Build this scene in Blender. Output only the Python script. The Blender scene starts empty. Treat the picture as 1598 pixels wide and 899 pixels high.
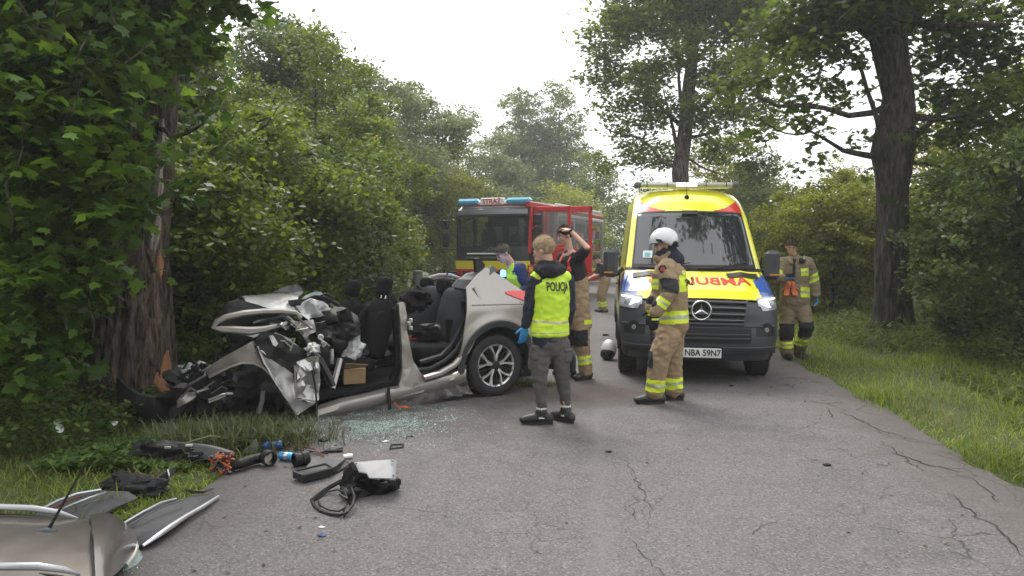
import bpy, bmesh, math, random
import numpy as np
from mathutils import Vector, Matrix, noise
from mathutils.bvhtree import BVHTree
random.seed(7); rng = np.random.default_rng(7)
S = bpy.context.scene; COL = S.collection
R_ = math.radians
# ------------------------------------------------------------------ camera
CAMH = 1.6; PITCH = R_(2.633); FPX = 1185.0
cam = bpy.data.cameras.new('camera'); camo = bpy.data.objects.new('camera', cam); COL.objects.link(camo)
camo.location = (0, 0, CAMH); camo.rotation_euler = (math.pi/2 - PITCH, 0, 0)
cam.sensor_width = 36; cam.lens = FPX/1598*36; cam.clip_end = 3000; cam.clip_start = .05
S.camera = camo
# ------------------------------------------------------------------ world, sun, exposure
w = bpy.data.worlds.new('World'); S.world = w; w.use_nodes = True
nt = w.node_tree; nt.nodes.clear()
SUN_EL, SUN_AZ = R_(52), R_(-20)          # azimuth measured from +Y (ahead), negative = left
sky = nt.nodes.new('ShaderNodeTexSky'); sky.sky_type = 'NISHITA'; sky.sun_disc = False
sky.sun_elevation = SUN_EL; sky.sun_rotation = SUN_AZ; sky.dust_density = 4; sky.air_density = 1.5
hsv = nt.nodes.new('ShaderNodeHueSaturation'); hsv.inputs['Saturation'].default_value = .25
tcw = nt.nodes.new('ShaderNodeTexCoord'); nzw = nt.nodes.new('ShaderNodeTexNoise')
nzw.inputs['Scale'].default_value = 2.2; nzw.inputs['Detail'].default_value = 4
rw = nt.nodes.new('ShaderNodeMapRange'); rw.inputs[1].default_value = .3; rw.inputs[2].default_value = .7
rw.inputs[3].default_value = .8; rw.inputs[4].default_value = .97
mx = nt.nodes.new('ShaderNodeMix'); mx.data_type = 'RGBA'; mx.inputs[7].default_value = (11.0, 11.1, 11.3, 1)
bg = nt.nodes.new('ShaderNodeBackground'); bg.inputs[1].default_value = .12
wo = nt.nodes.new('ShaderNodeOutputWorld')
nt.links.new(sky.outputs[0], hsv.inputs['Color']); nt.links.new(hsv.outputs[0], mx.inputs[6])
nt.links.new(tcw.outputs['Generated'], nzw.inputs['Vector']); nt.links.new(nzw.outputs[0], rw.inputs[0])
nt.links.new(rw.outputs[0], mx.inputs[0]); nt.links.new(mx.outputs[2], bg.inputs[0]); nt.links.new(bg.outputs[0], wo.inputs[0])
sun = bpy.data.lights.new('sun', 'SUN'); suno = bpy.data.objects.new('sun', sun); COL.objects.link(suno)
sun.energy = 2.0; sun.angle = R_(26); sun.color = (1, .95, .86)
sd = Vector((math.sin(SUN_AZ)*math.cos(SUN_EL), math.cos(SUN_AZ)*math.cos(SUN_EL), math.sin(SUN_EL)))
suno.rotation_euler = sd.to_track_quat('Z', 'Y').to_euler(); suno.location = sd*50
S.view_settings.view_transform = 'Standard'; S.view_settings.look = 'None'
S.view_settings.exposure = 0.52; S.view_settings.gamma = 1; S.view_settings.use_curve_mapping = False
S.render.resolution_x = 1024; S.render.resolution_y = 576
S.render.engine = 'CYCLES'
S.cycles.volume_bounces = 0; S.cycles.max_bounces = 6; S.cycles.diffuse_bounces = 3; S.cycles.transparent_max_bounces = 8
# ------------------------------------------------------------------ survey helpers: sight lines of the photograph met with real planes of the place
_F = Vector((0, math.cos(PITCH), -math.sin(PITCH))); _U = Vector((0, math.sin(PITCH), math.cos(PITCH))); _C = Vector((0, 0, CAMH))
def ray(px, py): return _F + Vector((1, 0, 0))*((px-799)/FPX) + _U*((449.5-py)/FPX)
def G(px, py, z=0.0):
    d = ray(px, py); return _C + d*((z-CAMH)/d.z)
def AT(px, py, Y):
    d = ray(px, py); return _C + d*(Y/d.y)
class Frame:
    """local axes of a vehicle: a = along, l = towards side, z up"""
    def __init__(s, O, a, l): s.O = Vector(O); s.a = Vector(a).normalized(); s.l = Vector(l).normalized()
    def mat(s): return Matrix(((s.a.x, s.l.x, 0, s.O.x), (s.a.y, s.l.y, 0, s.O.y), (0, 0, 1, s.O.z), (0, 0, 0, 1)))
    def side(s, px, py, l):        # local point where the sight line meets the plane l = const
        d = ray(px, py); t = ((s.O + s.l*l - _C).dot(s.l))/d.dot(s.l); p = _C + d*t - s.O
        return Vector((p.dot(s.a), l, p.z))
    def front(s, px, py, a):       # plane a = const
        d = ray(px, py); t = ((s.O + s.a*a - _C).dot(s.a))/d.dot(s.a); p = _C + d*t - s.O
        return Vector((a, p.dot(s.l), p.z))
# ------------------------------------------------------------------ objects
def tag(o, label=None, cat=None, group=None, kind=None):
    if label: o['label'] = label
    if cat: o['category'] = cat
    if group: o['group'] = group
    if kind: o['kind'] = kind
    return o
def thing(name, label, cat, loc=(0, 0, 0), rz=0, group=None, mat=None):
    o = bpy.data.objects.new(name, None); COL.objects.link(o); o.empty_display_size = .2
    if mat is not None: o.matrix_world = mat
    else: o.location = loc; o.rotation_euler = (0, 0, rz)
    return tag(o, label, cat, group)
def copy_tree(o, parent=None):
    c = o.copy(); COL.objects.link(c)
    if parent: c.parent = parent
    for ch in list(o.children): copy_tree(ch, c)
    return c
class MB:
    """collects shapes into one mesh"""
    def __init__(s): s.v = []; s.f = []; s.m = []
    def add(s, vs, fs, mi=0):
        n = len(s.v); s.v += [tuple(v) for v in vs]; s.f += [tuple(i+n for i in f) for f in fs]
        s.m += ([mi]*len(fs) if isinstance(mi, int) else list(mi)); return s
    def box(s, c, d, rot=None, mi=0, bev=0):
        x, y, z = d[0]/2, d[1]/2, d[2]/2; c = Vector(c)
        if bev:
            b = min(bev, x*.9, y*.9, z*.9); vs = []
            for sx in (-1, 1):
                for sy in (-1, 1):
                    for sz in (-1, 1):
                        vs += [Vector((sx*(x-b), sy*(y-b), sz*z)), Vector((sx*(x-b), sy*y, sz*(z-b))), Vector((sx*x, sy*(y-b), sz*(z-b)))]
            bm = bmesh.new()
            for v in vs: bm.verts.new(v)
            r = bmesh.ops.convex_hull(bm, input=bm.verts); bm.verts.index_update()
            vs = [v.co.copy() for v in bm.verts]; fs = [[v.index for v in f.verts] for f in bm.faces]; bm.free()
        else:
            vs = [Vector((a*x, b_*y, c_*z)) for a in (-1, 1) for b_ in (-1, 1) for c_ in (-1, 1)]
            fs = [(0,1,3,2), (4,6,7,5), (0,4,5,1), (2,3,7,6), (0,2,6,4), (1,5,7,3)]
        if rot is not None: vs = [rot @ v for v in vs]
        return s.add([v+c for v in vs], fs, mi)
    def tube(s, pts, r, n=8, caps=True, mi=0, side=None, r2=None, closed=False):
        """r: radius or list; r2: second radius for elliptical section, measured along 'side' x tangent"""
        pts = [Vector(p) for p in pts]; k = len(pts)
        rs = r if isinstance(r, (list, tuple)) else [r]*k
        r2s = rs if r2 is None else (r2 if isinstance(r2, (list, tuple)) else [r2]*k)
        vs = []; up = None
        for i in range(k):
            if closed: t = pts[(i+1) % k]-pts[i-1]
            else: t = pts[min(i+1, k-1)]-pts[max(i-1, 0)]
            if t.length < 1e-9: t = Vector((0, 0, 1))
            t.normalize()
            if side is not None: a = Vector(side)
            elif up is None: a = t.orthogonal()
            else: a = up
            a = a - t*a.dot(t)
            if a.length < 1e-4: a = t.orthogonal()
            a.normalize(); b = t.cross(a); up = a
            for j in range(n):
                th = 2*math.pi*(j+.5)/n
                vs.append(pts[i] + a*math.cos(th)*rs[i] + b*math.sin(th)*r2s[i])
        fs = []
        for i in range(k if closed else k-1):
            for j in range(n):
                p, q = i*n, ((i+1) % k)*n; fs.append((p+j, p+(j+1) % n, q+(j+1) % n, q+j))
        if caps and not closed:
            fs.append(tuple(range(n-1, -1, -1))); fs.append(tuple((k-1)*n+j for j in range(n)))
        return s.add(vs, fs, mi)
    def blob(s, pts, r, n=14, side=None, r2=None, mi=0, end=(1, 1)):
        """tube with rounded ends"""
        pts = [Vector(p) for p in pts]; k = len(pts)
        rs = list(r) if isinstance(r, (list, tuple)) else [r]*k
        r2s = list(rs) if r2 is None else (list(r2) if isinstance(r2, (list, tuple)) else [r2]*k)
        d0 = (pts[0]-pts[1]).normalized(); d1 = (pts[-1]-pts[-2]).normalized()
        P = []; A = []; B = []
        m0 = min(rs[0], r2s[0])*end[0]; m1 = min(rs[-1], r2s[-1])*end[1]
        for h in (.98, .8, .5): P.append(pts[0]+d0*m0*h); q = math.sqrt(1-h*h); A.append(rs[0]*q); B.append(r2s[0]*q)
        P += pts; A += rs; B += r2s
        for h in (.5, .8, .98): P.append(pts[-1]+d1*m1*h); q = math.sqrt(1-h*h); A.append(rs[-1]*q); B.append(r2s[-1]*q)
        return s.tube(P, A, n, True, mi, side, B)
    def ell(s, c, r, rot=None, n=12, m=8, mi=0):
        vs = [Vector((0, 0, -r[2]))]; c = Vector(c)
        for i in range(1, m):
            ph = -math.pi/2+math.pi*i/m
            for j in range(n):
                th = 2*math.pi*j/n; vs.append(Vector((r[0]*math.cos(ph)*math.cos(th), r[1]*math.cos(ph)*math.sin(th), r[2]*math.sin(ph))))
        vs.append(Vector((0, 0, r[2]))); fs = []
        for j in range(n): fs.append((0, 1+(j+1) % n, 1+j))
        for i in range(m-2):
            for j in range(n):
                a = 1+i*n; fs.append((a+j, a+(j+1) % n, a+n+(j+1) % n, a+n+j))
        L = len(vs)-1; a = 1+(m-2)*n
        for j in range(n): fs.append((a+j, a+(j+1) % n, L))
        if rot is not None: vs = [rot @ v for v in vs]
        return s.add([v+c for v in vs], fs, mi)
    def lathe(s, prof, n=32, c=(0, 0, 0), axis='y', mi=0, closed=True, rot=None):
        """prof: list of (radius, offset along axis)"""
        vs = []; c = Vector(c)
        for r, h in prof:
            for j in range(n):
                th = 2*math.pi*j/n; a, b = r*math.cos(th), r*math.sin(th)
                v = {'y': Vector((a, h, b)), 'z': Vector((a, b, h)), 'x': Vector((h, a, b))}[axis]
                vs.append(v)
        fs = []; k = len(prof)
        for i in range(k-1):
            for j in range(n): fs.append((i*n+j, i*n+(j+1) % n, (i+1)*n+(j+1) % n, (i+1)*n+j))
        if closed: fs.append(tuple(range(n))); fs.append(tuple((k-1)*n+j for j in reversed(range(n))))
        if rot is not None: vs = [rot @ v for v in vs]
        return s.add([v+c for v in vs], fs, mi)
    def prism(s, outl, off, mi=0):
        """outline polygon (3D points) extruded by vector off"""
        o = [Vector(p) for p in outl]; off = Vector(off); n = len(o)
        return s.add(o+[p+off for p in o], [tuple(range(n-1, -1, -1)), tuple(range(n, 2*n))]+[(i, (i+1) % n, n+(i+1) % n, n+i) for i in range(n)], mi)
    def grid(s, rows, mi=0, thick=None, flip=False):
        """rows of points; mi int or function(i,j)"""
        nr, nc = len(rows), len(rows[0]); vs = [p for r in rows for p in r]
        fs = []; ms = []
        for i in range(nr-1):
            for j in range(nc-1):
                q = (i*nc+j, i*nc+j+1, (i+1)*nc+j+1, (i+1)*nc+j)
                fs.append(q[::-1] if flip else q); ms.append(mi(i, j) if callable(mi) else mi)
        if thick is not None:
            th = Vector(thick) if not isinstance(thick, (int, float)) else None
            V = [Vector(v) for v in vs]; N = []
            for i in range(nr):
                for j in range(nc):
                    a = V[i*nc+min(j+1, nc-1)]-V[i*nc+max(j-1, 0)]; b = V[min(i+1, nr-1)*nc+j]-V[max(i-1, 0)*nc+j]
                    nn = a.cross(b); nn = nn.normalized() if nn.length > 1e-9 else Vector((0, 0, 1)); N.append(nn)
            n0 = len(V); V2 = [V[i] + (th if th is not None else N[i]*thick) for i in range(n0)]
            fs2 = [tuple(n0+k for k in f[::-1]) for f in fs]; ms2 = list(ms)
            bd = [(j, j+1) for j in range(nc-1)] + [((nr-1)*nc+j+1, (nr-1)*nc+j) for j in range(nc-1)] + [((i+1)*nc, i*nc) for i in range(nr-1)] + [(i*nc+nc-1, (i+1)*nc+nc-1) for i in range(nr-1)]
            m0 = ms[0]
            fs3 = [(b, a, a+n0, b+n0) for a, b in bd]
            vs = V+V2; fs = fs+fs2+fs3; ms = ms+ms2+[m0]*len(fs3)
        n = len(s.v); s.v += [tuple(v) for v in vs]; s.f += [tuple(i+n for i in f) for f in fs]; s.m += ms; return s
    def build(s, name, mats, parent=None, smooth=30, local=None):
        me = bpy.data.meshes.new(name); me.from_pydata(s.v, [], s.f)
        mats = mats if isinstance(mats, (list, tuple)) else [mats]
        for m in mats: me.materials.append(m)
        if len(mats) > 1: me.polygons.foreach_set('material_index', s.m)
        me.validate(); me.update()
        o = bpy.data.objects.new(name, me); COL.objects.link(o)
        if parent: o.parent = parent
        if smooth:
            me.polygons.foreach_set('use_smooth', [True]*len(me.polygons)); me.set_sharp_from_angle(angle=R_(smooth))
        return o
def bil(p00, p10, p11, p01, nu, nv, f=None):
    """bilinear patch rows, f(u,v)->offset vector"""
    P = [Vector(p) for p in (p00, p10, p11, p01)]; rows = []
    for i in range(nv+1):
        v = i/nv; r = []
        for j in range(nu+1):
            u = j/nu; q = (P[0]*(1-u)+P[1]*u)*(1-v) + (P[3]*(1-u)+P[2]*u)*v
            if f: q = q + Vector(f(u, v))
            r.append(q)
        rows.append(r)
    return rows
def fbm(p, sc=1.0, oc=3):
    return noise.fractal(Vector(p)*sc, 1.0, 2.0, oc)
def nvec(p, sc=1.0):
    p = Vector(p)*sc; return noise.noise_vector(p)
# ------------------------------------------------------------------ materials
MATS = {}
def mat(name, col, rough=.6, metal=0, var=.0, vscale=6, bump=0, bscale=40, coat=0, col2=None, emit=None, estr=1, spec=.5, alpha=None, trans=0, bdist=.02, dirt=None, island=0, aniso=None):
    if name in MATS: return MATS[name]
    m = bpy.data.materials.new(name); m.use_nodes = True; n = m.node_tree.nodes; l = m.node_tree.links
    b = n['Principled BSDF']; b.inputs['Roughness'].default_value = rough; b.inputs['Metallic'].default_value = metal
    b.inputs['Specular IOR Level'].default_value = spec; b.inputs['Coat Weight'].default_value = coat; b.inputs['Coat Roughness'].default_value = .08
    b.inputs['Base Color'].default_value = (*col, 1)
    tc = n.new('ShaderNodeTexCoord')
    def nz(scale, detail=5, rough_=.6):
        x = n.new('ShaderNodeTexNoise'); x.inputs['Scale'].default_value = scale; x.inputs['Detail'].default_value = detail
        x.inputs['Roughness'].default_value = rough_; l.new(tc.outputs['Object'], x.inputs['Vector']); return x
    last = None
    if var or col2:
        x = nz(vscale); r = n.new('ShaderNodeMapRange'); r.inputs[1].default_value = .3; r.inputs[2].default_value = .7
        l.new(x.outputs[0], r.inputs[0]); mxn = n.new('ShaderNodeMix'); mxn.data_type = 'RGBA'
        c2 = col2 if col2 else tuple(min(1, c*(1+var)) for c in col); c1 = col if col2 else tuple(c*(1-var) for c in col)
        mxn.inputs[6].default_value = (*c1, 1); mxn.inputs[7].default_value = (*c2, 1); l.new(r.outputs[0], mxn.inputs[0]); last = mxn.outputs[2]
        rr = n.new('ShaderNodeMapRange'); rr.inputs[3].default_value = max(.03, rough-.12*(.5+rough)); rr.inputs[4].default_value = min(1, rough+.12)
        l.new(x.outputs[0], rr.inputs[0]); l.new(rr.outputs[0], b.inputs['Roughness'])
    if dirt:
        x = nz(dirt[1], 8, .7); r = n.new('ShaderNodeMapRange'); r.inputs[1].default_value = dirt[2]; r.inputs[2].default_value = dirt[2]+.18
        l.new(x.outputs[0], r.inputs[0]); mxn = n.new('ShaderNodeMix'); mxn.data_type = 'RGBA'
        if last: l.new(last, mxn.inputs[6])
        else: mxn.inputs[6].default_value = (*col, 1)
        mxn.inputs[7].default_value = (*dirt[0], 1); l.new(r.outputs[0], mxn.inputs[0]); last = mxn.outputs[2]
    if last: l.new(last, b.inputs['Base Color'])
    if bump:
        x = nz(bscale, 4); bp = n.new('ShaderNodeBump'); bp.inputs['Strength'].default_value = bump; bp.inputs['Distance'].default_value = bdist
        l.new(x.outputs[0], bp.inputs['Height']); l.new(bp.outputs[0], b.inputs['Normal'])
    if emit: b.inputs['Emission Color'].default_value = (*emit, 1); b.inputs['Emission Strength'].default_value = estr
    if trans: b.inputs['Transmission Weight'].default_value = trans; b.inputs['IOR'].default_value = 1.05 if trans > .9 else 1.45
    if alpha is not None: b.inputs['Alpha'].default_value = alpha
    MATS[name] = m; return m
def leafmat(name, c1, c2, tr=.35, rough=.45):
    m = bpy.data.materials.new(name); m.use_nodes = True; n = m.node_tree.nodes; l = m.node_tree.links
    b = n['Principled BSDF']; out = n['Material Output']; g = n.new('ShaderNodeNewGeometry'); cr = n.new('ShaderNodeValToRGB')
    e = cr.color_ramp.elements; e[0].color = (*c1, 1); e[1].color = (*c2, 1); e[1].position = .9
    k = e.new(.6); k.color = (*[a*.6+b_*.4 for a, b_ in zip(c1, c2)], 1)
    l.new(g.outputs['Random Per Island'], cr.inputs[0])
    tc = n.new('ShaderNodeTexCoord'); nz = n.new('ShaderNodeTexNoise'); nz.inputs['Scale'].default_value = .7; l.new(tc.outputs['Object'], nz.inputs['Vector'])
    mr = n.new('ShaderNodeMapRange'); mr.inputs[1].default_value = .3; mr.inputs[2].default_value = .7; mr.inputs[3].default_value = .7; mr.inputs[4].default_value = 1.3
    l.new(nz.outputs[0], mr.inputs[0]); hs = n.new('ShaderNodeHueSaturation'); l.new(mr.outputs[0], hs.inputs['Value']); l.new(cr.outputs[0], hs.inputs['Color'])
    l.new(hs.outputs[0], b.inputs['Base Color']); b.inputs['Roughness'].default_value = rough; b.inputs['Specular IOR Level'].default_value = .4
    t = n.new('ShaderNodeBsdfTranslucent'); hs2 = n.new('ShaderNodeHueSaturation'); hs2.inputs['Value'].default_value = 1.6; hs2.inputs['Hue'].default_value = .485
    hs2.inputs['Saturation'].default_value = 1.1
    l.new(hs.outputs[0], hs2.inputs['Color']); l.new(hs2.outputs[0], t.inputs[0])
    mxs = n.new('ShaderNodeMixShader'); mxs.inputs[0].default_value = tr; l.new(b.outputs[0], mxs.inputs[1]); l.new(t.outputs[0], mxs.inputs[2]); l.new(mxs.outputs[0], out.inputs[0])
    MATS[name] = m; return m
# ------------------------------------------------------------------ leaves
MAPLE = np.array([(0,-.5), (.16,-.28), (.46,-.34), (.34,-.12), (.52,.10), (.26,.12), (.20,.30), (0,.55), (-.20,.30), (-.26,.12), (-.52,.10), (-.34,-.12), (-.46,-.34), (-.16,-.28)])
KITE = np.array([(0,-.5), (.30,.02), (0,.5), (-.30,.02)])
HEX = np.array([(0,-.5), (.28,-.2), (.24,.2), (0,.5), (-.24,.2), (-.28,-.2)])
SLIM = np.array([(0,-.7), (.13,0), (0,.7), (-.13,0)])
def leaf_mesh(name, pos, size, tmpl, tilt=.7, droop=0, seed=0, normals=None):
    r = np.random.default_rng(seed); N = len(pos); k = len(tmpl)
    n = np.stack([r.normal(0, tilt, N), r.normal(0, tilt, N), np.ones(N)], 1)
    if normals is not None: n += normals
    n /= np.linalg.norm(n, axis=1)[:, None]
    a = r.normal(0, 1, (N, 3)); a -= n*(a*n).sum(1)[:, None]; a /= np.linalg.norm(a, axis=1)[:, None]
    if droop: a[:, 2] -= droop; a -= n*(a*n).sum(1)[:, None]; a /= np.linalg.norm(a, axis=1)[:, None]
    b = np.cross(n, a)
    s = size*r.uniform(.6, 1.25, N)
    bend = (tmpl[:, 0]**2)*.9 + np.abs(tmpl[:, 1])*.12
    v = pos[:, None, :] + s[:, None, None]*(tmpl[None, :, 1, None]*a[:, None, :] + tmpl[None, :, 0, None]*b[:, None, :] - bend[None, :, None]*n[:, None, :]*.6)
    me = bpy.data.meshes.new(name); me.vertices.add(N*k); me.vertices.foreach_set('co', v.reshape(-1).astype(np.float32))
    me.loops.add(N*k); me.loops.foreach_set('vertex_index', np.arange(N*k, dtype=np.int32))
    me.polygons.add(N); me.polygons.foreach_set('loop_start', np.arange(0, N*k, k, dtype=np.int32)); me.polygons.foreach_set('loop_total', np.full(N, k, dtype=np.int32))
    me.update(calc_edges=True); return me
def crown_points(blobs, n, seed=0, clump=26, spread=.2, flat=.75, shell=.45):
    """blobs: (x,y,z,r[,rz]) -> leaf positions gathered in uneven clumps"""
    r = np.random.default_rng(seed); B = np.array([(*b, b[3]*flat) if len(b) == 4 else b for b in blobs], float)
    p = B[:, 3]**2; p /= p.sum(); cen = []; rad = []
    for b, q in zip(B, p):
        k = max(4, int(clump*(b[3]**1.3)))
        d = r.normal(size=(k, 3)); d /= np.linalg.norm(d, axis=1)[:, None]
        rr = shell+(1-shell)*r.random(k)**.6
        c = b[:3]+d*rr[:, None]*np.array([b[3], b[3], b[4]]); cen.append(c); rad.append(np.full(k, b[3]*spread)*r.uniform(.6, 1.5, k)*(q*len(p))**0)
    cen = np.concatenate(cen); rad = np.concatenate(rad)
    w_ = rad**2; w_ /= w_.sum(); ix = r.choice(len(cen), n, p=w_)
    off = r.normal(size=(n, 3))*np.array([1, 1, .5])*rad[ix][:, None]
    return cen[ix]+off, cen
def leaves_obj(name, pos, size, tmpl, m, parent=None, kind='stuff', seed=0, **k):
    me = leaf_mesh(name, pos, size, tmpl, seed=seed, **k); me.materials.append(m)
    o = bpy.data.objects.new(name, me); COL.objects.link(o); o.parent = parent
    if kind: o['kind'] = kind
    return o
# =================================================================== SETTING: road and ground
RD = Vector((0.1156, 1, 0)).normalized(); RX = Vector((RD.y, -RD.x, 0))      # along the road, across to the right
RL0 = Vector((-2.1, 5.5, 0))                                                 # a point of the left edge
RW = 5.62
def road(u, v, z=0): return RL0 + RD*v + RX*u + Vector((0, 0, z))
def road_uv(x, y):
    p = Vector((x, y, 0))-RL0; return p.dot(RX), p.dot(RD)
def ground_h(x, y):
    u, v = road_uv(x, y); d = -u if u < 0 else (u-RW if u > RW else 0)
    if d <= 0: return -.06
    h = .05*fbm((x, y, 3), .35) + .02*fbm((x, y, 9), 1.4)
    k = min(1, d/.8)
    if u > RW: return -.015 + k*(.03 + h) + .10*min(1, max(0, d-1)/4)
    return -.02 + k*h - .10*math.exp(-((d-2.2)/1.2)**2) + .1*min(1, max(0, d-3)/3)
def soil_mat():
    m = mat('earth_and_short_grass', (.035, .05, .014), .95, col2=(.075, .095, .025), vscale=3.5, bump=.8, bscale=14, bdist=.05, dirt=((.06, .045, .028), 1.3, .55)); return m
def axis_pts(a, b, near, far):
    out = [a]; 
    while out[-1] < b:
        d = abs(out[-1]); out.append(out[-1] + (near if d < 14 else (near*3 if d < 35 else far)))
    return out
xs = axis_pts(-400, 400, .35, 15); ys = axis_pts(-400, 500, .35, 15)
mb = MB(); mb.grid([[(x, y, ground_h(x, y)) for x in xs] for y in ys])
tag(mb.build('ground', soil_mat(), smooth=180), kind='structure')
def road_mat():
    m = bpy.data.materials.new('worn_asphalt'); m.use_nodes = True; n = m.node_tree.nodes; l = m.node_tree.links; b = n['Principled BSDF']
    tc = n.new('ShaderNodeTexCoord')
    def N(t, **k):
        x = n.new(t)
        for a, v in k.items(): setattr(x, a, v)
        return x
    def noise_(sc, det=5, src=None):
        x = N('ShaderNodeTexNoise'); x.inputs['Scale'].default_value = sc; x.inputs['Detail'].default_value = det; l.new(src or tc.outputs['Object'], x.inputs['Vector']); return x.outputs[0]
    def rng_(s, a, b_, c=0, d=1):
        x = N('ShaderNodeMapRange'); x.clamp = True
        for i, v in enumerate((a, b_, c, d)): x.inputs[i+1].default_value = v
        l.new(s, x.inputs[0]); return x.outputs[0]
    def mixc(f, A, B):
        x = N('ShaderNodeMix', data_type='RGBA'); l.new(f, x.inputs[0])
        for i, c in ((6, A), (7, B)):
            if isinstance(c, tuple): x.inputs[i].default_value = (*c, 1)
            else: l.new(c, x.inputs[i])
        return x.outputs[2]
    def math_(op, a, b_):
        x = N('ShaderNodeMath', operation=op)
        for i, c in enumerate((a, b_)):
            if isinstance(c, (int, float)): x.inputs[i].default_value = c
            else: l.new(c, x.inputs[i])
        return x.outputs[0]
    base = mixc(rng_(noise_(.45, 4), .35, .65), (.092, .085, .086), (.125, .117, .117))
    base = mixc(rng_(noise_(3.5, 5), .35, .7), base, (.140, .129, .127))
    vo = N('ShaderNodeTexVoronoi'); vo.inputs['Scale'].default_value = 95; l.new(tc.outputs['Object'], vo.inputs['Vector'])
    sepc = N('ShaderNodeSeparateColor'); l.new(vo.outputs['Color'], sepc.inputs[0])
    base = mixc(rng_(sepc.outputs[0], .62, 1, 0, .75), base, (.24, .23, .225))
    base = mixc(rng_(sepc.outputs[1], .70, 1, 0, .8), base, (.055, .05, .05))
    # lanes: object x across the road
    sx = N('ShaderNodeSeparateXYZ'); l.new(tc.outputs['Object'], sx.inputs[0]); X = sx.outputs[0]; Yv = sx.outputs[1]
    wob = math_('ADD', X, math_('MULTIPLY', math_('SUBTRACT', noise_(1.2, 3), .5), .25))
    seam = rng_(math_('ABSOLUTE', math_('SUBTRACT', wob, 2.72), 0), 0, .09, .45, 0)
    base = mixc(seam, base, (.16, .15, .148))
    edge = math_('MULTIPLY', rng_(math_('ADD', X, math_('MULTIPLY', math_('SUBTRACT', noise_(1.6, 5), .5), 2.4)), 4.5, 5.4), .6)
    base = mixc(edge, base, (.105, .088, .080))
    ledge = math_('MULTIPLY', rng_(math_('ADD', X, math_('MULTIPLY', math_('SUBTRACT', noise_(1.6, 5), .5), 1.2)), .9, .1), .7)
    base = mixc(ledge, base, (.10, .088, .08))
    # fine crazing along the right edge and patchily in the lane
    mp = N('ShaderNodeMapping'); l.new(tc.outputs['Object'], mp.inputs[0]); mp.inputs['Scale'].default_value = (1, .8, 1)
    dist = N('ShaderNodeMix', data_type='RGBA'); dist.inputs[0].default_value = .22; l.new(mp.outputs[0], dist.inputs[6])
    nc = N('ShaderNodeTexNoise'); nc.inputs['Scale'].default_value = 3; nc.inputs['Detail'].default_value = 5; l.new(tc.outputs['Object'], nc.inputs['Vector']); l.new(nc.outputs['Color'], dist.inputs[7])
    ve = N('ShaderNodeTexVoronoi', feature='DISTANCE_TO_EDGE'); ve.inputs['Scale'].default_value = 3.2; l.new(dist.outputs[2], ve.inputs['Vector'])
    crk = rng_(ve.outputs[0], 0, .016, 1, 0)
    msk = math_('MAXIMUM', math_('MULTIPLY', rng_(X, 3.9, 4.6), rng_(noise_(.9, 3), .44, .56)), math_('MULTIPLY', rng_(noise_(.55, 3), .56, .66), .55))
    crack = math_('MULTIPLY', crk, msk)
    base = mixc(crack, base, (.035, .03, .028))
    # brown mud tracked behind the wreck and under the rescuers
    def spot(cx, cy, rx, ry):
        a = math_('DIVIDE', math_('SUBTRACT', X, cx), rx); b_ = math_('DIVIDE', math_('SUBTRACT', Yv, cy), ry)
        return math_('ADD', math_('MULTIPLY', a, a), math_('MULTIPLY', b_, b_))
    cu, cv = road_uv(*G(885, 612).xy)
    d_ = math_('ADD', spot(cu, cv, 1.5, 1.0), math_('MULTIPLY', math_('SUBTRACT', noise_(2.5, 6), .5), 2.2))
    base = mixc(rng_(d_, .2, 1.3, .6, 0), base, (.078, .055, .046))
    cu, cv = road_uv(*G(640, 655).xy)
    d_ = math_('ADD', spot(cu, cv, 1.6, .8), math_('MULTIPLY', math_('SUBTRACT', noise_(3, 6), .5), 2.0))
    base = mixc(rng_(d_, .2, 1.3, .75, 0), base, (.07, .06, .055))
    vd = N('ShaderNodeTexVoronoi'); vd.inputs['Scale'].default_value = 5.5; l.new(tc.outputs['Object'], vd.inputs['Vector'])
    speck = rng_(vd.outputs[0], .035, .07, 1, 0)
    base = mixc(math_('MULTIPLY', speck, .8), base, (.04, .034, .03))
    l.new(base, b.inputs['Base Color']); b.inputs['Roughness'].default_value = .82; b.inputs['Specular IOR Level'].default_value = .35
    bp = N('ShaderNodeBump'); bp.inputs['Strength'].default_value = .55; bp.inputs['Distance'].default_value = .006
    h = math_('SUBTRACT', vo.outputs[0], math_('MULTIPLY', crack, 2)); l.new(h, bp.inputs['Height']); l.new(bp.outputs[0], b.inputs['Normal'])
    return m
mb = MB(); rows = []
vv = [-12+.16*i for i in range(250)] + [28+3*i for i in range(45)]
for v in vv:
    el = .16*fbm((v, 1.3, 0), .9, 4) + (.07*fbm((v, 8, 1), 4, 2)); er = RW + .14*fbm((v, 7.7, 0), .8, 4)+.07*fbm((v, 3, 5), 4, 2)
    us = [el-.05, el, .5, 1.4, 2.7, 4.0, 5.0, er, er+.05]
    rows.append([(u, v, (-.07 if k in (0, 8) else .0)) for k, u in enumerate(us)])
mb.grid(rows, flip=True)
ro = mb.build('road', road_mat(), smooth=60); tag(ro, kind='structure')
ro.matrix_world = Matrix(((RX.x, RD.x, 0, RL0.x), (RX.y, RD.y, 0, RL0.y), (0, 0, 1, 0), (0, 0, 0, 1)))
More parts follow.
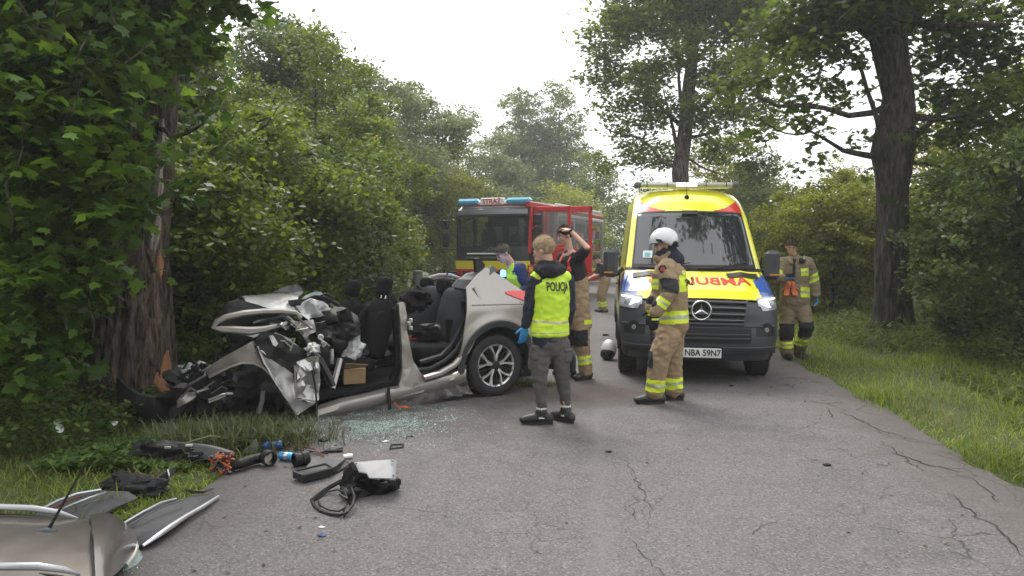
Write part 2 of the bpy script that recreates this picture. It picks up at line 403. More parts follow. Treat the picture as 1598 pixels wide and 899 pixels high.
# open cracks in the asphalt
crackm = mat('crack_dark', (.022, .018, .016), .95, bump=.5)
def crack(pix, wd, seed):
    r = random.Random(seed); pts = [G(*p) for p in pix]; fine = []
    for a, b in zip(pts, pts[1:]):
        k = max(2, int((b-a).length/.05))
        for i in range(k): fine.append(a.lerp(b, i/k) + Vector((r.uniform(-1, 1), r.uniform(-1, 1), 0))*.022)
    fine.append(pts[-1]); mb = MB(); L = len(fine); vs = []
    for i, p in enumerate(fine):
        t = (fine[min(i+1, L-1)]-fine[max(i-1, 0)]).normalized(); s = Vector((t.y, -t.x, 0))
        w_ = wd*(.25+.9*abs(noise.noise(Vector((i*.31, seed, 0))))+.2)*min(1, 4*min(i+.2, L-i)/L)
        vs += [p+s*w_+Vector((0, 0, .004)), p-s*w_+Vector((0, 0, .004))]
    mb.add(vs, [(2*i, 2*i+1, 2*i+3, 2*i+2) for i in range(L-1)]); return mb.build('road_crack', crackm, ro_child, 0)
ro_child = None
for i, (pp, wd) in enumerate([
    ([(1385,705),(1415,714),(1450,727),(1478,733),(1505,738)], .010), ([(1305,640),(1340,655),(1375,672),(1410,682),(1440,690)], .009),
    ([(1290,635),(1297,650),(1310,655)], .007), ([(1255,627),(1290,630),(1315,627)], .008), ([(1475,765),(1492,780),(1513,797),(1523,808),(1550,820),(1570,840),(1590,865),(1600,872)], .008),
    ([(1370,687),(1395,703),(1420,722),(1450,740)], .006), ([(970,705),(985,735),(1005,772),(1018,800),(1010,818),(1000,830)], .0035),
    ([(980,838),(1005,862),(1028,890),(1040,905)], .004), ([(1480,735),(1520,750),(1545,765),(1560,785)], .006), ([(1005,772),(985,790),(992,812)], .004), ([(1330,660),(1400,685),(1470,695),(1530,712)],.005),
    ([(1215,812),(1190,822),(1175,835)], .004), ([(690,800),(640,795),(590,792)], .003)]):
    c = crack(pp, wd, i); c.parent = ro; c.matrix_parent_inverse = ro.matrix_world.inverted()
# =================================================================== GRASS
def grass_mesh(name, P, hgt, wid, m, seed, lean=.5, leanvec=None, segs=3):
    r = np.random.default_rng(seed); N = len(P); th = r.uniform(0, 2*np.pi, N); d = np.stack([np.cos(th), np.sin(th), np.zeros(N)], 1)
    s = np.stack([-d[:, 1], d[:, 0], np.zeros(N)], 1); h = hgt*r.uniform(.45, 1.25, N); ln = h*lean*r.uniform(.2, 1.6, N)
    if leanvec is not None: d = d*.5+leanvec; 
    vs = []; wd = wid*r.uniform(.6, 1.3, N)
    for k in range(segs):
        t = k/segs; c = P + d*(ln*t**1.8)[:, None]; c[:, 2] += h*(t-.35*t*t*np.clip(ln/h, 0, 1.3)); w_ = (wd*(1-t*.55))[:, None]
        vs += [c-s*w_, c+s*w_]
    c = P+d*ln[:, None]; c[:, 2] += h*(1-.35*np.clip(ln/h, 0, 1.3)); vs.append(c)
    nv = 2*segs+1; V = np.stack(vs, 1).reshape(-1, 3)
    quad = [(2*k, 2*k+1, 2*k+3, 2*k+2) for k in range(segs-1)]; tri = (2*segs-2, 2*segs-1, 2*segs)
    tmpl = np.array([i for q in quad for i in q]+list(tri)); lt = np.array([4]*(segs-1)+[3]); L = len(tmpl)
    me = bpy.data.meshes.new(name); me.vertices.add(N*nv); me.vertices.foreach_set('co', V.reshape(-1).astype(np.float32))
    me.loops.add(N*L); me.loops.foreach_set('vertex_index', (tmpl[None, :]+np.arange(N)[:, None]*nv).reshape(-1).astype(np.int32))
    me.polygons.add(N*segs); lt_all = np.tile(lt, N); ls = np.concatenate([[0], np.cumsum(lt_all)[:-1]])
    me.polygons.foreach_set('loop_start', ls.astype(np.int32)); me.polygons.foreach_set('loop_total', lt_all.astype(np.int32))
    me.update(calc_edges=True); me.polygons.foreach_set('use_smooth', np.ones(N*segs, dtype=bool)); me.materials.append(m)
    o = bpy.data.objects.new(name, me); COL.objects.link(o); return o
grass_m = leafmat('grass_blades', (.075, .13, .012), (.26, .33, .045), .4, .6)
grass_y = leafmat('grass_dry', (.10, .12, .03), (.22, .21, .07), .3, .6)
weed_m = leafmat('weed_leaves', (.035, .075, .012), (.11, .18, .03), .4, .65)
def grass_pts(n, side, d0, d1, v0, v1, seed, keep=None):
    r = np.random.default_rng(seed); out = []
    v = v0+(v1-v0)*r.random(n*3)**1.9; d = d0+(d1-d0)*r.random(n*3)**1.25
    for a, b in zip(d, v):
        u = -a if side < 0 else RW+a
        p = road(u, b); c = noise.noise(Vector((p.x*1.1, p.y*1.1, seed)))
        if r.random() > .62+.75*c+(.3 if a < .5 else 0): continue
        if keep and not keep(p): continue
        p.z = ground_h(p.x, p.y)-.01; out.append(p)
        if len(out) >= n: break
    return np.array(out)
weeds_later = True
TREEB = AT(1395, 520, 14.6); TREEB.z = 0
P = grass_pts(52000, 1, -.08, 5.5, -2.2, 24, 1)
hh = np.array([.09+.26*max(0, noise.noise(Vector((p[0]*.8, p[1]*.8, 5))))+.06*min(3.0, max(0, road_uv(p[0], p[1])[0]-RW)) for p in P])
tag(grass_mesh('grass', P, hh, .0045, grass_m, 3, .8), 'lush green verge grass along the right edge of the road', 'grass', kind='stuff')
P = grass_pts(7000, 1, .1, 5, -2.2, 16, 8); tag(grass_mesh('dry_grass', P, .22, .004, grass_y, 4, .9), 'pale dry stalks mixed into the right verge grass', 'grass', kind='stuff')
P = grass_pts(34000, -1, -.05, 5.0, -3.5, 6, 2, keep=lambda p: not (-3.2 < p.x < 0 and 7.2 < p.y < 9.3))
hh = np.array([.08+.14*max(0, noise.noise(Vector((p[0]*.9, p[1]*.9, 5))))+.03*min(3.0, max(0, -road_uv(p[0], p[1])[0])) for p in P])
tag(grass_mesh('grass', P, hh, .0045, grass_m, 5, .95), 'trampled green verge grass on the left under the scattered wreck parts', 'grass', kind='stuff')
P = grass_pts(9000, -1, .3, 5.0, -3.5, 5, 12); tag(grass_mesh('dry_grass', P, .20, .0045, grass_y, 14, 1.3), 'flattened yellowish grass on the left verge', 'grass', kind='stuff')
# tall grass tussock pushed over in front of the wreck's nose
c0 = G(372, 690); r_ = np.random.default_rng(5); n_ = 2600
P = np.stack([c0.x+r_.normal(0, .30, n_), c0.y+r_.normal(0, .16, n_), np.full(n_, .0)], 1)
o = grass_mesh('grass_tussock', P, .24, .0045, leafmat('tussock_blades', (.05, .07, .02), (.16, .18, .06), .25), 6, 1.1)
tag(o, 'tall bent grass tussock in front of the crushed nose of the wreck', 'grass', kind='stuff')
# undergrowth: leafy weeds
def weeds(name, label, boxes, n, size, m, seed, tmpl=HEX):
    r = np.random.default_rng(seed); P = []
    for (x0, x1, y0, y1, h) in boxes:
        k = n//len(boxes); x = r.uniform(x0, x1, k); y = r.uniform(y0, y1, k)
        hh = np.array([h*max(.15, .55+.9*noise.noise(Vector((a*1.3, b*1.3, seed)))) for a, b in zip(x, y)])
        P.append(np.stack([x, y, hh*r.random(k)**.7], 1))
    o = leaves_obj(name, np.concatenate(P), size, tmpl, m, seed=seed, tilt=.5); tag(o, label, 'undergrowth'); return o
fern_m = leafmat('fern_leaves', (.04, .07, .012), (.12, .15, .03), .4, .7)
weeds('undergrowth', 'leafy nettles and brambles beneath the thicket on the right', [(6.2, 10.5, 8.5, 12, .55), (5.6, 9.5, 12, 16, .5), (8.6, 13, 14, 20, .6), (5.2, 8, 6.2, 8.6, .18)], 26000, .07, fern_m, 3)
weeds('undergrowth', 'leafy weeds growing around the foot of the damaged tree on the left', [(-5.6, -3.4, 5.9, 7.6, .5), (-7, -4.6, 4.8, 6.4, .45), (-4.2, -2.6, 7.9, 9.6, .35), (-3.6, -2.4, 5.5, 6.3, .12)], 15000, .06, weed_m, 4)
weeds('undergrowth', 'scattered broad leaved weeds standing in the right verge grass', [(5.3, 7.5, 7, 9.5, .28), (4.6, 6.2, 4.5, 7, .16), (5.6, 8.5, 10, 14, .4)], 5200, .075, fern_m, 13)
weeds('undergrowth', 'low tangled greenery behind the wrecked car', [(-4.5, -2.0, 11, 13.5, .6), (-3.4, -1.6, 13, 20, .6), (-6, -2, 14, 20, .9)], 16000, .08, weed_m, 5)
# =================================================================== TREES
def barkmat(name, lo, hi, moss, ms):
    m = bpy.data.materials.new(name); m.use_nodes = True; n = m.node_tree.nodes; l = m.node_tree.links; b = n['Principled BSDF']; b.inputs['Roughness'].default_value = .95; b.inputs['Specular IOR Level'].default_value = .15
    tc = n.new('ShaderNodeTexCoord'); mp = n.new('ShaderNodeMapping'); mp.inputs['Scale'].default_value = (1, 1, .22); l.new(tc.outputs['Object'], mp.inputs[0])
    a = n.new('ShaderNodeTexNoise'); a.inputs['Scale'].default_value = 17; a.inputs['Detail'].default_value = 8; a.inputs['Roughness'].default_value = .65; a.inputs['Distortion'].default_value = .6; l.new(mp.outputs[0], a.inputs['Vector'])
    cr = n.new('ShaderNodeValToRGB'); e = cr.color_ramp.elements; e[0].position = .38; e[1].position = .64; e[0].color = (*lo, 1); e[1].color = (*hi, 1); l.new(a.outputs[0], cr.inputs[0])
    g = n.new('ShaderNodeTexNoise'); g.inputs['Scale'].default_value = 2.2; g.inputs['Detail'].default_value = 6; l.new(tc.outputs['Object'], g.inputs['Vector']); r = n.new('ShaderNodeMapRange'); r.inputs[1].default_value = ms; r.inputs[2].default_value = ms+.12; l.new(g.outputs[0], r.inputs[0])
    x = n.new('ShaderNodeMix'); x.data_type = 'RGBA'; l.new(r.outputs[0], x.inputs[0]); l.new(cr.outputs[0], x.inputs[6]); x.inputs[7].default_value = (*moss, 1); l.new(x.outputs[2], b.inputs['Base Color'])
    bp = n.new('ShaderNodeBump'); bp.inputs['Strength'].default_value = 1; bp.inputs['Distance'].default_value = .08; l.new(a.outputs[0], bp.inputs['Height']); l.new(bp.outputs[0], b.inputs['Normal']); MATS[name] = m; return m
bark = barkmat('bark_fissured', (.014, .012, .010), (.19, .155, .125), (.045, .06, .018), .56)
barkd = barkmat('bark_fissured_dark', (.012, .010, .009), (.11, .098, .088), (.03, .045, .014), .56)
bark_old = mat('bark_grey_brown', (.04, .032, .025), .95, col2=(.095, .078, .062), vscale=9, bump=1, bscale=16, bdist=.06, dirt=((.05, .065, .02), 2.2, .58))
barkd_old = mat('bark_dark', (.014, .012, .010), .95, col2=(.045, .038, .032), vscale=7, bump=1, bscale=14, bdist=.06, dirt=((.035, .05, .015), 2.0, .55))
def bark_trunk(name, path, rad, m, parent, seed, n=40, ridges=26, amp=.07, sub=12, flare=0):
    """fissured trunk: a ring mesh whose radius carries bark ridges"""
    P = []; Rr = []
    for i in range(len(path)-1):
        for k in range(sub):
            t = k/sub; P.append(Vector(path[i]).lerp(Vector(path[i+1]), t)); Rr.append(rad[i]*(1-t)+rad[i+1]*t)
    P.append(Vector(path[-1])); Rr.append(rad[-1]); vs = []
    for i, (p, r) in enumerate(zip(P, Rr)):
        z = p.z
        for j in range(n):
            th = 2*math.pi*j/n; q = Vector((math.cos(th)*2.2, math.sin(th)*2.2, z*.8+seed))
            k = 1+amp*noise.noise(Vector((math.cos(th)*7, math.sin(th)*7, z*1.1+seed)))*2 + amp*2.2*noise.noise(q)
            k += flare*math.exp(-max(0, z)/.35)*(1+.5*math.sin(th*5+seed))
            vs.append(p+Vector((math.cos(th), math.sin(th), 0))*r*k)
    L = len(P); mb = MB(); mb.add(vs, [(i*n+j, i*n+(j+1) % n, (i+1)*n+(j+1) % n, (i+1)*n+j) for i in range(L-1) for j in range(n)]+[tuple((L-1)*n+j for j in range(n))])
    return mb.build(name, m, parent, 70)
def limb(mb, a, b, r0, r1, seed, wob=.12, n=7, k=6):
    a = Vector(a); b = Vector(b); L = (b-a).length; pts = []
    for i in range(k+1):
        t = i/k; pts.append(a.lerp(b, t)+nvec((seed*1.7+t*2, seed, 0), 1)*L*wob*math.sin(math.pi*t)+Vector((0, 0, -L*.06*math.sin(math.pi*t))))
    mb.tube(pts, [r0*(1-i/k)+r1*i/k for i in range(k+1)], n)
    return pts
def tree(name, label, base, H, tr, blobs, n, size, lm, seed, tmpl=KITE, group=None, bm_=None, clump=26, spread=.2, lean=(0, 0), shell=.45, limbs=16, tilt=.7, cat='tree', flare=.2, fork=.35):
    base = Vector(base); base.z = ground_h(base.x, base.y)-.05
    t = thing(name, label, cat, base, 0, group)
    top = Vector((lean[0], lean[1], H*.86)); path = [Vector((0, 0, 0)), top*.25+Vector((.02*H*math.sin(seed), 0, 0)), top*.55, top]
    bark_trunk('trunk', path, [tr, tr*.8, tr*.55, tr*.15], bm_ or barkd, t, seed, n=18, sub=6, flare=flare)
    pos, cen = crown_points(blobs, n, seed, clump, spread, shell=shell)
    leaves_obj('crown', pos, size, tmpl, lm, t, seed=seed, tilt=tilt)
    mb = MB(); rr = random.Random(seed)
    cs = rr.sample(list(map(tuple, cen)), min(limbs, len(cen)))
    for k, c in enumerate(cs):
        c = Vector(c); f = min(.95, max(fork, (c.z-.5*(c.xy-top.xy*(c.z/H)).length)/(H*.86))); s = path[0].lerp(top, f)
        pts = limb(mb, s, c, tr*.30*(1.1-f), .012, seed+k)
        for q in range(3):
            d = Vector(rr.choice(cs)); e = c + Vector((rr.uniform(-1, 1), rr.uniform(-1, 1), rr.uniform(-.3, .8)))*.5
            limb(mb, pts[3+q % 3], e, .014+tr*.03, .005, seed+k*3+q, n=5, k=4)
    mb.build('branch', bm_ or barkd, t); return t
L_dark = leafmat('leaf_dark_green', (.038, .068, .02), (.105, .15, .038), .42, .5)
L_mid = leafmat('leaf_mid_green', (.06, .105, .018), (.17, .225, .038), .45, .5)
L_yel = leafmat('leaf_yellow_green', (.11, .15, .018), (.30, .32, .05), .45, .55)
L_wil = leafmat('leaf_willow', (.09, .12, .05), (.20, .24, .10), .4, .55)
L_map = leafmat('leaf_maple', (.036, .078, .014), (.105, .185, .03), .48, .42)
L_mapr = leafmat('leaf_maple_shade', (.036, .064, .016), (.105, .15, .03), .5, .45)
def blobs_egg(H, r, z0, seed, k=9, lx=0, ly=0):
    rr = random.Random(seed); out = []
    for i in range(k):
        t = (i+.5)/k; z = z0+(H-z0)*t; w_ = r*math.sin(math.pi*min(.97, .12+.80*t))**.7; a = i*2.4+seed
        out.append((lx*t+math.cos(a)*w_*.55, ly*t+math.sin(a)*w_*.55, z, w_*rr.uniform(.5, .72)))
    out.append((lx, ly, H-r*.25, r*.35)); return out
trees = [  # px, topY, depth, H(m), crown r, z0, leaves, size, mat, label
    (255, 17, 8.2, 1.9, .6, 30000, .15, L_mid, 'tall leafy tree directly behind the damaged trunk on the left', .2),
    (425, 21.5, 8.15, 2.5, 1.2, 42000, .15, L_dark, 'tall dark green tree, the highest crown left of the white sky', .26),
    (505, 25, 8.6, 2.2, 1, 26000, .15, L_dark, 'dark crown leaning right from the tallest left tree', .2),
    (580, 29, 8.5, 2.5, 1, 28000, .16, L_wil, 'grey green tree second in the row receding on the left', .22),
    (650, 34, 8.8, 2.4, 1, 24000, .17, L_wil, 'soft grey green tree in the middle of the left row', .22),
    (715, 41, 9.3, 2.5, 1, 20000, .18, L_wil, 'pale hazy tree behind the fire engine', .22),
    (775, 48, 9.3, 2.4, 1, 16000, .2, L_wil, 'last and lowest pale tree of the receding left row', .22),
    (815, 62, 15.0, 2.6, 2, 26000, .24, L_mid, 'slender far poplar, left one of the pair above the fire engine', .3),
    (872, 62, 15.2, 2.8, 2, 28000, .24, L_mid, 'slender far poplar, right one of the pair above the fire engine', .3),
    (930, 55, 9.0, 2.6, .5, 12000, .22, L_mid, 'low far tree seen between the fire engine and the ambulance', .25),
    (130, 24, 12.5, 3.2, .6, 20000, .2, L_dark, 'large tree deep behind the maple at the far left', .3),
    (60, 14, 9.5, 3.2, .4, 26000, .16, L_dark, 'shaded tree at the far left behind the maple foliage', .25)]
for i, (px, Y, H, r, z0, n, sz, lm, lab, tr) in enumerate(trees):
    p = AT(px, 395, Y); p.z = 0
    tree('broadleaf_tree', lab, p, H, tr, blobs_egg(H, r, z0, i, k=20 if H > 14 else 9), n, sz, lm, i+11, tmpl=KITE)
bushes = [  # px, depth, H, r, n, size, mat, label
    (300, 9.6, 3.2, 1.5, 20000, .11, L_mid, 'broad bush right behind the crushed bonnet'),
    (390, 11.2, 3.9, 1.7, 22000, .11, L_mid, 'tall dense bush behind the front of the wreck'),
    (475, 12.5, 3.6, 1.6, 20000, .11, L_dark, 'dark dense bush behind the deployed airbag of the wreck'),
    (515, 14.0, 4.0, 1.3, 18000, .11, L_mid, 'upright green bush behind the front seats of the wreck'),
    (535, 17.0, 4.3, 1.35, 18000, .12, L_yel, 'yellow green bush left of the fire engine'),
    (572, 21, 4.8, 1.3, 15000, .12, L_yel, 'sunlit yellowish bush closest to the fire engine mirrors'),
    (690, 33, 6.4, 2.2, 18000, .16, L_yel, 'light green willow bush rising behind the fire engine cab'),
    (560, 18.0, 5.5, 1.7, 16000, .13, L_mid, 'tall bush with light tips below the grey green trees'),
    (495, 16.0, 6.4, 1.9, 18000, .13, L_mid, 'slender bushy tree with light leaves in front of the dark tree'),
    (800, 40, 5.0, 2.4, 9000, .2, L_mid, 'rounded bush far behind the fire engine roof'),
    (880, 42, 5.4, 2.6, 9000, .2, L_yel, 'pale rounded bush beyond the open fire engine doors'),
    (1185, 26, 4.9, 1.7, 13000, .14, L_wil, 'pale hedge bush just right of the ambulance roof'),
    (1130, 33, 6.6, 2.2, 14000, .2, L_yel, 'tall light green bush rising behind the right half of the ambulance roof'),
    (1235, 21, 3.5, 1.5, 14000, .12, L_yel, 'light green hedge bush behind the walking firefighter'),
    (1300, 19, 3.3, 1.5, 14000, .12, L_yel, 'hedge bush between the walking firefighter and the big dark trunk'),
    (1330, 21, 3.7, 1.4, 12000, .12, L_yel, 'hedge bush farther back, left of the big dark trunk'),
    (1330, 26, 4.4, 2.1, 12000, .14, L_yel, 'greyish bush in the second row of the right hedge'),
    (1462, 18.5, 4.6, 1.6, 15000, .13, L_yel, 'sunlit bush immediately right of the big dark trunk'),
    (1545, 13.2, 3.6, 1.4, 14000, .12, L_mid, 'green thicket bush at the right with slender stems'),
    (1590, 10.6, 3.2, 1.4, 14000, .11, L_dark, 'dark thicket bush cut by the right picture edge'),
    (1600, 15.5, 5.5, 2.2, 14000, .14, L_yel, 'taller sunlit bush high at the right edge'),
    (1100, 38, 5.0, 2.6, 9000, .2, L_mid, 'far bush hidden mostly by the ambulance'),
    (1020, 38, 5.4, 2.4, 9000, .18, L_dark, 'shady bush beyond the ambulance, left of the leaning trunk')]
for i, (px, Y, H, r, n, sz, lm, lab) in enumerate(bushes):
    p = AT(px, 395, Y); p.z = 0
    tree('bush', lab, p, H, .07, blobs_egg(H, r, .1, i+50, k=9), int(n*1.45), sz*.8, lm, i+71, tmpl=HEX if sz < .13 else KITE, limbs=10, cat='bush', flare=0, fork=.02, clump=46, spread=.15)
# far-off wood that closes the view
pos, _ = crown_points([(x, y+random.uniform(-6, 6), random.uniform(2, 4), random.uniform(4, 6), random.uniform(3.5, 5.5)) for x, y in [(-60+7*i, 75+abs(i-9)*-1.5) for i in range(22)]], 60000, 90, clump=8)
o = leaves_obj('woodland', pos, .5, KITE, L_mid, seed=9); tag(o, 'distant wood closing the view at the end of the road', 'woodland')
pos, _ = crown_points([(-10-random.uniform(0, 7), 10+3.2*i, random.uniform(1.5, 3.5), 3.4) for i in range(13)]+[(14+random.uniform(0, 7), 14+3.4*i, random.uniform(.6, 1.5), 2.5) for i in range(10)], 80000, 91, clump=10)
o = leaves_obj('woodland', pos, .26, KITE, L_dark, seed=10); tag(o, 'dense dim growth filling the depth behind the roadside bushes', 'woodland')
pos, _ = crown_points([(s*(random.uniform(6, 11)), -4-2.6*i, random.uniform(1, 14), random.uniform(2.5, 4.5)) for i in range(13) for s in (-1, 1)]+[(random.uniform(-9, 9), -44, random.uniform(2, 15), 5) for i in range(10)], 60000, 92, clump=8)
o = leaves_obj('woodland', pos, .45, KITE, L_dark, seed=12); tag(o, 'roadside trees lining the road behind the photographer', 'woodland')
# right maple trunk with burl
def big_right():
    b = TREEB.copy(); b.z = ground_h(b.x, b.y)-.1
    t = thing('maple_tree', 'big dark maple trunk with a burl on the right verge under overhanging leaves', 'tree', b)
    L = lambda px, py, dy=0: AT(px, py, 14.6+dy)-b
    tr = bark_trunk('trunk', [(0, 0, 0), L(1393, 470), L(1392, 390), L(1394, 300), L(1393, 235), L(1402, 150), L(1385, 60), L(1378, -60), L(1370, -260)], [.37, .32, .29, .27, .36, .27, .33, .29, .20], barkd, t, 4.2, n=48, sub=10, amp=.07, flare=.30)
    mb = MB(); rr = random.Random(3); k = 0
    for a, e, r0, r1, dy in [((1372,245),(1265,205),.07,.02,-.6), ((1378,235),(1335,85),.06,.03,-.4), ((1410,230),(1490,140),.09,.03,.2), ((1410,180),(1560,165),.08,.03,-.6), ((1405,90),(1310,10),.12,.06,0), ((1385,60),(1290,-60),.14,.05,-.5),
                            ((1400,60),(1500,-80),.16,.06,.3), ((1395,160),(1180,150),.07,.02,-2.2), ((1410,250),(1540,262),.05,.015,-.8), ((1400,20),(1570,40),.1,.04,-1.2), ((1390,30),(1230,40),.10,.03,-1.5), ((1265,205),(1180,180),.02,.01,-1.2)]:
        limb(mb, L(*a), L(*e, dy), r0, r1, k, wob=.08); k += 1
    mb.build('branch', barkd, t)
    blobs = []
    for px, py, dy, r in [(1265,30,0,1.0),(1240,110,-.6,.8),(1300,60,.4,.9),(1310,140,.2,.6),(1230,180,-.8,.55),(1280,200,-.4,.5),(1190,200,-1.2,.5),(1290,250,-.2,.42),(1240,265,-.4,.35),(1210,60,.4,.8),(1340,20,-.6,.8),(1330,100,-.7,.4),(1340,215,.3,.35),(1345,275,.2,.3),
                          (1440,20,.4,.9),(1500,60,.2,1.0),(1560,30,-.4,1.0),(1590,110,-.2,.9),(1520,140,.4,.8),(1460,120,.5,.7),(1470,200,.3,.6),(1540,210,-.2,.7),(1600,210,0,.8),(1500,250,.5,.5),(1450,170,.8,.5),(1390,-30,-1,1.2),(1560,150,-1.2,.7),(1430,215,-.5,.4),(1160,130,-1,.6),(1300,0,-.8,.9),(1600,300,.5,.6),(1550,290,.3,.5)]:
        p = L(px, py, dy); blobs.append((p.x, p.y, p.z, r, r*.6))
    over = [(x-b.x, y-b.y, z-b.z, r, r*.5) for x, y, z, r in ((5.0, 10.5, 8.2, 1.0), (5.6, 9.4, 7.6, .8), (4.6, 11.6, 9.2, 1.2), (6.2, 11, 7.6, 1.2), (3.4, 10.2, 9.6, .8), (6.6, 8.6, 7.8, 1.3), (1.3, 10.6, 10.5, .6), (.9, 9.6, 9.4, .4))]
    pos, _ = crown_points(blobs+over, 19000, 33, clump=30, spread=.24, flat=.6, shell=.3)
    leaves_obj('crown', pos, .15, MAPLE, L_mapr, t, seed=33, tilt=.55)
big_right()
def mid_right():
    Y = 26.0; b = AT(1065, 395, Y); b.z = -.05
    t = thing('maple_tree', 'tall maple beyond the ambulance with crown against the white sky', 'tree', b)
    L = lambda px, py, dy=0: AT(px, py, Y+dy)-b
    bark_trunk('trunk', [(0, 0, 0), L(1063, 330), L(1062, 270), L(1070, 190), L(1078, 110), L(1085, 20), L(1090, -90)], [.36, .30, .27, .24, .2, .14, .06], bark, t, 9, n=22, sub=6, flare=.2)
    mb = MB(); k = 40
    for a, e, r0, dy in [((1064,265),(1000,215),.08,0), ((1065,250),(1035,140),.1,.2), ((1070,200),(985,110),.09,-.4), ((1072,215),(1140,195),.08,0), ((1072,180),(1165,90),.1,.3), ((1078,110),(1010,20),.09,.4), ((1080,100),(1145,20),.09,-.4), ((1062,240),(1120,270),.06,-.6), ((1085,20),(1050,-60),.07,0), ((1070,190),(1055,40),.09,.5), ((1000,215),(945,200),.04,.1), ((985,110),(940,90),.04,-.2)]:
        limb(mb, L(*a), L(*e, dy), r0, .02, k, wob=.08); k += 1
    mb.build('branch', bark, t); blobs = []
    for px, py, dy, r in [(960,60,0,1.1),(945,120,.3,.8),(1000,30,0,1.2),(1050,20,.6,1.3),(1110,10,0,1.4),(1160,50,.4,1.2),(985,140,-.2,1.0),(960,190,.3,.7),(1020,110,1,1.0),(1140,120,-.4,1.2),(1180,170,.2,1.0),(1110,180,-.8,1.0),(1060,-60,0,1.6),(1000,-40,.4,1.4),(1130,-50,0,1.6),(1010,190,.6,.8),(985,230,.2,.8),(945,250,.4,.6),(1030,240,1,.8),(1100,240,.6,.8),(1150,230,.8,.8),(1190,260,.6,.7),(1170,10,1,1.4),(930,170,0,.35),(925,70,.2,.4),(1200,100,.5,1.0), (1075,70,-1,.9), (1045,160,-.8,.7)]:
        p = L(px, py, dy); blobs.append((p.x, p.y, p.z, r, r*.75))
    pos, _ = crown_points(blobs, 60000, 34, clump=26, spread=.24, shell=.3)
    leaves_obj('crown', pos, .16, HEX, L_mid, t, seed=34, tilt=.6)
mid_right()
def big_left():
    Y = 7.9; b = AT(205, 620, Y); b.z = -.15
    t = thing('maple_tree', 'thick maple with torn bark and splintered wood where the car hit it', 'tree', b)
    L = lambda px, py, dy=0: AT(px, py, Y+dy)-b
    path = [Vector((0, 0, 0)), L(203, 590), L(206, 480), L(208, 380), L(222, 250), L(232, 120), L(238, 0), L(240, -160), L(240, -330)]
    rad = [.50, .43, .37, .35, .31, .28, .26, .22, .15]
    bark_trunk('trunk', path, rad, bark, t, 2.7, n=110, sub=30, amp=.06, flare=.10)
    def at_z(z):
        for i in range(len(path)-1):
            if path[i+1].z >= z:
                k = (z-path[i].z)/(path[i+1].z-path[i].z); return path[i].lerp(path[i+1], k), rad[i]*(1-k)+rad[i+1]*k
        return path[-1], rad[-1]
    def strip(name, m, z0, z1, th0, th1, seed, out=.035, jag=.35, nu=14, nz=60, parent=t):
        rows = []
        for i in range(nz+1):
            z = z0+(z1-z0)*i/nz; c, r = at_z(z); r *= 1+.10*math.exp(-max(0, z)/.35)
            e = min(1, 3.2*min(i, nz-i)/nz+.08)
            a0 = th0+jag*noise.noise(Vector((z*3.1, seed, 0)))+(1-e)*.4*(th1-th0); a1 = th1+jag*noise.noise(Vector((z*3.7, seed, 5)))-(1-e)*.4*(th1-th0)
            row = []
            for j in range(nu+1):
                u = j/nu; th = a0+(a1-a0)*u
                rr = r*(1+.05) + out*math.sin(math.pi*u)**.5 - .02 + .025*noise.noise(Vector((th*9, z*1.5, seed)))+.012*noise.noise(Vector((th*22, z*5, seed)))
                row.append(c+Vector((math.cos(th), math.sin(th), 0))*rr)
            rows.append(row)
        mb = MB(); mb.grid(rows); return mb.build(name, m, parent, 50)
    wood = barkmat('torn_inner_bark', (.035, .025, .018), (.27, .20, .155), (.06, .045, .035), .60)
    raw = mat('raw_splintered_wood', (.34, .12, .05), .8, col2=(.50, .27, .15), vscale=9, bump=1, bscale=30, bdist=.03)
    palew = mat('pale_bare_wood', (.38, .34, .30), .8, col2=(.25, .20, .17), vscale=8, bump=1, bscale=30, bdist=.03)
    strip('torn_bark', wood, .15, 1.55, -.95, -.25, 1.0)
    strip('torn_bark', wood, 1.45, 2.6, -.72, -.25, 2.0, jag=.25)
    strip('bare_wood', palew, 1.75, 2.15, -.72, -.42, 3.0, out=.055, jag=.12)
    strip('bare_wood', palew, 2.2, 3.1, -.75, -.35, 6.0, out=.045, jag=.2)
    strip('splintered_wood', raw, -.05, .75, -.50, -.05, 4.0, out=.05, jag=.45)
    strip('splintered_wood', raw, 1.45, 1.75, -.55, -.25, 5.0, out=.05, jag=.15)
    # splinters at the foot
    mb = MB(); rr = random.Random(4)
    for k in range(46):
        th = rr.uniform(-1.9, -.9); c = Vector((math.cos(th), math.sin(th), 0))*.56; c.z = rr.uniform(.12, .28)
        d = Vector((rr.uniform(-.6, .6), rr.uniform(-.5, 0), rr.uniform(.3, 1))).normalized()*rr.uniform(.04, .12)
        mb.tube([c, c+d*.6, c+d], [.014, .009, .002], 5)
    mb.build('splintered_wood', raw, t)
    mb = MB(); k = 80; ends = []
    for a, e, r0, dy in [((225,240),(60,180),.05,-1.2), ((230,160),(120,60),.06,-1.4), ((215,330),(40,330),.04,-1.3), ((235,120),(330,60),.05,-.6), ((232,200),(320,190),.03,-.9), ((238,60),(150,-40),.07,-.8), ((208,430),(60,450),.03,-1.5), ((238,40),(60,40),.06,-2), ((225,300),(305,300),.02,-.6)]:
        limb(mb, L(*a), L(*e, dy), r0, .01, k, wob=.1, n=6, k=8); k += 1
    rr = random.Random(9)
    for q in range(26):
        p = L(rr.uniform(0, 210), rr.uniform(20, 560), rr.uniform(-2.4, -.7)); e = p+Vector((rr.uniform(-.5, .5), rr.uniform(-.3, .3), rr.uniform(.2, .9)))
        limb(mb, p, e, .010, .004, q+200, n=5)
    mb.build('branch', bark, t)
    blobs = []
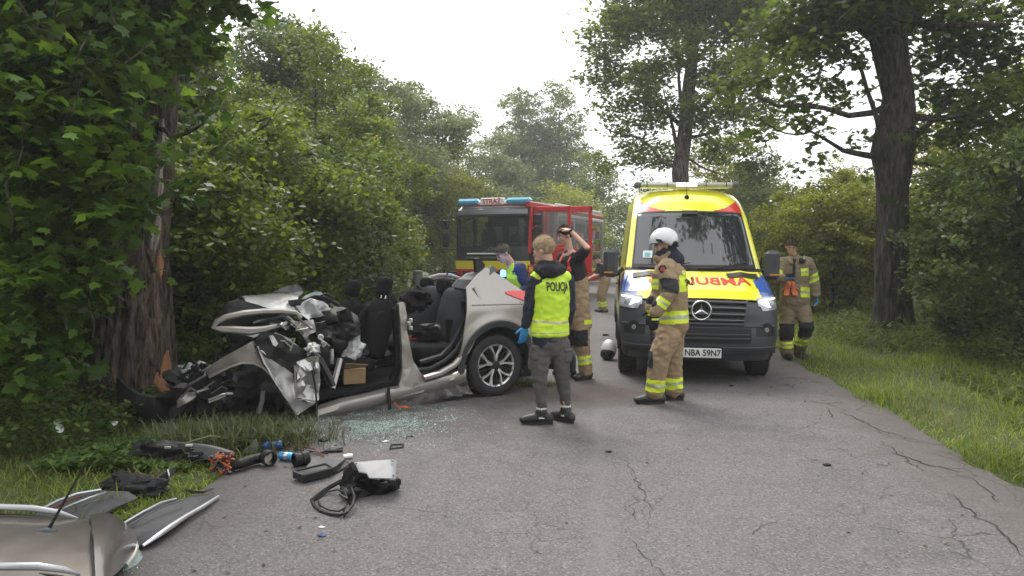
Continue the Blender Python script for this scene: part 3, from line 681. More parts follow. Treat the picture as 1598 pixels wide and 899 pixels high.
    for px, py, dy, r in [(40,40,-1.6,.75),(130,30,-1.2,.7),(210,40,-1,.5),(60,130,-1.8,.65),(140,120,-1.6,.55),(200,130,-1.3,.35),(30,220,-1.8,.7),(110,210,-1.8,.6),(180,210,-1.3,.38),(300,60,-.5,.38),(310,140,-.5,.26),(285,215,-.8,.20),(318,235,-.6,.22),(300,295,-.5,.22),(330,190,-.4,.2),
                          (30,320,-1.7,.65),(110,310,-1.8,.55),(175,300,-1.3,.33),(205,340,-1.1,.18),(40,420,-1.7,.6),(110,400,-1.5,.5),(20,510,-1.8,.5),(80,480,-1.6,.42),(60,560,-1.8,.35),(20,600,-1.8,.3),
                          (250,20,-.6,.4),(150,-60,-.8,.9),(280,-40,-.6,.7),(30,-60,-1,.9),(215,265,-1.2,.2),(320,20,-.1,.35),
                          (50,100,-.2,1.0),(60,280,-.2,1.0),(40,450,-.3,.9),(120,200,0,.7),(110,350,.1,.6), (100,560,-.6,.4), (20,560,-.8,.6)]:
        p = L(px, py, dy); blobs.append((p.x, p.y, p.z, r, r*.8))
    pos, _ = crown_points(blobs, 23000, 35, clump=60, spread=.2, shell=.25)
    # the 300 leaves nearest the camera are parts of their own, the rest one part
    d = np.linalg.norm(pos + np.array([b.x, b.y, b.z-1.6]), axis=1); vis = (pos[:, 0]+b.x)/(pos[:, 1]+b.y) > -.68
    d = np.where(vis, d, 99); ix = np.argsort(d); near, far = ix[:300], ix[300:]
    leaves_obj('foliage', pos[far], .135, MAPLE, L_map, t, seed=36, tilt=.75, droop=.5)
    lt = []
    for q in range(6):
        me = leaf_mesh('leaf', np.zeros((1, 3)), .12, MAPLE, seed=300+q, tilt=.45, droop=.5); me.materials.append(L_maple1); lt.append(me)
    rr = random.Random(2)
    for q, i in enumerate(near):
        o = bpy.data.objects.new('leaf', lt[q % 6]); COL.objects.link(o); o.parent = t; o.location = pos[i]; o.rotation_euler = (rr.uniform(-.3, .3), rr.uniform(-.3, .3), rr.uniform(0, 6.28))
        k = rr.uniform(.75, 1.25); o.scale = (k, k, k)
L_maple1 = leafmat('leaf_maple_near', (.05, .105, .014), (.14, .24, .035), .45, .42)
_n = L_maple1.node_tree.nodes; _l = L_maple1.node_tree.links
_oi = _n.new('ShaderNodeObjectInfo'); _cr = [x for x in _n if x.bl_idname == 'ShaderNodeValToRGB'][0]; _l.new(_oi.outputs['Random'], _cr.inputs[0])
big_left()
# =================================================================== shared vehicle materials
rubber = mat('tyre_rubber', (.018, .018, .019), .8, var=.3, bump=.3, bscale=60, dirt=((.07, .06, .05), 5, .58))
blackp = mat('black_plastic', (.011, .011, .012), .5, var=.35, bump=.2, bscale=50, spec=.3)
darkp = mat('dark_grey_plastic', (.045, .048, .054), .5, var=.15, bump=.12, bscale=120, bdist=.003)
alloy = mat('alloy_silver', (.62, .62, .63), .3, .9, var=.08)
darkalloy = mat('alloy_dark', (.02, .02, .022), .4, .5)
chrome = mat('chrome', (.75, .75, .76), .12, 1)
glassm = mat('window_glass_dark', (.02, .025, .025), .04, spec=.8, coat=.5)
silverp = mat('silver_paint', (.34, .315, .295), .30, .6, var=.05, coat=.7, dirt=((.36, .33, .31), 2.5, .6))
bareal = mat('torn_metal', (.55, .54, .53), .4, .8, var=.2, vscale=12, bump=.4, bscale=18, dirt=((.12, .11, .10), 7, .58))
interior = mat('interior_fabric', (.010, .010, .012), .95, spec=.15, var=.3, vscale=15, bump=.5, bscale=120, bdist=.004)
greytrim = mat('grey_trim', (.11, .11, .115), .7, var=.2, bump=.2)
def wheel(parent, c, axis, r=.345, wd=.22, name='wheel', spokes=5, rim='two_tone', steer=0):
    """c centre of the hub; axis 'out' direction sign along local y"""
    s = axis; root = MB()
    root.lathe([(.20, -wd*.5*s), (r-.03, -wd*.5*s), (r-.008, -wd*.42*s), (r, -wd*.2*s), (r, wd*.2*s), (r-.008, wd*.42*s), (r-.03, wd*.5*s), (r-.06, wd*.52*s), (r*.70, wd*.46*s), (r*.68, wd*.40*s), (r*.67, -wd*.3*s)], 56, c)
    # tread blocks
    for k in range(56):
        a = 2*math.pi*k/56
        for o_ in (-.07, 0, .07):
            root.box(Vector(c)+Vector((math.cos(a+o_*.6)*(r+.001), o_*s, math.sin(a+o_*.6)*(r+.001))), (.03, .055, .008), Matrix.Rotation(-a-math.pi/2, 3, 'Y'))
    tr = root.build(name, rubber, parent, 40)
    m = MB(); m.lathe([(r*.70, wd*.44*s), (r*.685, wd*.47*s), (r*.64, wd*.42*s), (r*.62, wd*.2*s), (r*.6, wd*.1*s), (.05, wd*.1*s)], 56, c, closed=False)
    m.build('rim', alloy if rim != 'dark' else darkalloy, tr)
    m = MB(); m.lathe([(r*.60, wd*.1*s), (r*.6, wd*.13*s), (.03, wd*.14*s)], 40, c, closed=True); m.build('brake_disc', darkalloy, tr)
    if rim == 'two_tone':
        for k in range(spokes):
            for d in (-.16, .16):
                a = 2*math.pi*k/spokes+math.pi/2; u = Vector((math.cos(a), 0, math.sin(a))); v = Vector((math.cos(a+d*2.0), 0, math.sin(a+d*2.0))); C0 = Vector(c)
                p0 = C0+u*.04+Vector((0, wd*.38*s, 0)); p1 = C0+(u*.5+v*.5)*r*.38+Vector((0, wd*.41*s, 0)); p2 = C0+v*r*.66+Vector((0, wd*.42*s, 0))
                mm = MB(); mm.tube([p0, p1, p2], [.016, .017, .024], 6, side=(0, 1, 0), r2=[.020, .014, .022]); mm.build('spoke', alloy, tr, 40)
        for k in range(spokes):
            a = 2*math.pi*(k+.5)/spokes+math.pi/2; u = Vector((math.cos(a), 0, math.sin(a))); C0 = Vector(c)
            mm = MB(); mm.tube([C0+u*.05+Vector((0, wd*.36*s, 0)), C0+u*r*.64+Vector((0, wd*.36*s, 0))], [.02, .045], 6, side=(0, 1, 0), r2=[.01, .01]); mm.build('spoke', darkalloy, tr, 40)
    mm = MB(); mm.lathe([(.052, wd*.34*s), (.05, wd*.45*s), (.03, wd*.47*s)], 20, c); mm.build('hub_cap', darkalloy if rim != 'dark' else darkp, tr)
    return tr
def panel(mb, xs, zb, zt, yf, nz=10, thick=.012, mi=0, s=1):
    """body panel: for each station x from zb(x) to zt(x), at lateral yf(x,z); s = side sign"""
    rows = []
    for x in xs:
        a, b = zb(x), zt(x); rows.append([Vector((x, s*yf(x, a+(b-a)*j/nz), a+(b-a)*j/nz)) for j in range(nz+1)])
    mb.grid(rows, mi, thick=Vector((0, -s*thick, 0))); return mb
def interp(tab):
    xs_ = [t[0] for t in tab]; ys_ = [t[1] for t in tab]
    return lambda x: float(np.interp(x, xs_, ys_))
def lin(a, b, n): return [a+(b-a)*i/(n-1) for i in range(n)]
# =================================================================== THE WRECKED CAR
wy = R_(33); wf = Vector((-math.cos(wy), -math.sin(wy), 0)); wl = Vector((math.sin(wy), -math.cos(wy), 0))
WF = Frame(G(770, 617)-wl*.80, wf, wl)
# frame axes a (front) x l (left) must be right handed
wreck = thing('wrecked_car', 'crushed silver car with its roof cut away, nose folded up beside the splintered tree', 'car', mat=WF.mat())
def ws(px, py, l=.86): return WF.side(px, py, l)
def polysheet(name, pts, m, parent, off=.02, bend=0, seed=0, sub=5, crumple=.0, l=None, dirv=None, smooth=35):
    """closed outline in photo sight lines laid on plane l (single) or per point l; triangulated, subdivided and buckled"""
    V = [ws(p[0], p[1], p[2] if len(p) > 2 else l) for p in pts]
    bm = bmesh.new(); vs = [bm.verts.new(v) for v in V]; f = bm.faces.new(vs)
    bmesh.ops.triangulate(bm, faces=[f])
    for _ in range(sub):
        es = [e for e in bm.edges if e.calc_length() > .07]
        if not es: break
        bmesh.ops.subdivide_edges(bm, edges=es, cuts=1); bmesh.ops.triangulate(bm, faces=[f for f in bm.faces if len(f.verts) > 3])
    bmesh.ops.beautify_fill(bm, faces=bm.faces, edges=[e for e in bm.edges if not e.is_boundary])
    c = sum(V, Vector())/len(V)
    for v in bm.verts:
        d = v.co-c; k = Vector((0, 1, 0)) if dirv is None else Vector(dirv)
        v.co += k*(-bend*(d.x*d.x+d.z*d.z)) + k*crumple*(fbm(v.co+Vector((seed, 0, 0)), 5, 3)) + nvec(v.co+Vector((seed*3, 1, 2)), 14)*crumple*.35 + k*crumple*.8*(abs(noise.noise((v.co+Vector((seed, 9, 0)))*7))-.3)
    bm.normal_update()
    r = bmesh.ops.extrude_face_region(bm, geom=list(bm.faces)); ev = [g for g in r['geom'] if isinstance(g, bmesh.types.BMVert)]
    kk = Vector((0, -1, 0)) if dirv is None else -Vector(dirv)
    for v in ev: v.co += kk*off
    bmesh.ops.recalc_face_normals(bm, faces=bm.faces)
    me = bpy.data.meshes.new(name); bm.to_mesh(me); bm.free(); me.materials.append(m)
    o = bpy.data.objects.new(name, me); COL.objects.link(o); o.parent = parent
    me.polygons.foreach_set('use_smooth', [True]*len(me.polygons)); me.set_sharp_from_angle(angle=R_(smooth)); return o
def wtube(name, pts, r, m, parent=None, n=8, r2=None, side=(0, 1, 0), l=.86):
    mb = MB(); P = [ws(p[0], p[1], p[2] if len(p) > 2 else l) for p in pts]; mb.tube(P, r, n, side=side, r2=r2); return mb.build(name, m, parent or wreck, 40)
# --- rear quarter
archc = (-.005, .36); archr = .455
def arch(x):
    d = x-archc[0]
    return archc[1]+math.sqrt(max(0, archr*archr-d*d)) if abs(d) < archr else .30
p_ = [ws(*p) for p in [(733,452), (745,440), (757,428), (768,417), (790,432), (803,443), (815,452), (824,462)]]
ztq = interp(sorted([(-1.0, .80), (-.92, .92), (-.75, 1.06)]+[(v.x, v.z) for v in p_[3:]]+[(.16, 1.38), (.26, 1.30), (.36, 1.22), (.46, .62), (.52, .42)]))
def yq(x, z):
    y = .90 - .42*max(0, z-.98)**1.25 - .06*max(0, .55-z) + .012*math.sin((z-.5)*5)
    if x < -.45: y -= .55*(-.45-x)**2
    d = math.hypot(x-archc[0], z-archc[1]); y += .018*math.exp(-((d-.50)/.05)**2)
    return y
quarter = MB(); xs_ = sorted(set(lin(-.96, .50, 74)))
panel(quarter, xs_, arch, lambda x: max(arch(x)+.02, ztq(x)), yq, 22, .014)
q = quarter.build('rear_quarter_panel', silverp, wreck, 35)
qr = MB(); panel(qr, xs_, arch, lambda x: max(arch(x)+.02, min(ztq(x), 1.12)), yq, 14, .014, s=-1); qr.build('rear_quarter_panel', silverp, wreck, 35)
# crease line and fuel cap edge
mb = MB(); mb.tube([(x, yq(x, 1.03)+.004, 1.03+.02*x) for x in lin(-.5, .33, 12)], .006, 5); mb.build('crease', silverp, q, 40)
# arch cladding
mb = MB(); rows = []
for i in range(41):
    a = R_(-8)+R_(196)*i/40; rr = []
    for k, (dr, dy) in enumerate(((-.035, -.10), (-.03, .012), (.0, .022), (.035, .020), (.04, .0))):
        x = archc[0]+math.cos(a)*(archr+dr); z = archc[1]+math.sin(a)*(archr+dr); rr.append(Vector((x, yq(x, min(z, 1.0))+dy, max(.16, z))))
    rows.append(rr)
mb.grid(rows); mb.build('wheel_arch_cladding', darkp, wreck, 40)
mb = MB(); rows = []
for i in range(25):
    a = R_(-5)+R_(190)*i/24; rows.append([Vector((archc[0]+math.cos(a)*(archr-.02), y, max(.2, archc[1]+math.sin(a)*(archr-.02)))) for y in (.84, .5)])
mb.grid(rows); mb.add([(archc[0]-.45, .5, .2), (archc[0]+.45, .5, .2), (archc[0]+.45, .5, .85), (archc[0]-.45, .5, .85)], [(0, 1, 2, 3)]); mb.build('wheel_housing', blackp, wreck, 40)
wheel(wreck, (0, .76, .345), 1)
wheel(wreck, (0, -.76, .345), -1)
# tail lamp
tl = interp([(-1.0, 1.0), (-.7, 1.10), (-.45, 1.165), (-.2, 1.18), (-.12, 1.165)]); bl_ = interp([(-1.0, .90), (-.7, .965), (-.45, 1.03), (-.2, 1.12), (-.12, 1.155)])
mb = MB(); panel(mb, lin(-.80, -.13, 14), bl_, tl, lambda x, z: yq(x, z)+.014, 5, .03); lamp = mb.build('tail_lamp', mat('red_lamp_lens', (.62, .025, .02), .12, coat=1, emit=(.9, .05, .02), estr=.12), wreck)
mb = MB(); panel(mb, lin(-.66, -.36, 8), lambda x: bl_(x)+.030, lambda x: min(tl(x)-.02, bl_(x)+.062), lambda x, z: yq(x, z)+.018, 3, .01); mb.build('reverse_lens', mat('clear_lens', (.75, .72, .70), .15, coat=1), lamp)
# rear face: tailgate opening, bumper
mb = MB(); mb.grid([[Vector((-1.0-.10*math.cos(u*1.5)+.10, y, z)) for u, y in [(k/6-1, (k/6-1)*.80) for k in range(13)]] for z in (.35, .45, .60, .75)], thick=.02); mb.build('rear_bumper', silverp, wreck)
mb = MB(); mb.box((-.98, 0, .27), (.12, 1.5, .16), bev=.03); mb.build('bumper_skirt', darkp, wreck)
mb = MB(); mb.box((-.80, 0, .90), (.10, 1.45, .28), bev=.04); mb.build('loading_sill', silverp, wreck)
# --- cut C pillar with door opening frame
wtube('door_frame', [(738,449,.80), (748,470,.83), (750,492,.85), (742,520,.87), (728,548,.88), (708,570,.88), (685,583,.88), (660,590,.88)], [.055, .05, .05, .045, .045, .045, .05, .06], silverp, n=8, r2=[.035]*8)
wtube('door_seal', [(730,458,.80), (735,478,.80), (734,500,.82), (724,524,.83), (712,546,.84), (694,563,.85), (672,575,.85), (651,578,.84)], .022, rubber, n=6)
wtube('door_seal', [(722,470,.72), (725,498,.74), (716,520,.76), (704,540,.77), (688,556,.78), (655,566,.78)], .030, blackp, n=6)
polysheet('pillar_stump', [(733,455,.76), (741,442,.76), (757,428,.74), (769,414,.74), (777,421,.74), (762,440,.78), (748,456,.80)], greytrim, wreck, .05, crumple=.02)
polysheet('pillar_stump', [(744,425,.70), (742,404,.68), (748,402,.68), (757,412,.70), (760,426,.72)], blackp, wreck, .05, crumple=.02, seed=3)
polysheet('roof_trim_scrap', [(706,447,.60), (714,436,.60), (740,436,.62), (748,441,.66), (735,452,.70), (722,451,.66)], greytrim, wreck, .02, crumple=.03, seed=4)
polysheet('roof_trim_scrap', [(716,436,.5), (730,427,.5), (752,421,.6), (757,429,.66), (742,437,.66), (727,438,.6)], blackp, wreck, .03, crumple=.03, seed=6)
# far side window hoop
wtube('far_window_frame', [(668,452,-.80), (666,442,-.80), (671,433,-.80), (684,429,-.80), (702,429,-.80), (716,434,-.80), (722,440,-.80)], .022, silverp, n=7, l=-.8)
wtube('far_window_frame', [(672,452,-.74), (671,443,-.74), (676,437,-.74), (690,434,-.74), (712,438,-.74)], .016, blackp, n=6, l=-.8)
polysheet('far_quarter_trim', [(650,452,-.7), (668,446,-.7), (712,440,-.7), (730,446,-.7), (726,470,-.7), (650,470,-.7)], interior, wreck, .03, crumple=.02, seed=8)
wtube('grab_strap', [(697,429,-.5), (700,424,-.5), (712,425,-.5), (716,430,-.5)], .012, blackp, n=6)
# --- B pillar
polysheet('centre_pillar', [(623,474,.84), (631,472,.84), (634,486,.84), (636,520,.85), (640,540,.86), (645,562,.87), (655,580,.88), (664,592,.89), (662,612,.90), (618,622,.90), (624,600,.88), (628,575,.87), (627,540,.86), (625,505,.85)], silverp, wreck, .07, crumple=.012, seed=11)
polysheet('pillar_inner', [(614,482,.80), (625,474,.80), (629,520,.80), (630,560,.82), (622,600,.84), (606,612,.84), (615,580,.82), (618,540,.8)], interior, wreck, .06, crumple=.02, seed=12)
for k, (x, y) in enumerate([(641,500), (641,512), (638,505)]):
    mb = MB(); mb.box(ws(x, y, .88), (.03, .05, .04), bev=.006); mb.build('hinge', bareal, wreck)
wtube('belt_buckle_strap', [(631,478,.78), (622,520,.70), (612,560,.6)], .018, blackp, n=4, r2=[.004]*3)
# --- sill and underside
def sillrows():
    top = [(728,577), (700,586), (664,597), (620,607), (570,620), (530,629), (496,640)]; rows = []
    for (x, y) in top:
        a = ws(x, y-7, .82); b = ws(x, y, .89); c = ws(x, y+9, .905); d = ws(x, y+17, .88); e = ws(x, y+22, .80); rows.append([a, b, c, d, e])
    return rows
mb = MB(); rr_ = sillrows(); fine = []
for i in range(len(rr_)-1):
    for k in range(5): fine.append([a.lerp(b, k/5)+nvec(a.lerp(b, k/5), 6)*.008 for a, b in zip(rr_[i], rr_[i+1])])
fine.append(rr_[-1]); mb.grid(fine, thick=.01); mb.build('door_sill', silverp, wreck, 40)
polysheet('sill_skirt', [(728,590,.87), (690,604,.87), (640,620,.87), (590,634,.88), (540,646,.88), (500,655,.88), (505,668,.86), (560,664,.86), (600,655,.86), (660,640,.86), (700,622,.85), (735,612,.84)], mat('dirty_skirt', (.16, .15, .145), .5, .4, var=.3, vscale=9, dirt=((.03, .03, .03), 5, .48)), wreck, .03, crumple=.06, seed=15)
polysheet('underbody', [(735,590,.70), (640,612,.70), (500,645,.70), (470,668,.5), (560,668,.5), (650,648,.5), (740,618,.6)], blackp, wreck, .10, crumple=.05, seed=16)
mb = MB(); mb.grid(bil((.45, .84, .34), (2.15, .84, .14), (2.15, -.84, .14), (.45, -.84, .34), 12, 8, lambda u, v: (0, 0, .02*fbm((u*4, v*4, 0)))), thick=-.04); mb.build('floor_pan', interior, wreck)
mb = MB(); mb.box((-.2, 0, .55), (1.3, 1.36, .06)); mb.build('boot_floor', interior, wreck)
mb = MB(); mb.tube([(.45, 0, .42), (1.2, 0, .36), (2.1, 0, .26)], .11, 8); mb.build('centre_tunnel', interior, wreck)
wtube('silver_strap', [(606,604,.92), (607,622,.93), (608,640,.92)], .022, blackp, n=4, r2=[.006]*3, side=(1, 0, 0))
# orange cable scraps under the sill
wtube('loose_cable', [(615,628,.9), (622,636,.91), (634,634,.92), (641,640,.94)], .008, mat('orange_rubber', (.55, .13, .02), .5), n=6)
# --- seats
def cushion(mb, c, d, rot=None, bulge=.18, n=10, m=8, seed=0):
    """superellipsoid pad"""
    vs = []; fs = []
    for i in range(m+1):
        ph = -math.pi/2+math.pi*i/m
        for j in range(n*2):
            th = math.pi*j/n
            def sp(v, e): return math.copysign(abs(v)**e, v)
            p = Vector((d[0]/2*sp(math.cos(ph), .45)*sp(math.cos(th), .45), d[1]/2*sp(math.cos(ph), .45)*sp(math.sin(th), .45), d[2]/2*sp(math.sin(ph), .5)))
            p += nvec(p+Vector((seed, 0, 0)), 6)*.008
            vs.append((rot @ p if rot else p)+Vector(c))
    N = 2*n
    for i in range(m):
        for j in range(N): fs.append((i*N+j, i*N+(j+1) % N, (i+1)*N+(j+1) % N, (i+1)*N+j))
    mb.add(vs, fs)
def seat(x, y, z, back, name='front_seat', w_=.50):
    t = MB(); cushion(t, (x+.25, y, z+.10), (.52, w_, .17), Matrix.Rotation(R_(-6), 3, 'Y')); s_ = t.build(name, interior, wreck, 60)
    rot = Matrix.Rotation(back, 3, 'Y'); up = rot @ Vector((0, 0, 1))
    t = MB(); cushion(t, Vector((x-.02, y, z+.12))+up*.34, (.15, w_, .66), rot, seed=3); t.build('backrest', interior, s_, 60)
    for s in (-1, 1):
        t = MB(); cushion(t, Vector((x+.04, y+s*(w_/2-.04), z+.12))+up*.30, (.14, .10, .50), rot, seed=5); t.build('side_bolster', interior, s_, 60)
    t = MB(); cushion(t, Vector((x-.02, y, z+.12))+up*.80+rot @ Vector((.02, 0, 0)), (.11, .27, .20), rot, seed=8); t.build('headrest', interior, s_, 60)
    for s in (-.06, .06):
        t = MB(); t.tube([Vector((x-.02, y+s, z+.12))+up*.60, Vector((x-.02, y+s, z+.12))+up*.78], .007, 6); t.build('headrest_post', chrome, s_)
    return s_
seat(1.33, .42, .34, R_(-13)); seat(1.42, -.42, .30, R_(-18))
t = MB(); cushion(t, (.62, .02, .50), (.55, 1.36, .22)); rs_ = t.build('rear_seat', interior, wreck, 60)
for y, w_ in ((.36, .60), (-.36, .70)):
    t = MB(); cushion(t, (.27, y, .86), (.16, w_, .70), Matrix.Rotation(R_(-12), 3, 'Y'), seed=2); t.build('backrest', mat('seat_fabric', (.028, .03, .04), .95, var=.3, vscale=5, bump=.4, bscale=60), rs_, 60)
for y in (.45, 0, -.45):
    t = MB(); cushion(t, (.20, y, 1.21), (.11, .25, .17), Matrix.Rotation(R_(-12), 3, 'Y'), seed=4); t.build('headrest', interior, rs_, 60)
t = MB(); t.box((.10, 0, .80), (.06, 1.5, .80), Matrix.Rotation(R_(-12), 3, 'Y'), bev=.02); t.build('dark_gap_panel', interior, wreck)  # upright dark panel added to close bright gaps behind the rear seats
for y in (.25, .10):
    t = MB(); t.box((.72, y, .63), (.09, .03, .02), bev=.005); t.build('belt_buckle', mat('red_plastic', (.45, .04, .02), .4), rs_)
# white airbag cloths, cardboard box and litter lying in the front footwell
airb = mat('airbag_cloth', (.52, .52, .53), .9, var=.1, vscale=8, bump=.4, bscale=25, bdist=.02)
def crumpled(name, c, d, m, parent=None, seed=0, amp=.35, n=18, k=12, fold=3.2, rot=None):
    mb = MB(); mb.ell((0, 0, 0), (1, 1, 1), None, n, k); vs = []
    for v in mb.v:
        v = Vector(v); a = 1+amp*(fbm(v+Vector((seed, 0, 0)), fold*.5, 2)) - amp*.9*abs(noise.noise(v*fold+Vector((0, seed, 0))))
        p = Vector((v.x*d[0], v.y*d[1], v.z*d[2]))*a; vs.append((rot @ p if rot else p)+Vector(c))
    mb.v = vs; return mb.build(name, m, parent, 50)
crumpled('airbag', ws(549, 546, .55), (.13, .12, .12), airb, wreck, 2, .5, 24, 16)
crumpled('airbag', ws(556, 540, .5), (.07, .07, .10), airb, wreck, 5, .5)
for k, (px_, py_, l_, d_) in enumerate([(585,505,.1,(.20,.18,.22)), (575,548,.3,(.22,.2,.12)), (600,470,-.3,(.12,.14,.16)), (665,520,.3,(.16,.2,.10)), (690,512,.1,(.2,.22,.10)), (560,565,.45,(.2,.16,.08)), (650,470,.0,(.12,.3,.14))]): crumpled('loose_trim', ws(px_, py_, l_), d_, [interior, blackp, greytrim][k % 3] if k != 2 else interior, wreck, 120+k, .6)
carton = thing('cardboard_box', 'small torn brown cardboard box lying in the front footwell of the wreck', 'box', WF.mat() @ ws(552, 584, .62), R_(20))
cb = mat('cardboard', (.36, .24, .13), .9, var=.12, bump=.2)
mb = MB(); mb.box((0, 0, 0), (.22, .16, .15), Matrix.Rotation(R_(12), 3, 'X')); mb.build('carton', cb, carton)
mb = MB(); mb.grid(bil((-.11, -.08, .08), (.11, -.08, .08), (.12, -.17, .12), (-.10, -.16, .14), 3, 3), thick=.004); mb.build('flap', cb, carton)
# --- passenger cell front: bulkhead, dashboard mass
crumpled('dashboard', ws(512, 505, .1), (.26, .62, .20), blackp, wreck, 8, .35, 30, 18)
crumpled('steering_column', ws(520, 530, .45), (.16, .22, .16), blackp, wreck, 12, .5)
for pts, m, l, cr, sd in [
    ([(452,472),(470,466),(500,462),(516,470),(522,492),(520,512),(506,530),(486,520),(470,500)], blackp, .15, .08, 21),
    ([(516,475),(534,500),(546,522),(540,545),(520,560),(512,530),(508,500)], blackp, .30, .05, 22),
    ([(492,505),(508,500),(518,560),(524,596),(512,604),(500,570)], blackp, .60, .05, 23)]:
    polysheet('crushed_bulkhead', pts, m, wreck, .05, crumple=cr, seed=sd, l=l)
airb2 = polysheet('airbag', [(466,484,.30), (474,474,.30), (486,468,.28), (503,470,.26), (514,478,.24), (519,490,.26), (518,504,.28), (508,500,.34), (500,492,.38), (488,498,.40), (476,500,.40), (470,492,.36)], airb, wreck, .06, crumple=.16, seed=31, bend=-1.2)
polysheet('broken_windscreen', [(459,484,.05), (468,468,.05), (484,458,.05), (500,455,.05), (507,464,.1), (492,468,.12), (476,474,.16), (466,486,.18)], mat('shattered_glass_sheet', (.33, .42, .41), .35, var=.2, vscale=30, bump=.8, bscale=80, coat=.4), wreck, .01, crumple=.05, seed=33)
for k, pts in enumerate([[(500,464),(512,466),(528,476),(540,492),(545,506)], [(506,470),(520,482),(534,500),(540,520)], [(497,463),(508,458),(522,465)]]):
    wtube('torn_wiring', [(x, y, .2) for x, y in pts], [.022-.006*k]*len(pts), blackp, n=6)
wtube('front_pillar', [(432,487,.74), (450,500,.78), (470,520,.82), (490,548,.84), (508,578,.86), (520,602,.87)], [.05, .05, .055, .055, .05, .04], mat('dark_paint', (.05, .05, .055), .35, .4, coat=.5, bump=.2), n=8, r2=[.035]*6)
wtube('door_hinge_bar', [(531,560,.80), (526,580,.84), (519,606,.88)], [.028, .03, .03], silverp, n=6)
wtube('door_hinge_bar', [(518,545,.70), (518,568,.70)], [.02, .02], bareal, n=6)
polysheet('hinge_plate', [(450,500,.86), (470,502,.86), (489,498,.86), (492,518,.86), (482,522,.86), (477,528,.86), (468,518,.86), (458,512,.86)], silverp, wreck, .02, crumple=.03, seed=35)
for x, y in ((481, 513), (504, 537), (500, 526)):
    mb = MB(); mb.lathe([(.03, .0), (.03, .015), (.016, .018), (.014, .0)], 14, ws(x, y, .90)); mb.build('bolt_ring', bareal, wreck)
# --- buckled bonnet
bon = MB(); rows = []
topl = [(369,468,-.35), (395,462,-.4), (425,458,-.45), (450,456,-.5), (473,455,-.55)]; botl = [(384,471,.25), (402,476,.30), (424,483,.32), (445,484,.25), (461,483,.15)]
for i in range(9):
    v = i/8; r = []
    for j in range(17):
        u = j/16*4; a = int(min(3, u)); f = u-a
        A = ws(*topl[a]).lerp(ws(*topl[a+1]), f); B = ws(*botl[a]).lerp(ws(*botl[a+1]), f); p = A.lerp(B, v); p.z += .05*math.sin(math.pi*v)+.02*fbm(p, 3); r.append(p)
    rows.append(r)
bon.grid(rows, thick=.02); bon.build('bonnet', mat('bonnet_painted_highlight', (.62, .61, .60), .25, .3, coat=.8), wreck, 40)  # paler than the silver body, highlight from above put into the colour
polysheet('bonnet_underside', [(347,497,.28), (349,482,.26), (356,472,.24), (370,467,.24), (384,471,.26), (402,476,.30), (424,483,.33), (405,486,.33), (375,491,.34)], blackp, wreck, .03, crumple=.04, seed=41)
polysheet('bonnet_edge', [(425,456,-.5), (440,449,-.5), (462,444,-.55), (474,452,-.55), (473,457,-.55), (450,456,-.5)], mat('dark_paint2', (.09, .09, .095), .4, .4), wreck, .03, crumple=.03, seed=42)
# leaf shaped loop of torn wing edge
wtube('torn_wing_edge', [(331,512,.86), (338,502,.86), (352,495,.86), (380,489,.84), (410,486,.82), (440,486,.80), (461,488,.78), (470,496,.78)], [.014, .026, .028, .03, .028, .028, .026, .02], silverp, n=7)
wtube('torn_wing_edge', [(330,511,.86), (345,514,.87), (368,515,.88), (390,517,.88), (412,514,.88), (432,509,.87)], [.014, .022, .022, .024, .022, .012], silverp, n=6, r2=[.01, .03, .035, .04, .03, .02])
polysheet('wing_edge_face', [(335,512,.87), (360,514,.87), (385,514,.88), (408,511,.88), (418,514,.88), (412,522,.88), (396,527,.88), (376,520,.88), (350,517,.88)], silverp, wreck, .012, crumple=.03, seed=44)
polysheet('engine_bay_shade_sheet', [(345,506,.70), (356,496,.7), (400,489,.7), (445,489,.7), (465,500,.7), (455,530,.7), (420,540,.7), (380,560,.70), (362,545,.7), (360,522,.7)], blackp, wreck, .06, crumple=.06, seed=45)  # black sheet standing in for shade inside the open engine bay
for k, (pts, m, r) in enumerate([([(420,506),(435,508),(450,512)], greytrim, .02), ([(418,500),(440,495),(455,505),(470,520)], blackp, .02), ([(432,509),(445,505),(448,500)], airb, .018), ([(395,505),(420,498),(438,503)], blackp, .014), ([(428,520),(450,530),(468,545),(482,552)], bareal, .014)]):
    wtube('engine_bay_pipe', [(x, y, .84) for x, y in pts], r, m, n=6)
# --- front wing (fender)
fen = [(322,581,.80), (330,572,.82), (345,561,.85), (362,551,.88), (380,541,.90), (397,532,.91), (400,545,.93), (408,562,.95), (420,585,.96), (436,610,.96), (450,632,.95), (464,648,.95), (447,622,.92), (430,597,.90), (414,576,.89), (395,568,.88), (375,568,.87), (355,574,.86), (338,583,.84), (328,590,.80)]
polysheet('front_wing', fen, silverp, wreck, .02, crumple=.012, seed=51, bend=.25)
polysheet('front_wing', [(398,534,.93), (406,547,.95), (422,560,.96), (440,572,.95), (457,583,.94), (459,605,.94), (460,624,.94), (476,628,.93), (491,630,.92), (478,640,.93), (464,648,.95), (448,626,.96), (430,598,.96), (412,567,.95)], mat('wing_inner_paint', (.42, .41, .40), .4, .5, var=.1, coat=.4, dirt=((.14, .13, .12), 5, .62)), wreck, .015, crumple=.025, seed=52)
wtube('arch_lip', [(326,589,.87), (340,582,.89), (358,573,.90), (376,567,.905), (396,567,.91), (411,574,.92), (424,588,.93), (440,611,.95), (463,647,.96)], [.012]*9, silverp, n=6)
polysheet('black_liner', [(400,533,.97), (415,518,.95), (432,520,.94), (452,532,.93), (474,545,.92), (488,553,.92), (480,566,.93), (466,575,.94), (446,574,.95), (428,566,.96), (412,556,.97)], blackp, wreck, .05, crumple=.05, seed=53, bend=.5)
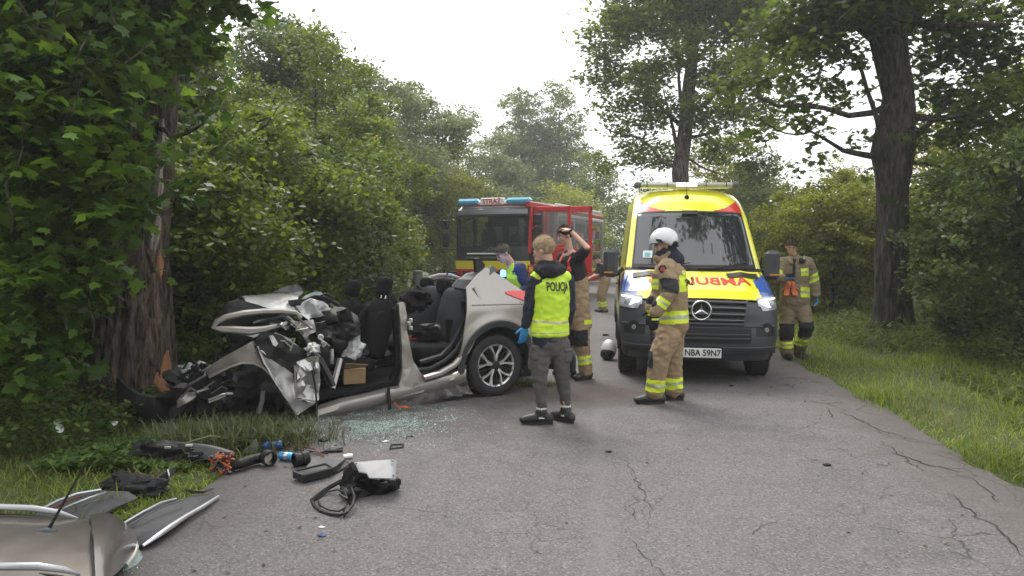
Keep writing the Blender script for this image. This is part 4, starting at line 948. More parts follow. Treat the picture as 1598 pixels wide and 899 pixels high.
polysheet('crumpled_pillar_foot', [(460,570,.98), (470,562,.98), (482,558,.98), (496,556,.98), (499,575,.97), (498,600,.96), (497,622,.95), (492,628,.95), (478,626,.96), (461,624,.97)], bareal, wreck, .03, crumple=.09, seed=54)
wtube('pillar_foot_edge', [(460,570,1.0), (461,598,1.0), (462,624,1.0), (478,624,1.0), (492,626,.99)], .008, silverp, n=5)
wtube('hanging_strap', [(490,552,1.0), (488,580,1.0), (492,604,1.0), (494,625,1.0), (493,645,1.0), (495,666,1.0)], [.03, .022, .018, .018, .018, .02], rubber, n=6, r2=[.01]*6)
polysheet('twisted_metal', [(420,524,.99), (426,523,.99), (434,536,.99), (430,541,.99), (425,538,.99)], bareal, wreck, .01, crumple=.01, seed=57)
crumpled('torn_wiring', ws(487, 545, .92), (.07, .06, .06), bareal, wreck, 17, .7)
# interior of the arch: black suspension and sump masses, added so it reads dark
crumpled('dark_engine_mass', ws(400, 610, .35), (.46, .34, .24), blackp, wreck, 20, .4, 30, 20)
crumpled('suspension_unit', ws(445, 620, .55), (.18, .2, .18), blackp, wreck, 22, .5)
wtube('suspension_strut', [(410,610,.78), (409,625,.80), (404,645,.8)], .022, greytrim, n=8)
# crushed nose
polysheet('headlamp_fragment', [(305,566,.5), (312,563,.5), (322,566,.5), (326,577,.5), (320,581,.5), (310,575,.5)], silverp, wreck, .03, crumple=.04, seed=61)
crumpled('headlamp_fragment', ws(291, 583, .35), (.09, .09, .10), mat('cracked_lens', (.42, .43, .43), .25, coat=.6, bump=1, bscale=40), wreck, 25, .7)
crumpled('radiator_support', ws(310, 612, .45), (.30, .16, .24), blackp, wreck, 27, .8, 34, 22, 4)
crumpled('radiator_support', ws(334, 600, .60), (.12, .12, .20), blackp, wreck, 28, .8, 24, 16, 4)
polysheet('bumper_fragment', [(276,622,.75), (290,615,.75), (304,612,.75), (306,620,.75), (290,630,.75), (277,638,.75)], silverp, wreck, .02, crumple=.03, seed=64)
rr = random.Random(12)
for k in range(14):
    x, y = rr.uniform(272, 330), rr.uniform(575, 635); a = (x, y, .80); b = (x+rr.uniform(10, 34), y-rr.uniform(6, 22), .84); c = (b[0]+rr.uniform(-6, 12), b[1]+rr.uniform(-8, 10), .80)
    wtube('bent_strut', [a, b, c], rr.uniform(.006, .014), rr.choice([blackp, greytrim, blackp, bareal]), n=5)
rr = random.Random(13)
for k in range(10):
    x, y = rr.uniform(415, 500), rr.uniform(495, 545); wtube('torn_wiring', [(x, y, .93), (x+rr.uniform(-10, 14), y+rr.uniform(-4, 14), .97), (x+rr.uniform(0, 24), y+rr.uniform(6, 22), .94)], rr.uniform(.004, .010), rr.choice([blackp, greytrim, bareal]), n=5)
# =================================================================== AMBULANCE
ay = R_(7.2); AB = Vector((math.sin(ay), math.cos(ay), 0)); AR = Vector((math.cos(ay), -math.sin(ay), 0))
A0 = Vector((2.26, 9.08, 0))
# local axes: x = right in the picture, y = backwards along the van (right handed with z)
AM = Matrix(((AR.x, AB.x, 0, A0.x), (AR.y, AB.y, 0, A0.y), (0, 0, 1, 0), (0, 0, 0, 1))) @ Matrix.Rotation(R_(.7), 4, 'Y')
amb = thing('ambulance', 'yellow ambulance van with dark grey bumper and roof light bar facing the camera', 'ambulance', mat=AM)
yel = mat('ambulance_yellow', (.80, .76, .02), .28, coat=.8, var=.03)
blu = mat('ambulance_blue', (.02, .09, .36), .3, coat=.7); whi = mat('ambulance_white', (.78, .79, .80), .3, coat=.7)
redm = mat('ambulance_red', (.55, .02, .015), .3, coat=.6)
wsg = mat('windscreen_glass', (.018, .022, .025), .03, spec=.9, coat=.6)
# section table: (y_centre, y_edge, z_centre, z_edge, half width)
SEC = [(.10,.42,.30,.30,.93), (.03,.40,.38,.38,.965), (.0,.37,.50,.50,.985), (.0,.36,.60,.60,1.0), (.03,.37,.71,.71,1.0), (.05,.38,.775,.755,1.0), (.055,.42,.885,.86,1.0), (.09,.46,.985,.95,.995),
       (.14,.50,1.025,1.00,.985), (.30,.60,1.13,1.11,.975), (.50,.76,1.215,1.205,.96), (.70,.93,1.285,1.285,.94), (.84,1.05,1.33,1.35,.925),
       (.90,1.10,1.385,1.40,.915), (1.15,1.33,1.66,1.66,.88), (1.38,1.56,1.92,1.91,.85), (1.56,1.74,2.12,2.10,.825), (1.66,1.84,2.21,2.18,.81), (1.80,2.00,2.33,2.28,.795), (1.98,2.18,2.44,2.37,.775), (2.20,2.40,2.525,2.45,.75), (2.55,2.70,2.575,2.50,.735), (3.2,3.2,2.60,2.53,.73), (5.9,5.9,2.62,2.55,.73)]
SA = np.array(SEC); SI = np.arange(len(SEC))
def asec(v):
    return [float(np.interp(v, SI, SA[:, k])) for k in range(5)]
def apt(v, u, out=0.0):
    """v row parameter (index into the section table), u in -1..1 across"""
    yc, ye, zc, ze, hw = asec(v); a = abs(u)
    x = u*hw*(1-.035*a**4); k = a**2.6*.55 + .45*a**9
    y = yc+(ye-yc)*k; z = zc+(ze-zc)*a**2.2
    if 8 <= v <= 12.2: z += .018*math.exp(-((a-.62)/.10)**2)*min(1, (v-8)/2) + .02*(1-a**2)
    p = Vector((x, y, z))
    if out:
        e = .01; P1 = apt(min(v+e*10, 23), u); P0 = apt(max(v-e*10, 0), u); Q1 = apt(v, min(1, u+e)); Q0 = apt(v, max(-1, u-e))
        n = (P1-P0).cross(Q1-Q0).normalized(); n = n if n.y < 0 or n.z > .5 else -n
        p += n*out
    return p
def apatch(name, v0, v1, u0, u1, m, parent=amb, nv=14, nu=40, out=0.0, mi=0, thick=None):
    mb = MB(); us = lin(u0, u1, nu+1); vs_ = lin(v0, v1, nv+1)
    f = None
    if callable(mi): f = lambda i, j: mi((vs_[i]+vs_[i+1])/2, (us[j]+us[j+1])/2)
    mb.grid([[apt(v, u, out) for u in us] for v in vs_], f or 0, thick=thick); return mb.build(name, m, parent, 35)
bump_m = mat('bumper_plastic_grey', (.040, .044, .052), .48, var=.12, bump=.1, bscale=150, bdist=.002, dirt=((.075, .07, .065), 4, .62))
apatch('front_bumper', 0, 7.9, -1, 1, bump_m, nv=26, nu=70)
def hood_mi(v, u):
    a = abs(u); t = (v-8)/4.2
    if a > .80-.16*t+.14*t*t: return 1 if (a < 1.01 and t < .80 - (0.93-a)*1.2) else 0
    if a > .70-.05*t and t > .10 and u < 0 and t > .25: return 2
    return 0
bon = apatch('bonnet', 8.0, 12.2, -1, 1, [yel, blu, whi], nv=50, nu=130, mi=hood_mi)
apatch('cowl', 12.2, 13.05, -.99, .99, blackp, nv=3)
for s in (-1, 1): apatch('air_intake', 10.75, 11.6, min(s*.42, s*.86), max(s*.42, s*.86), blackp, bon, nv=8, nu=40, out=.016)
def roof_mi(v, u):
    a = abs(u)
    return 1 if (v < 19 and a > .42 and (v-17.0) < 2.0*((a-.42)/.53)**1.7) and a < .94 else 0
apatch('windscreen_frame', 13.0, 17.0, -1, -.875, yel, nv=20, nu=5); apatch('windscreen_frame', 13.0, 17.0, .875, 1, yel, nv=20, nu=5)
roof = apatch('roof', 16.7, 23, -1, 1, [yel, redm], nv=110, nu=120, mi=roof_mi)
ws_ = apatch('windscreen', 13.0, 16.75, -.90, .90, wsg, nv=24, nu=50, out=.004)
apatch('glass_border', 16.5, 16.74, -.90, .90, blackp, ws_, nv=2, nu=40, out=.008)
apatch('glass_border', 13.0, 13.2, -.90, .90, blackp, ws_, nv=2, nu=40, out=.008)
for s in (-1, 1): apatch('glass_border', 13.0, 16.74, min(s*.875, s*.90), max(s*.875, s*.90), blackp, ws_, nv=20, nu=2, out=.008)
# things seen through and on the windscreen
mb = MB(); mb.grid([[apt(v, u, .012) for u in lin(-.13, .13, 5)] for v in lin(16.0, 16.6, 4)], thick=.02); mb.build('sensor_housing', blackp, ws_)
stk = mat('sticker_blue', (.10, .35, .40), .5); stw = mat('sticker_white', (.6, .62, .62), .5)
apatch('sticker', 13.5, 13.85, -.74, -.60, stw, ws_, nv=2, nu=3, out=.010); apatch('sticker', 13.55, 13.75, -.71, -.63, stk, ws_, nv=2, nu=3, out=.013)
for a, b in (((12.9, -.78), (13.25, -.05)), ((12.9, .05), (13.25, .74))):
    mb = MB(); mb.tube([apt(a[0]+(b[0]-a[0])*t, a[1]+(b[1]-a[1])*t, .03) for t in lin(0, 1, 8)], .009, 5); mb.build('wiper', blackp, amb)
# cab interior seen through the glass is dark; side walls
def hwz(z): return float(np.interp(z, [.30,.40,.5,.66,.9,1.1,1.3,1.4,1.66,1.91,2.1,2.28,2.45,2.55], [.93,.965,.985,1.0,1.0,.985,.95,.915,.88,.85,.825,.795,.75,.73]))*(1-.035)
edge = [(asec(v)[1], asec(v)[3]) for v in lin(3, 23, 120)]
ztop = lambda y: float(np.interp(y, [e[0] for e in edge], [e[1] for e in edge]))
def side_low(y):
    for c in (1.02, 4.75):
        if abs(y-c) < .44: return .36+math.sqrt(.44**2-(y-c)**2)
    return .36
def side_mi(s):
    def f(y, z):
        if z < .50: return 3
        if z > 2.28 and y > 2.0: return 0
        if y < 1.0: return 3 if z < .95 else (1 if z < 1.3 else 0)
        if 1.55 < y < 2.2 and 1.42 < z < 2.0: return 4
        if .75 < z < 1.30:
            t = (y*1.1+z*1.6) % 1.6
            return 1 if t < .5 else (5 if t < .7 else (2 if t < 1.0 else 0))
        return 0
    return f
for s in (-1, 1):
    ys_ = sorted(set([.40, .45, .5]+lin(.56, 5.9, 130))); mb = MB(); NZ = 44; rows = []; f = side_mi(s)
    for y in ys_:
        lo, hi = side_low(y), max(side_low(y)+.02, ztop(y)); rows.append([Vector((s*hwz(lo+(hi-lo)*j/NZ), y, lo+(hi-lo)*j/NZ)) for j in range(NZ+1)])
    mi = lambda i, j: f((rows[i][j].y+rows[i+1][j].y)/2, (rows[i][j].z+rows[i][j+1].z)/2)
    mb.grid(rows, mi, flip=(s > 0)); mb.build('side_wall', [yel, blu, whi, bump_m, wsg, redm], amb, 35)
    mb = MB(); mb.box((s*.955, 2.3, .75), (.02, .03, .9)); mb.box((s*.955, 1.45, 1.0), (.02, .02, 1.1)); mb.build('door_gap', blackp, amb)
    mb = MB(); mb.box((s*.985, 1.95, 1.15), (.03, .18, .03), bev=.01); mb.build('door_handle', blackp, amb)
mb = MB(); mb.grid(bil((-.96, 5.9, .4), (.96, 5.9, .4), (.73, 5.9, 2.55), (-.73, 5.9, 2.55), 4, 4)); mb.build('rear_wall', yel, amb)
mb = MB(); mb.box((0, 3.1, .34), (1.8, 5.4, .10)); mb.build('underbody', blackp, amb)
# wheels: axle along local x
def awheel(x, y):
    t = bpy.data.objects.new('wheel_mount', None); return t
def wheel_x(parent, x, y, r, wd, s):
    before = set(bpy.data.objects); w_ = wheel(parent, (0, 0, 0), s, r, wd, rim='dark'); w_.location = (x, y, r); w_.rotation_euler = (0, 0, -math.pi/2); return w_
for y in (1.02, 4.75):
    for s in (-1, 1): wheel_x(amb, s*.84, y, .355, .235, s)
for y in (1.02, 4.75):
    for s in (-1, 1):
        mb = MB(); rows = []
        for i in range(21):
            a = math.pi*i/20; rows.append([Vector((s*xx, y+math.cos(a)*rr_, max(.30, .36+math.sin(a)*rr_))) for xx, rr_ in ((.60, .43), (.975, .43), (.985, .47), (.96, .49))])
        mb.grid(rows); mb.build('wheel_arch', blackp, amb)
# --- grille
gx0, gx1 = -.60, .60
mb = MB(); mb.grid([[apt(v, u, .006) for u in lin(-.50-.06*(v-4.6)/3.2, .50+.06*(v-4.6)/3.2, 20)] for v in lin(4.6, 7.85, 10)]); gr = mb.build('grille', blackp, amb)
gl = mat('grille_gloss', (.03, .032, .036), .18, coat=.8)
for k, v in enumerate((5.2, 5.85, 6.5, 7.15)):
    w_ = .49+.06*(v-4.6)/3.2; mb = MB(); mb.tube([apt(v, u, .03) for u in lin(-w_, w_, 24)], .019, 6, side=(0, 0, 1), r2=.02); mb.build('grille_bar', gl, gr)
    mb = MB(); mb.tube([apt(v+.16, u, .045) for u in lin(-w_, w_, 24)], .004, 4); mb.build('grille_trim', darkp, gr)
for s in (-1, 1):
    mb = MB(); mb.tube([apt(v, s*(.50+.06*(v-4.6)/3.2), .02) for v in lin(4.6, 7.9, 10)], .016, 6); mb.build('grille_surround', bump_m, gr)
mb = MB(); mb.tube([apt(4.55, u, .02) for u in lin(-.50, .50, 24)], .02, 6); mb.build('grille_surround', bump_m, gr)
for s in (-1, 1):
    us_ = sorted((s*.66, s*.93)); apatch('fog_lamp_pocket', 3.05, 4.35, us_[0], us_[1], blackp, amb, nv=4, nu=10, out=.004)
    mb = MB(); mb.tube([apt(8.02, s*u, .003) for u in lin(.0, .72, 20)], .005, 4); mb.build('bonnet_gap', blackp, bon)
    mb = MB(); mb.tube([apt(v, s*(.965-.03*(v-8.9)/3.2), .002) for v in lin(8.9, 12.1, 16)], .006, 4); mb.build('bonnet_gap', blackp, bon)
apatch('bumper_lip', 0.05, 1.5, -.97, .97, mat('lip_black', (.016, .017, .019), .6), amb, nv=4, nu=50, out=.012)
# star in a ring
ec = apt(6.1, 0, .055)
mb = MB(); mb.tube([ec+Vector((math.cos(a)*.112, 0, math.sin(a)*.112)) for a in lin(0, 2*math.pi, 41)[:-1]], .012, 8, closed=True); em = mb.build('ring_emblem', chrome, gr, 60)
mb = MB(); mb.lathe([(.10, .015), (.0, .02)], 24, ec, 'y', closed=False); mb.build('emblem_back', blackp, em)
mb = MB(); tips = [math.pi/2+2*math.pi*k/3 for k in range(3)]; vs = [ec+Vector((0, -.02, 0))]; fs = []
for a in tips: vs += [ec+Vector((math.cos(a)*.106, .0, math.sin(a)*.106)), ec+Vector((math.cos(a+math.pi/3)*.022, 0, math.sin(a+math.pi/3)*.022))]
for k in range(3): fs += [(0, 1+2*k, 2+2*k), (0, 2+2*k, 1+(2*k+2) % 6)]
mb.add(vs, fs); mb.build('star', chrome, em, 10)
# lower opening, plate, fog lamps
mb = MB(); mb.grid([[apt(v, u, .005) for u in lin(-.60, .60, 20)] for v in lin(2.2, 3.9, 5)]); mb.build('lower_intake', blackp, amb)
for v in (2.8, 3.2): 
    mb = MB(); mb.tube([apt(v, u, .015) for u in lin(-.58, .58, 16)], .012, 5); mb.build('intake_bar', darkp, amb)
for v in (1.75, 4.25):
    mb = MB(); mb.tube([apt(v, u, .004) for u in lin(-.96, .96, 50)], .012, 6); mb.build('bumper_edge', bump_m, amb)
platem = mat('plate_white', (.72, .73, .72), .35, coat=.3)
plate = thing_p = MB(); plate.box((-.02, -.028, .405), (.52, .012, .114), bev=.004); pl = plate.build('number_plate', platem, amb)
mb = MB(); mb.box((-.02, -.018, .405), (.56, .012, .15), bev=.004); mb.build('plate_frame', blackp, pl)
mb = MB(); mb.box((-.258, -.036, .405), (.042, .004, .108)); mb.build('blue_band', mat('plate_blue', (.01, .06, .35), .4), pl)
def text_mesh(s, size, m, name, parent, M, depth=.002, bold=0, sx=1, mirror=False, project=None, sub=False):
    c = bpy.data.curves.new('t', 'FONT'); c.body = s; c.size = size; c.align_x = 'CENTER'; c.align_y = 'CENTER'; c.extrude = depth/2 if not project else 0; c.offset = bold; c.resolution_u = 3
    o = bpy.data.objects.new('t', c); COL.objects.link(o); dg = bpy.context.evaluated_depsgraph_get(); dg.update()
    me = bpy.data.meshes.new_from_object(o.evaluated_get(dg)); bpy.data.objects.remove(o); bpy.data.curves.remove(c)
    bm = bmesh.new(); bm.from_mesh(me); bmesh.ops.remove_doubles(bm, verts=bm.verts, dist=1e-5)
    for v in bm.verts: v.co.x *= sx*(-1 if mirror else 1)
    if project:
        for _ in range(4):
            es = [e for e in bm.edges if e.calc_length() > .03]
            if not es: break
            bmesh.ops.subdivide_edges(bm, edges=es, cuts=1); bmesh.ops.triangulate(bm, faces=[f for f in bm.faces if len(f.verts) > 3])
        for v in bm.verts: v.co = project(v.co.x, v.co.y)
    else: bm.transform(M)
    bm.normal_update()
    me2 = bpy.data.meshes.new(name); bm.to_mesh(me2); bm.free(); bpy.data.meshes.remove(me); me2.materials.append(m)
    o = bpy.data.objects.new(name, me2); COL.objects.link(o); o.parent = parent; return o
UP = Matrix.Rotation(math.pi/2, 4, 'X')
blk = mat('lettering_black', (.012, .012, .014), .5)
text_mesh('NBA 59N7', .108, blk, 'lettering', pl, Matrix.Translation((.02, -.036, .404)) @ UP, bold=.0022, sx=.86)
text_mesh('PL', .03, platem, 'lettering', pl, Matrix.Translation((-.258, -.040, .375)) @ UP, bold=.0005)
# AMBULANS, mirrored for rear view mirrors, across the bonnet
def hoodproj(x, y):
    v = 10.15 + (y/.5)*3.6; u = x/.93; return apt(v, u+.02, .004)
text_mesh('AMBULANS', .215, mat('lettering_red', (.50, .02, .015), .4), 'lettering', bon, None, bold=.006, sx=1.12, mirror=True, project=hoodproj)
# head lamps
lens = mat('headlamp_lens', (.30, .32, .34), .06, coat=1, spec=1); lampw = mat('daytime_lamp', (.9, .95, 1), .3, emit=(.85, .93, 1), estr=1.8)
for s in (-1, 1):
    ua, ub = s*.70, s*.995; mb = MB(); rows = []
    for i in range(13):
        t = i/12; u = ua+(ub-ua)*t; top = 8.25+.55*t; bot = 6.35+.35*t**2; bot = bot if t > .12 else 6.9
        rows.append([apt(bot+(top-bot)*j/8, u, .010) for j in range(9)])
    mb.grid(rows, thick=.01); hl = mb.build('headlamp', lens, amb, 40)
    mb = MB(); mb.tube([apt(7.95+.4*t, ua+(ub-ua)*(.06+.85*t), .022) for t in lin(0, 1, 8)], .010, 6); mb.build('daytime_light', lampw, hl)
    mb = MB(); mb.tube([apt(6.85+.5*(1-t), ua+(ub-ua)*(.12+.40*t), .022) for t in lin(0, 1, 5)], .008, 6); mb.build('daytime_light', lampw, hl)
    for t in (.32, .62):
        mb = MB(); c = apt(7.45, ua+(ub-ua)*t, .0); mb.ell(c, (.055, .03, .055), None, 16, 10); mb.build('projector', lampw if t < .5 else lens, hl)
    mb = MB(); c = apt(3.75, s*.80, .0); n_ = Vector((s*.35, -.93, 0)).normalized()
    mb.tube([c-n_*.02, c+n_*.012], [.075, .085], 20); fog = mb.build('fog_lamp_bezel', blackp, amb)
    mb = MB(); mb.tube([c+n_*.010, c+n_*.02], [.032, .026], 18); mb.build('fog_lamp', mat('fog_lens', (.25,.26,.27), .1, coat=1), fog)
    # mirrors
    mb = MB(); mb.box((s*1.085 if s < 0 else 1.01, 1.0, 1.455), (.19, .13, .38), Matrix.Rotation(s*R_(-8), 3, 'Z'), bev=.045); mr = mb.build('wing_mirror', darkp, amb)
    mb = MB(); mb.tube([(s*.93, 1.15, 1.38), (s*1.0, 1.08, 1.31), (s*1.07 if s < 0 else 1.0, 1.03, 1.31)], .035, 8); mb.build('mirror_arm', blackp, mr)
    mb = MB(); mb.box((s*1.11 if s < 0 else 1.03, .93, 1.33), (.12, .012, .02)); mb.build('indicator', mat('amber_lens', (.6, .25, .02), .2, coat=1), mr)
# light bar and roof aerial
lbz = 2.60
mb = MB(); mb.box((0, 2.25, lbz), (1.50, .26, .075), bev=.03); lb = mb.build('light_bar', mat('light_bar_lens', (.42, .43, .40), .25, coat=.7), amb)
for k, x in enumerate((-.57, -.28, .28, .57)): mb = MB(); mb.box((x, 2.115, lbz), (.012, .02, .07)); mb.build('divider', greytrim, lb)
mb = MB(); mb.box((0, 2.118, lbz+.002), (.30, .018, .055), bev=.006); mb.build('work_light', mat('work_light', (.85, .9, .9), .3, emit=(.9, .95, 1), estr=1.2), lb)
for s in (-1, 1): mb = MB(); mb.box((s*.70, 2.25, lbz), (.11, .27, .08), bev=.02); mb.build('end_cap', greytrim, lb)
c = apt(18.6, -.02, .0)
mb = MB(); mb.ell(c, (.035, .05, .045), None, 12, 8); an = mb.build('roof_aerial', blackp, amb); mb = MB(); mb.tube([c, c+Vector((0, .10, .30))], [.006, .003], 5); mb.build('whip', blackp, an)
# =================================================================== FIRE ENGINE
fb = Vector((.375, .927, 0)).normalized(); fl = Vector((-fb.y, fb.x, 0))
F0 = Vector((.52, 23.0, 0))
# local: x = towards picture left across the cab, wait for right handed axes use x = -across
FX = -fl                                              # x: towards the side seen in the picture (0 = that side's skin, negative = across the cab)
FM = Matrix(((FX.x, fb.x, 0, F0.x), (FX.y, fb.y, 0, F0.y), (0, 0, 1, 0), (0, 0, 0, 1)))
fire = thing('fire_engine', 'red fire engine with yellow front band, blue roof beacons and open cab doors', 'fire engine', mat=FM)
fred = mat('fire_red', (.52, .022, .018), .3, coat=.7, var=.06); fyel = mat('fire_yellow', (.72, .60, .03), .35, coat=.5); fwh = mat('fire_white', (.75, .74, .73), .35, coat=.5)
fbl = mat('beacon_blue', (.06, .32, .48), .25, coat=.8, emit=(.05, .45, .75), estr=.04); fblk = mat('cab_black', (.014, .017, .021), .35, coat=.2, var=.2)
W_ = 2.52
def fbox(name, c, d, m, parent=fire, bev=.02, rot=None):
    mb = MB(); mb.box(c, d, rot, bev=bev); return mb.build(name, m, parent)
def fgrid(name, rows, m, parent=fire, thick=None, flip=False): mb = MB(); mb.grid(rows, thick=thick, flip=flip); return mb.build(name, m, parent, 35)
def frow(z, y, n=16, inset=0, bow=.10):
    return [Vector((-W_*(1-inset)-0+(W_*(1-2*inset))*k/n, y+bow*abs(2*k/n-1)**3, z)) for k in range(n+1)]
def frow2(z, y, i, bow=.12, n=16): return [Vector((-W_+i+(W_-2*i)*k/n, y+bow*abs(2*k/n-1)**3, z)) for k in range(n+1)]
fgrid('cab_front_lower', [frow2(.35, .0, .02), frow2(1.10, -.03, 0)], fred)
fgrid('front_band', [frow2(1.10, -.032, 0), frow2(1.36, -.036, 0)], fyel)
fgrid('front_panel', [frow2(1.36, -.03, .02), frow2(1.6, -.01, .03), frow2(1.80, .02, .04)], fblk)
wsf = fgrid('windscreen', [frow2(1.80, .03, .05), frow2(2.3, .09, .06), frow2(2.80, .17, .08)], mat('cab_glass', (.012, .016, .017), .05, spec=.5, alpha=.72))
fgrid('sun_visor', [frow2(2.74, .02, .06), frow2(2.80, -.06, .07), frow2(2.92, -.02, .08), frow2(3.0, .14, .10)], mat('visor_grey', (.10, .105, .11), .35, coat=.5), thick=.02)
fgrid('roof_front', [frow2(2.98, .12, .08), frow2(3.12, .26, .12), frow2(3.20, .55, .16), frow2(3.22, 1.2, .18), frow2(3.22, 2.4, .18)], fwh)
fbox('grille_trim', (-W_*.55, -.05, 1.58), (1.35, .03, .045), fwh); fbox('grille_trim', (-W_*.55, -.045, 1.46), (1.5, .02, .05), greytrim)
mb = MB(); mb.tube([(-W_/2+.08*math.cos(a), -.05, 1.70+.08*math.sin(a)) for a in lin(0, 2*math.pi, 21)[:-1]], .012, 6, closed=True); em = mb.build('round_emblem', greytrim, fire)
mb = MB(); mb.tube([(-W_/2-.30, -.045, 1.62), (-W_/2+.35, -.03, 1.80)], .012, 5); mb.build('emblem_bar', greytrim, em)
fbox('bumper', (-W_/2, -.08, .55), (W_, .22, .30), fblk, bev=.05); fbox('grille_opening', (-W_/2, -.045, .90), (1.9, .03, .26), blackp)
for x in (-.28, -W_+.28): fbox('headlamp', (x, -.20, .58), (.34, .04, .16), lens, bev=.02)
fbox('wiper', (-1.9, -.0, 2.62), (.5, .03, .03), greytrim, rot=Matrix.Rotation(R_(-28), 3, 'Y'))
for k, x in enumerate((-.55, -1.75)):
    mb = MB(); mb.tube([(x-.35, .0, 1.84), (x+.25, .05, 1.92)], .012, 5); mb.build('wiper', blackp, fire)
# interior seen through glass
for x in (-.6, -1.8):
    mb = MB(); cushion(mb, (x, 1.1, 1.95), (.50, .16, .9)); st = mb.build('cab_seat', interior, fire); mb = MB(); cushion(mb, (x, 1.1, 2.5), (.28, .12, .22)); mb.build('headrest', interior, st)
fbox('roof_fairing', (-W_/2, .42, 3.16), (W_-.35, .5, .16), fwh, bev=.05); fbox('roof_stripe', (-W_/2, .30, 3.10), (W_-.2, .3, .05), fred, bev=.02)
for k, x in enumerate((-.9, -1.5, -2.05)): fbox('painted_far_window', (x, 2.44, 2.25), (.34, .03, .5), mat('painted_daylight_pane', (.35, .40, .38), .3))  # pale panes on the back wall imitate daylight through far windows
mb = MB(); mb.lathe([(.22, -.015), (.22, .015)], 24, (-.62, .45, 1.98), 'y'); mb.build('steering_wheel', blackp, fire)
# beacons and lettering
fbox('beacon', (-.42, .25, 3.20), (.80, .34, .20), fbl, bev=.07); fbox('beacon', (-W_+.40, .25, 3.20), (.72, .34, .20), fbl, bev=.07)
sg = fbox('roof_sign', (-W_/2-.02, .18, 3.20), (.78, .16, .22), fwh, bev=.02)
text_mesh('STRAŻ', .20, mat('sign_red', (.5, .03, .02), .5), 'lettering', sg, Matrix.Translation((-W_/2-.02, .095, 3.19)) @ UP, bold=.006, sx=1.05)
# cab side (x = 0) with openings
fbox('cab_pillar', (-.03, .20, 2.35), (.08, .14, 1.55), fred, rot=Matrix.Rotation(R_(-7), 3, 'X')); fbox('cab_pillar', (-.03, 1.42, 2.1), (.08, .16, 2.1), fred); fbox('cab_pillar', (-.03, 2.42, 2.0), (.08, .16, 2.3), fred)
fbox('cab_sill', (-.04, 1.25, .95), (.08, 2.4, .60), fred); fbox('cab_side_band', (-.005, 1.25, 1.10), (.04, 2.42, .16), fyel); fbox('roof_rail', (-.07, 1.3, 3.08), (.16, 2.4, .18), fred)
fbox('cab_inner', (-1.22, 1.30, 1.35), (2.2, 2.1, .9), blackp); fbox('cab_back_wall', (-W_/2, 2.5, 2.0), (W_-.1, .05, 2.3), blackp)
for y, z in ((1.15, 1.95), (2.15, 1.95)):
    mb = MB(); cushion(mb, (-.55, y, z), (.48, .18, .9)); st = mb.build('crew_seat', interior, fire)
    mb = MB(); cushion(mb, (-.45, y, z+.60), (.30, .14, .26)); mb.build('headrest', interior, st)
fgrid('far_cab_wall', [[Vector((-W_, y, z)) for y in (.15, 1.2, 2.4)] for z in (.4, 1.75)], fred)
fbox('far_pillar', (-W_+.05, .20, 2.35), (.08, .14, 1.3), blackp); fbox('far_pillar', (-W_+.05, 1.42, 2.35), (.08, .2, 1.3), blackp)
# open doors, hinged at their front edge, standing square to the side
def fdoor(y, wd, z0, z1, zw0, zw1, name, cut=0):
    d = thing_door = None; yo = y; T = .07; m = MB()
    def ring(xa, xb, za, zb): return (xa, xb, za, zb)
    fr = .10
    m.box((wd/2, yo, (z0+zw0)/2), (wd, T, zw0-z0), bev=.015); door = m.build(name, fred, fire)
    for c, dd in (((fr/2, yo, (zw0+z1)/2), (fr, T, z1-zw0)), ((wd-fr/2, yo, (zw0+z1)/2), (fr, T, z1-zw0)), ((wd/2, yo, (z1+zw1)/2), (wd, T, z1-zw1))):
        mm = MB(); mm.box(c, dd, bev=.012); mm.build('door_frame', fred, door)
    mm = MB(); mm.box((wd/2, yo, (zw0+zw1)/2), (wd-.2, .012, zw1-zw0)); mm.build('door_window', mat('clear_pane', (.25, .27, .27), .05, spec=.8, alpha=.35, coat=.4), door)
    mm = MB(); mm.box((wd/2, yo-.045, z0+(zw0-z0)*.55), (wd*.8, .02, (zw0-z0)*.7), bev=.02); mm.build('door_trim', fred, door)
    if cut: mm = MB(); mm.prism([(wd-.05, yo-.036, zw0-.02), (wd-.05, yo-.036, zw0+.30), (wd-.32, yo-.036, zw0-.02)], (0, .072, 0)); mm.build('door_frame', fred, door)
    return door
fdoor(.42, 1.18, 1.00, 3.02, 1.85, 2.88, 'cab_door')
fdoor(1.55, 1.52, 1.00, 3.08, 1.75, 2.90, 'crew_door', 1)
# mirrors on the far side
for s, x in ((1, -W_-.28), ):
    for z, h in ((2.50, .30), (2.02, .46)): fbox('mirror', (x, -.02, z), (.24, .12, h), blackp, bev=.04)
    for z in (2.72, 1.72): mb = MB(); mb.tube([(-W_+.02, .15, z), (x, -.02, z), (x, -.02, z-.1 if z > 2 else z+.1)], .018, 5); mb.build('mirror_arm', blackp, fire)
fbox('mirror', (.24, .12, 2.62), (.26, .14, .34), blackp, bev=.04); fbox('mirror', (.24, .12, 2.15), (.26, .14, .5), blackp, bev=.04)
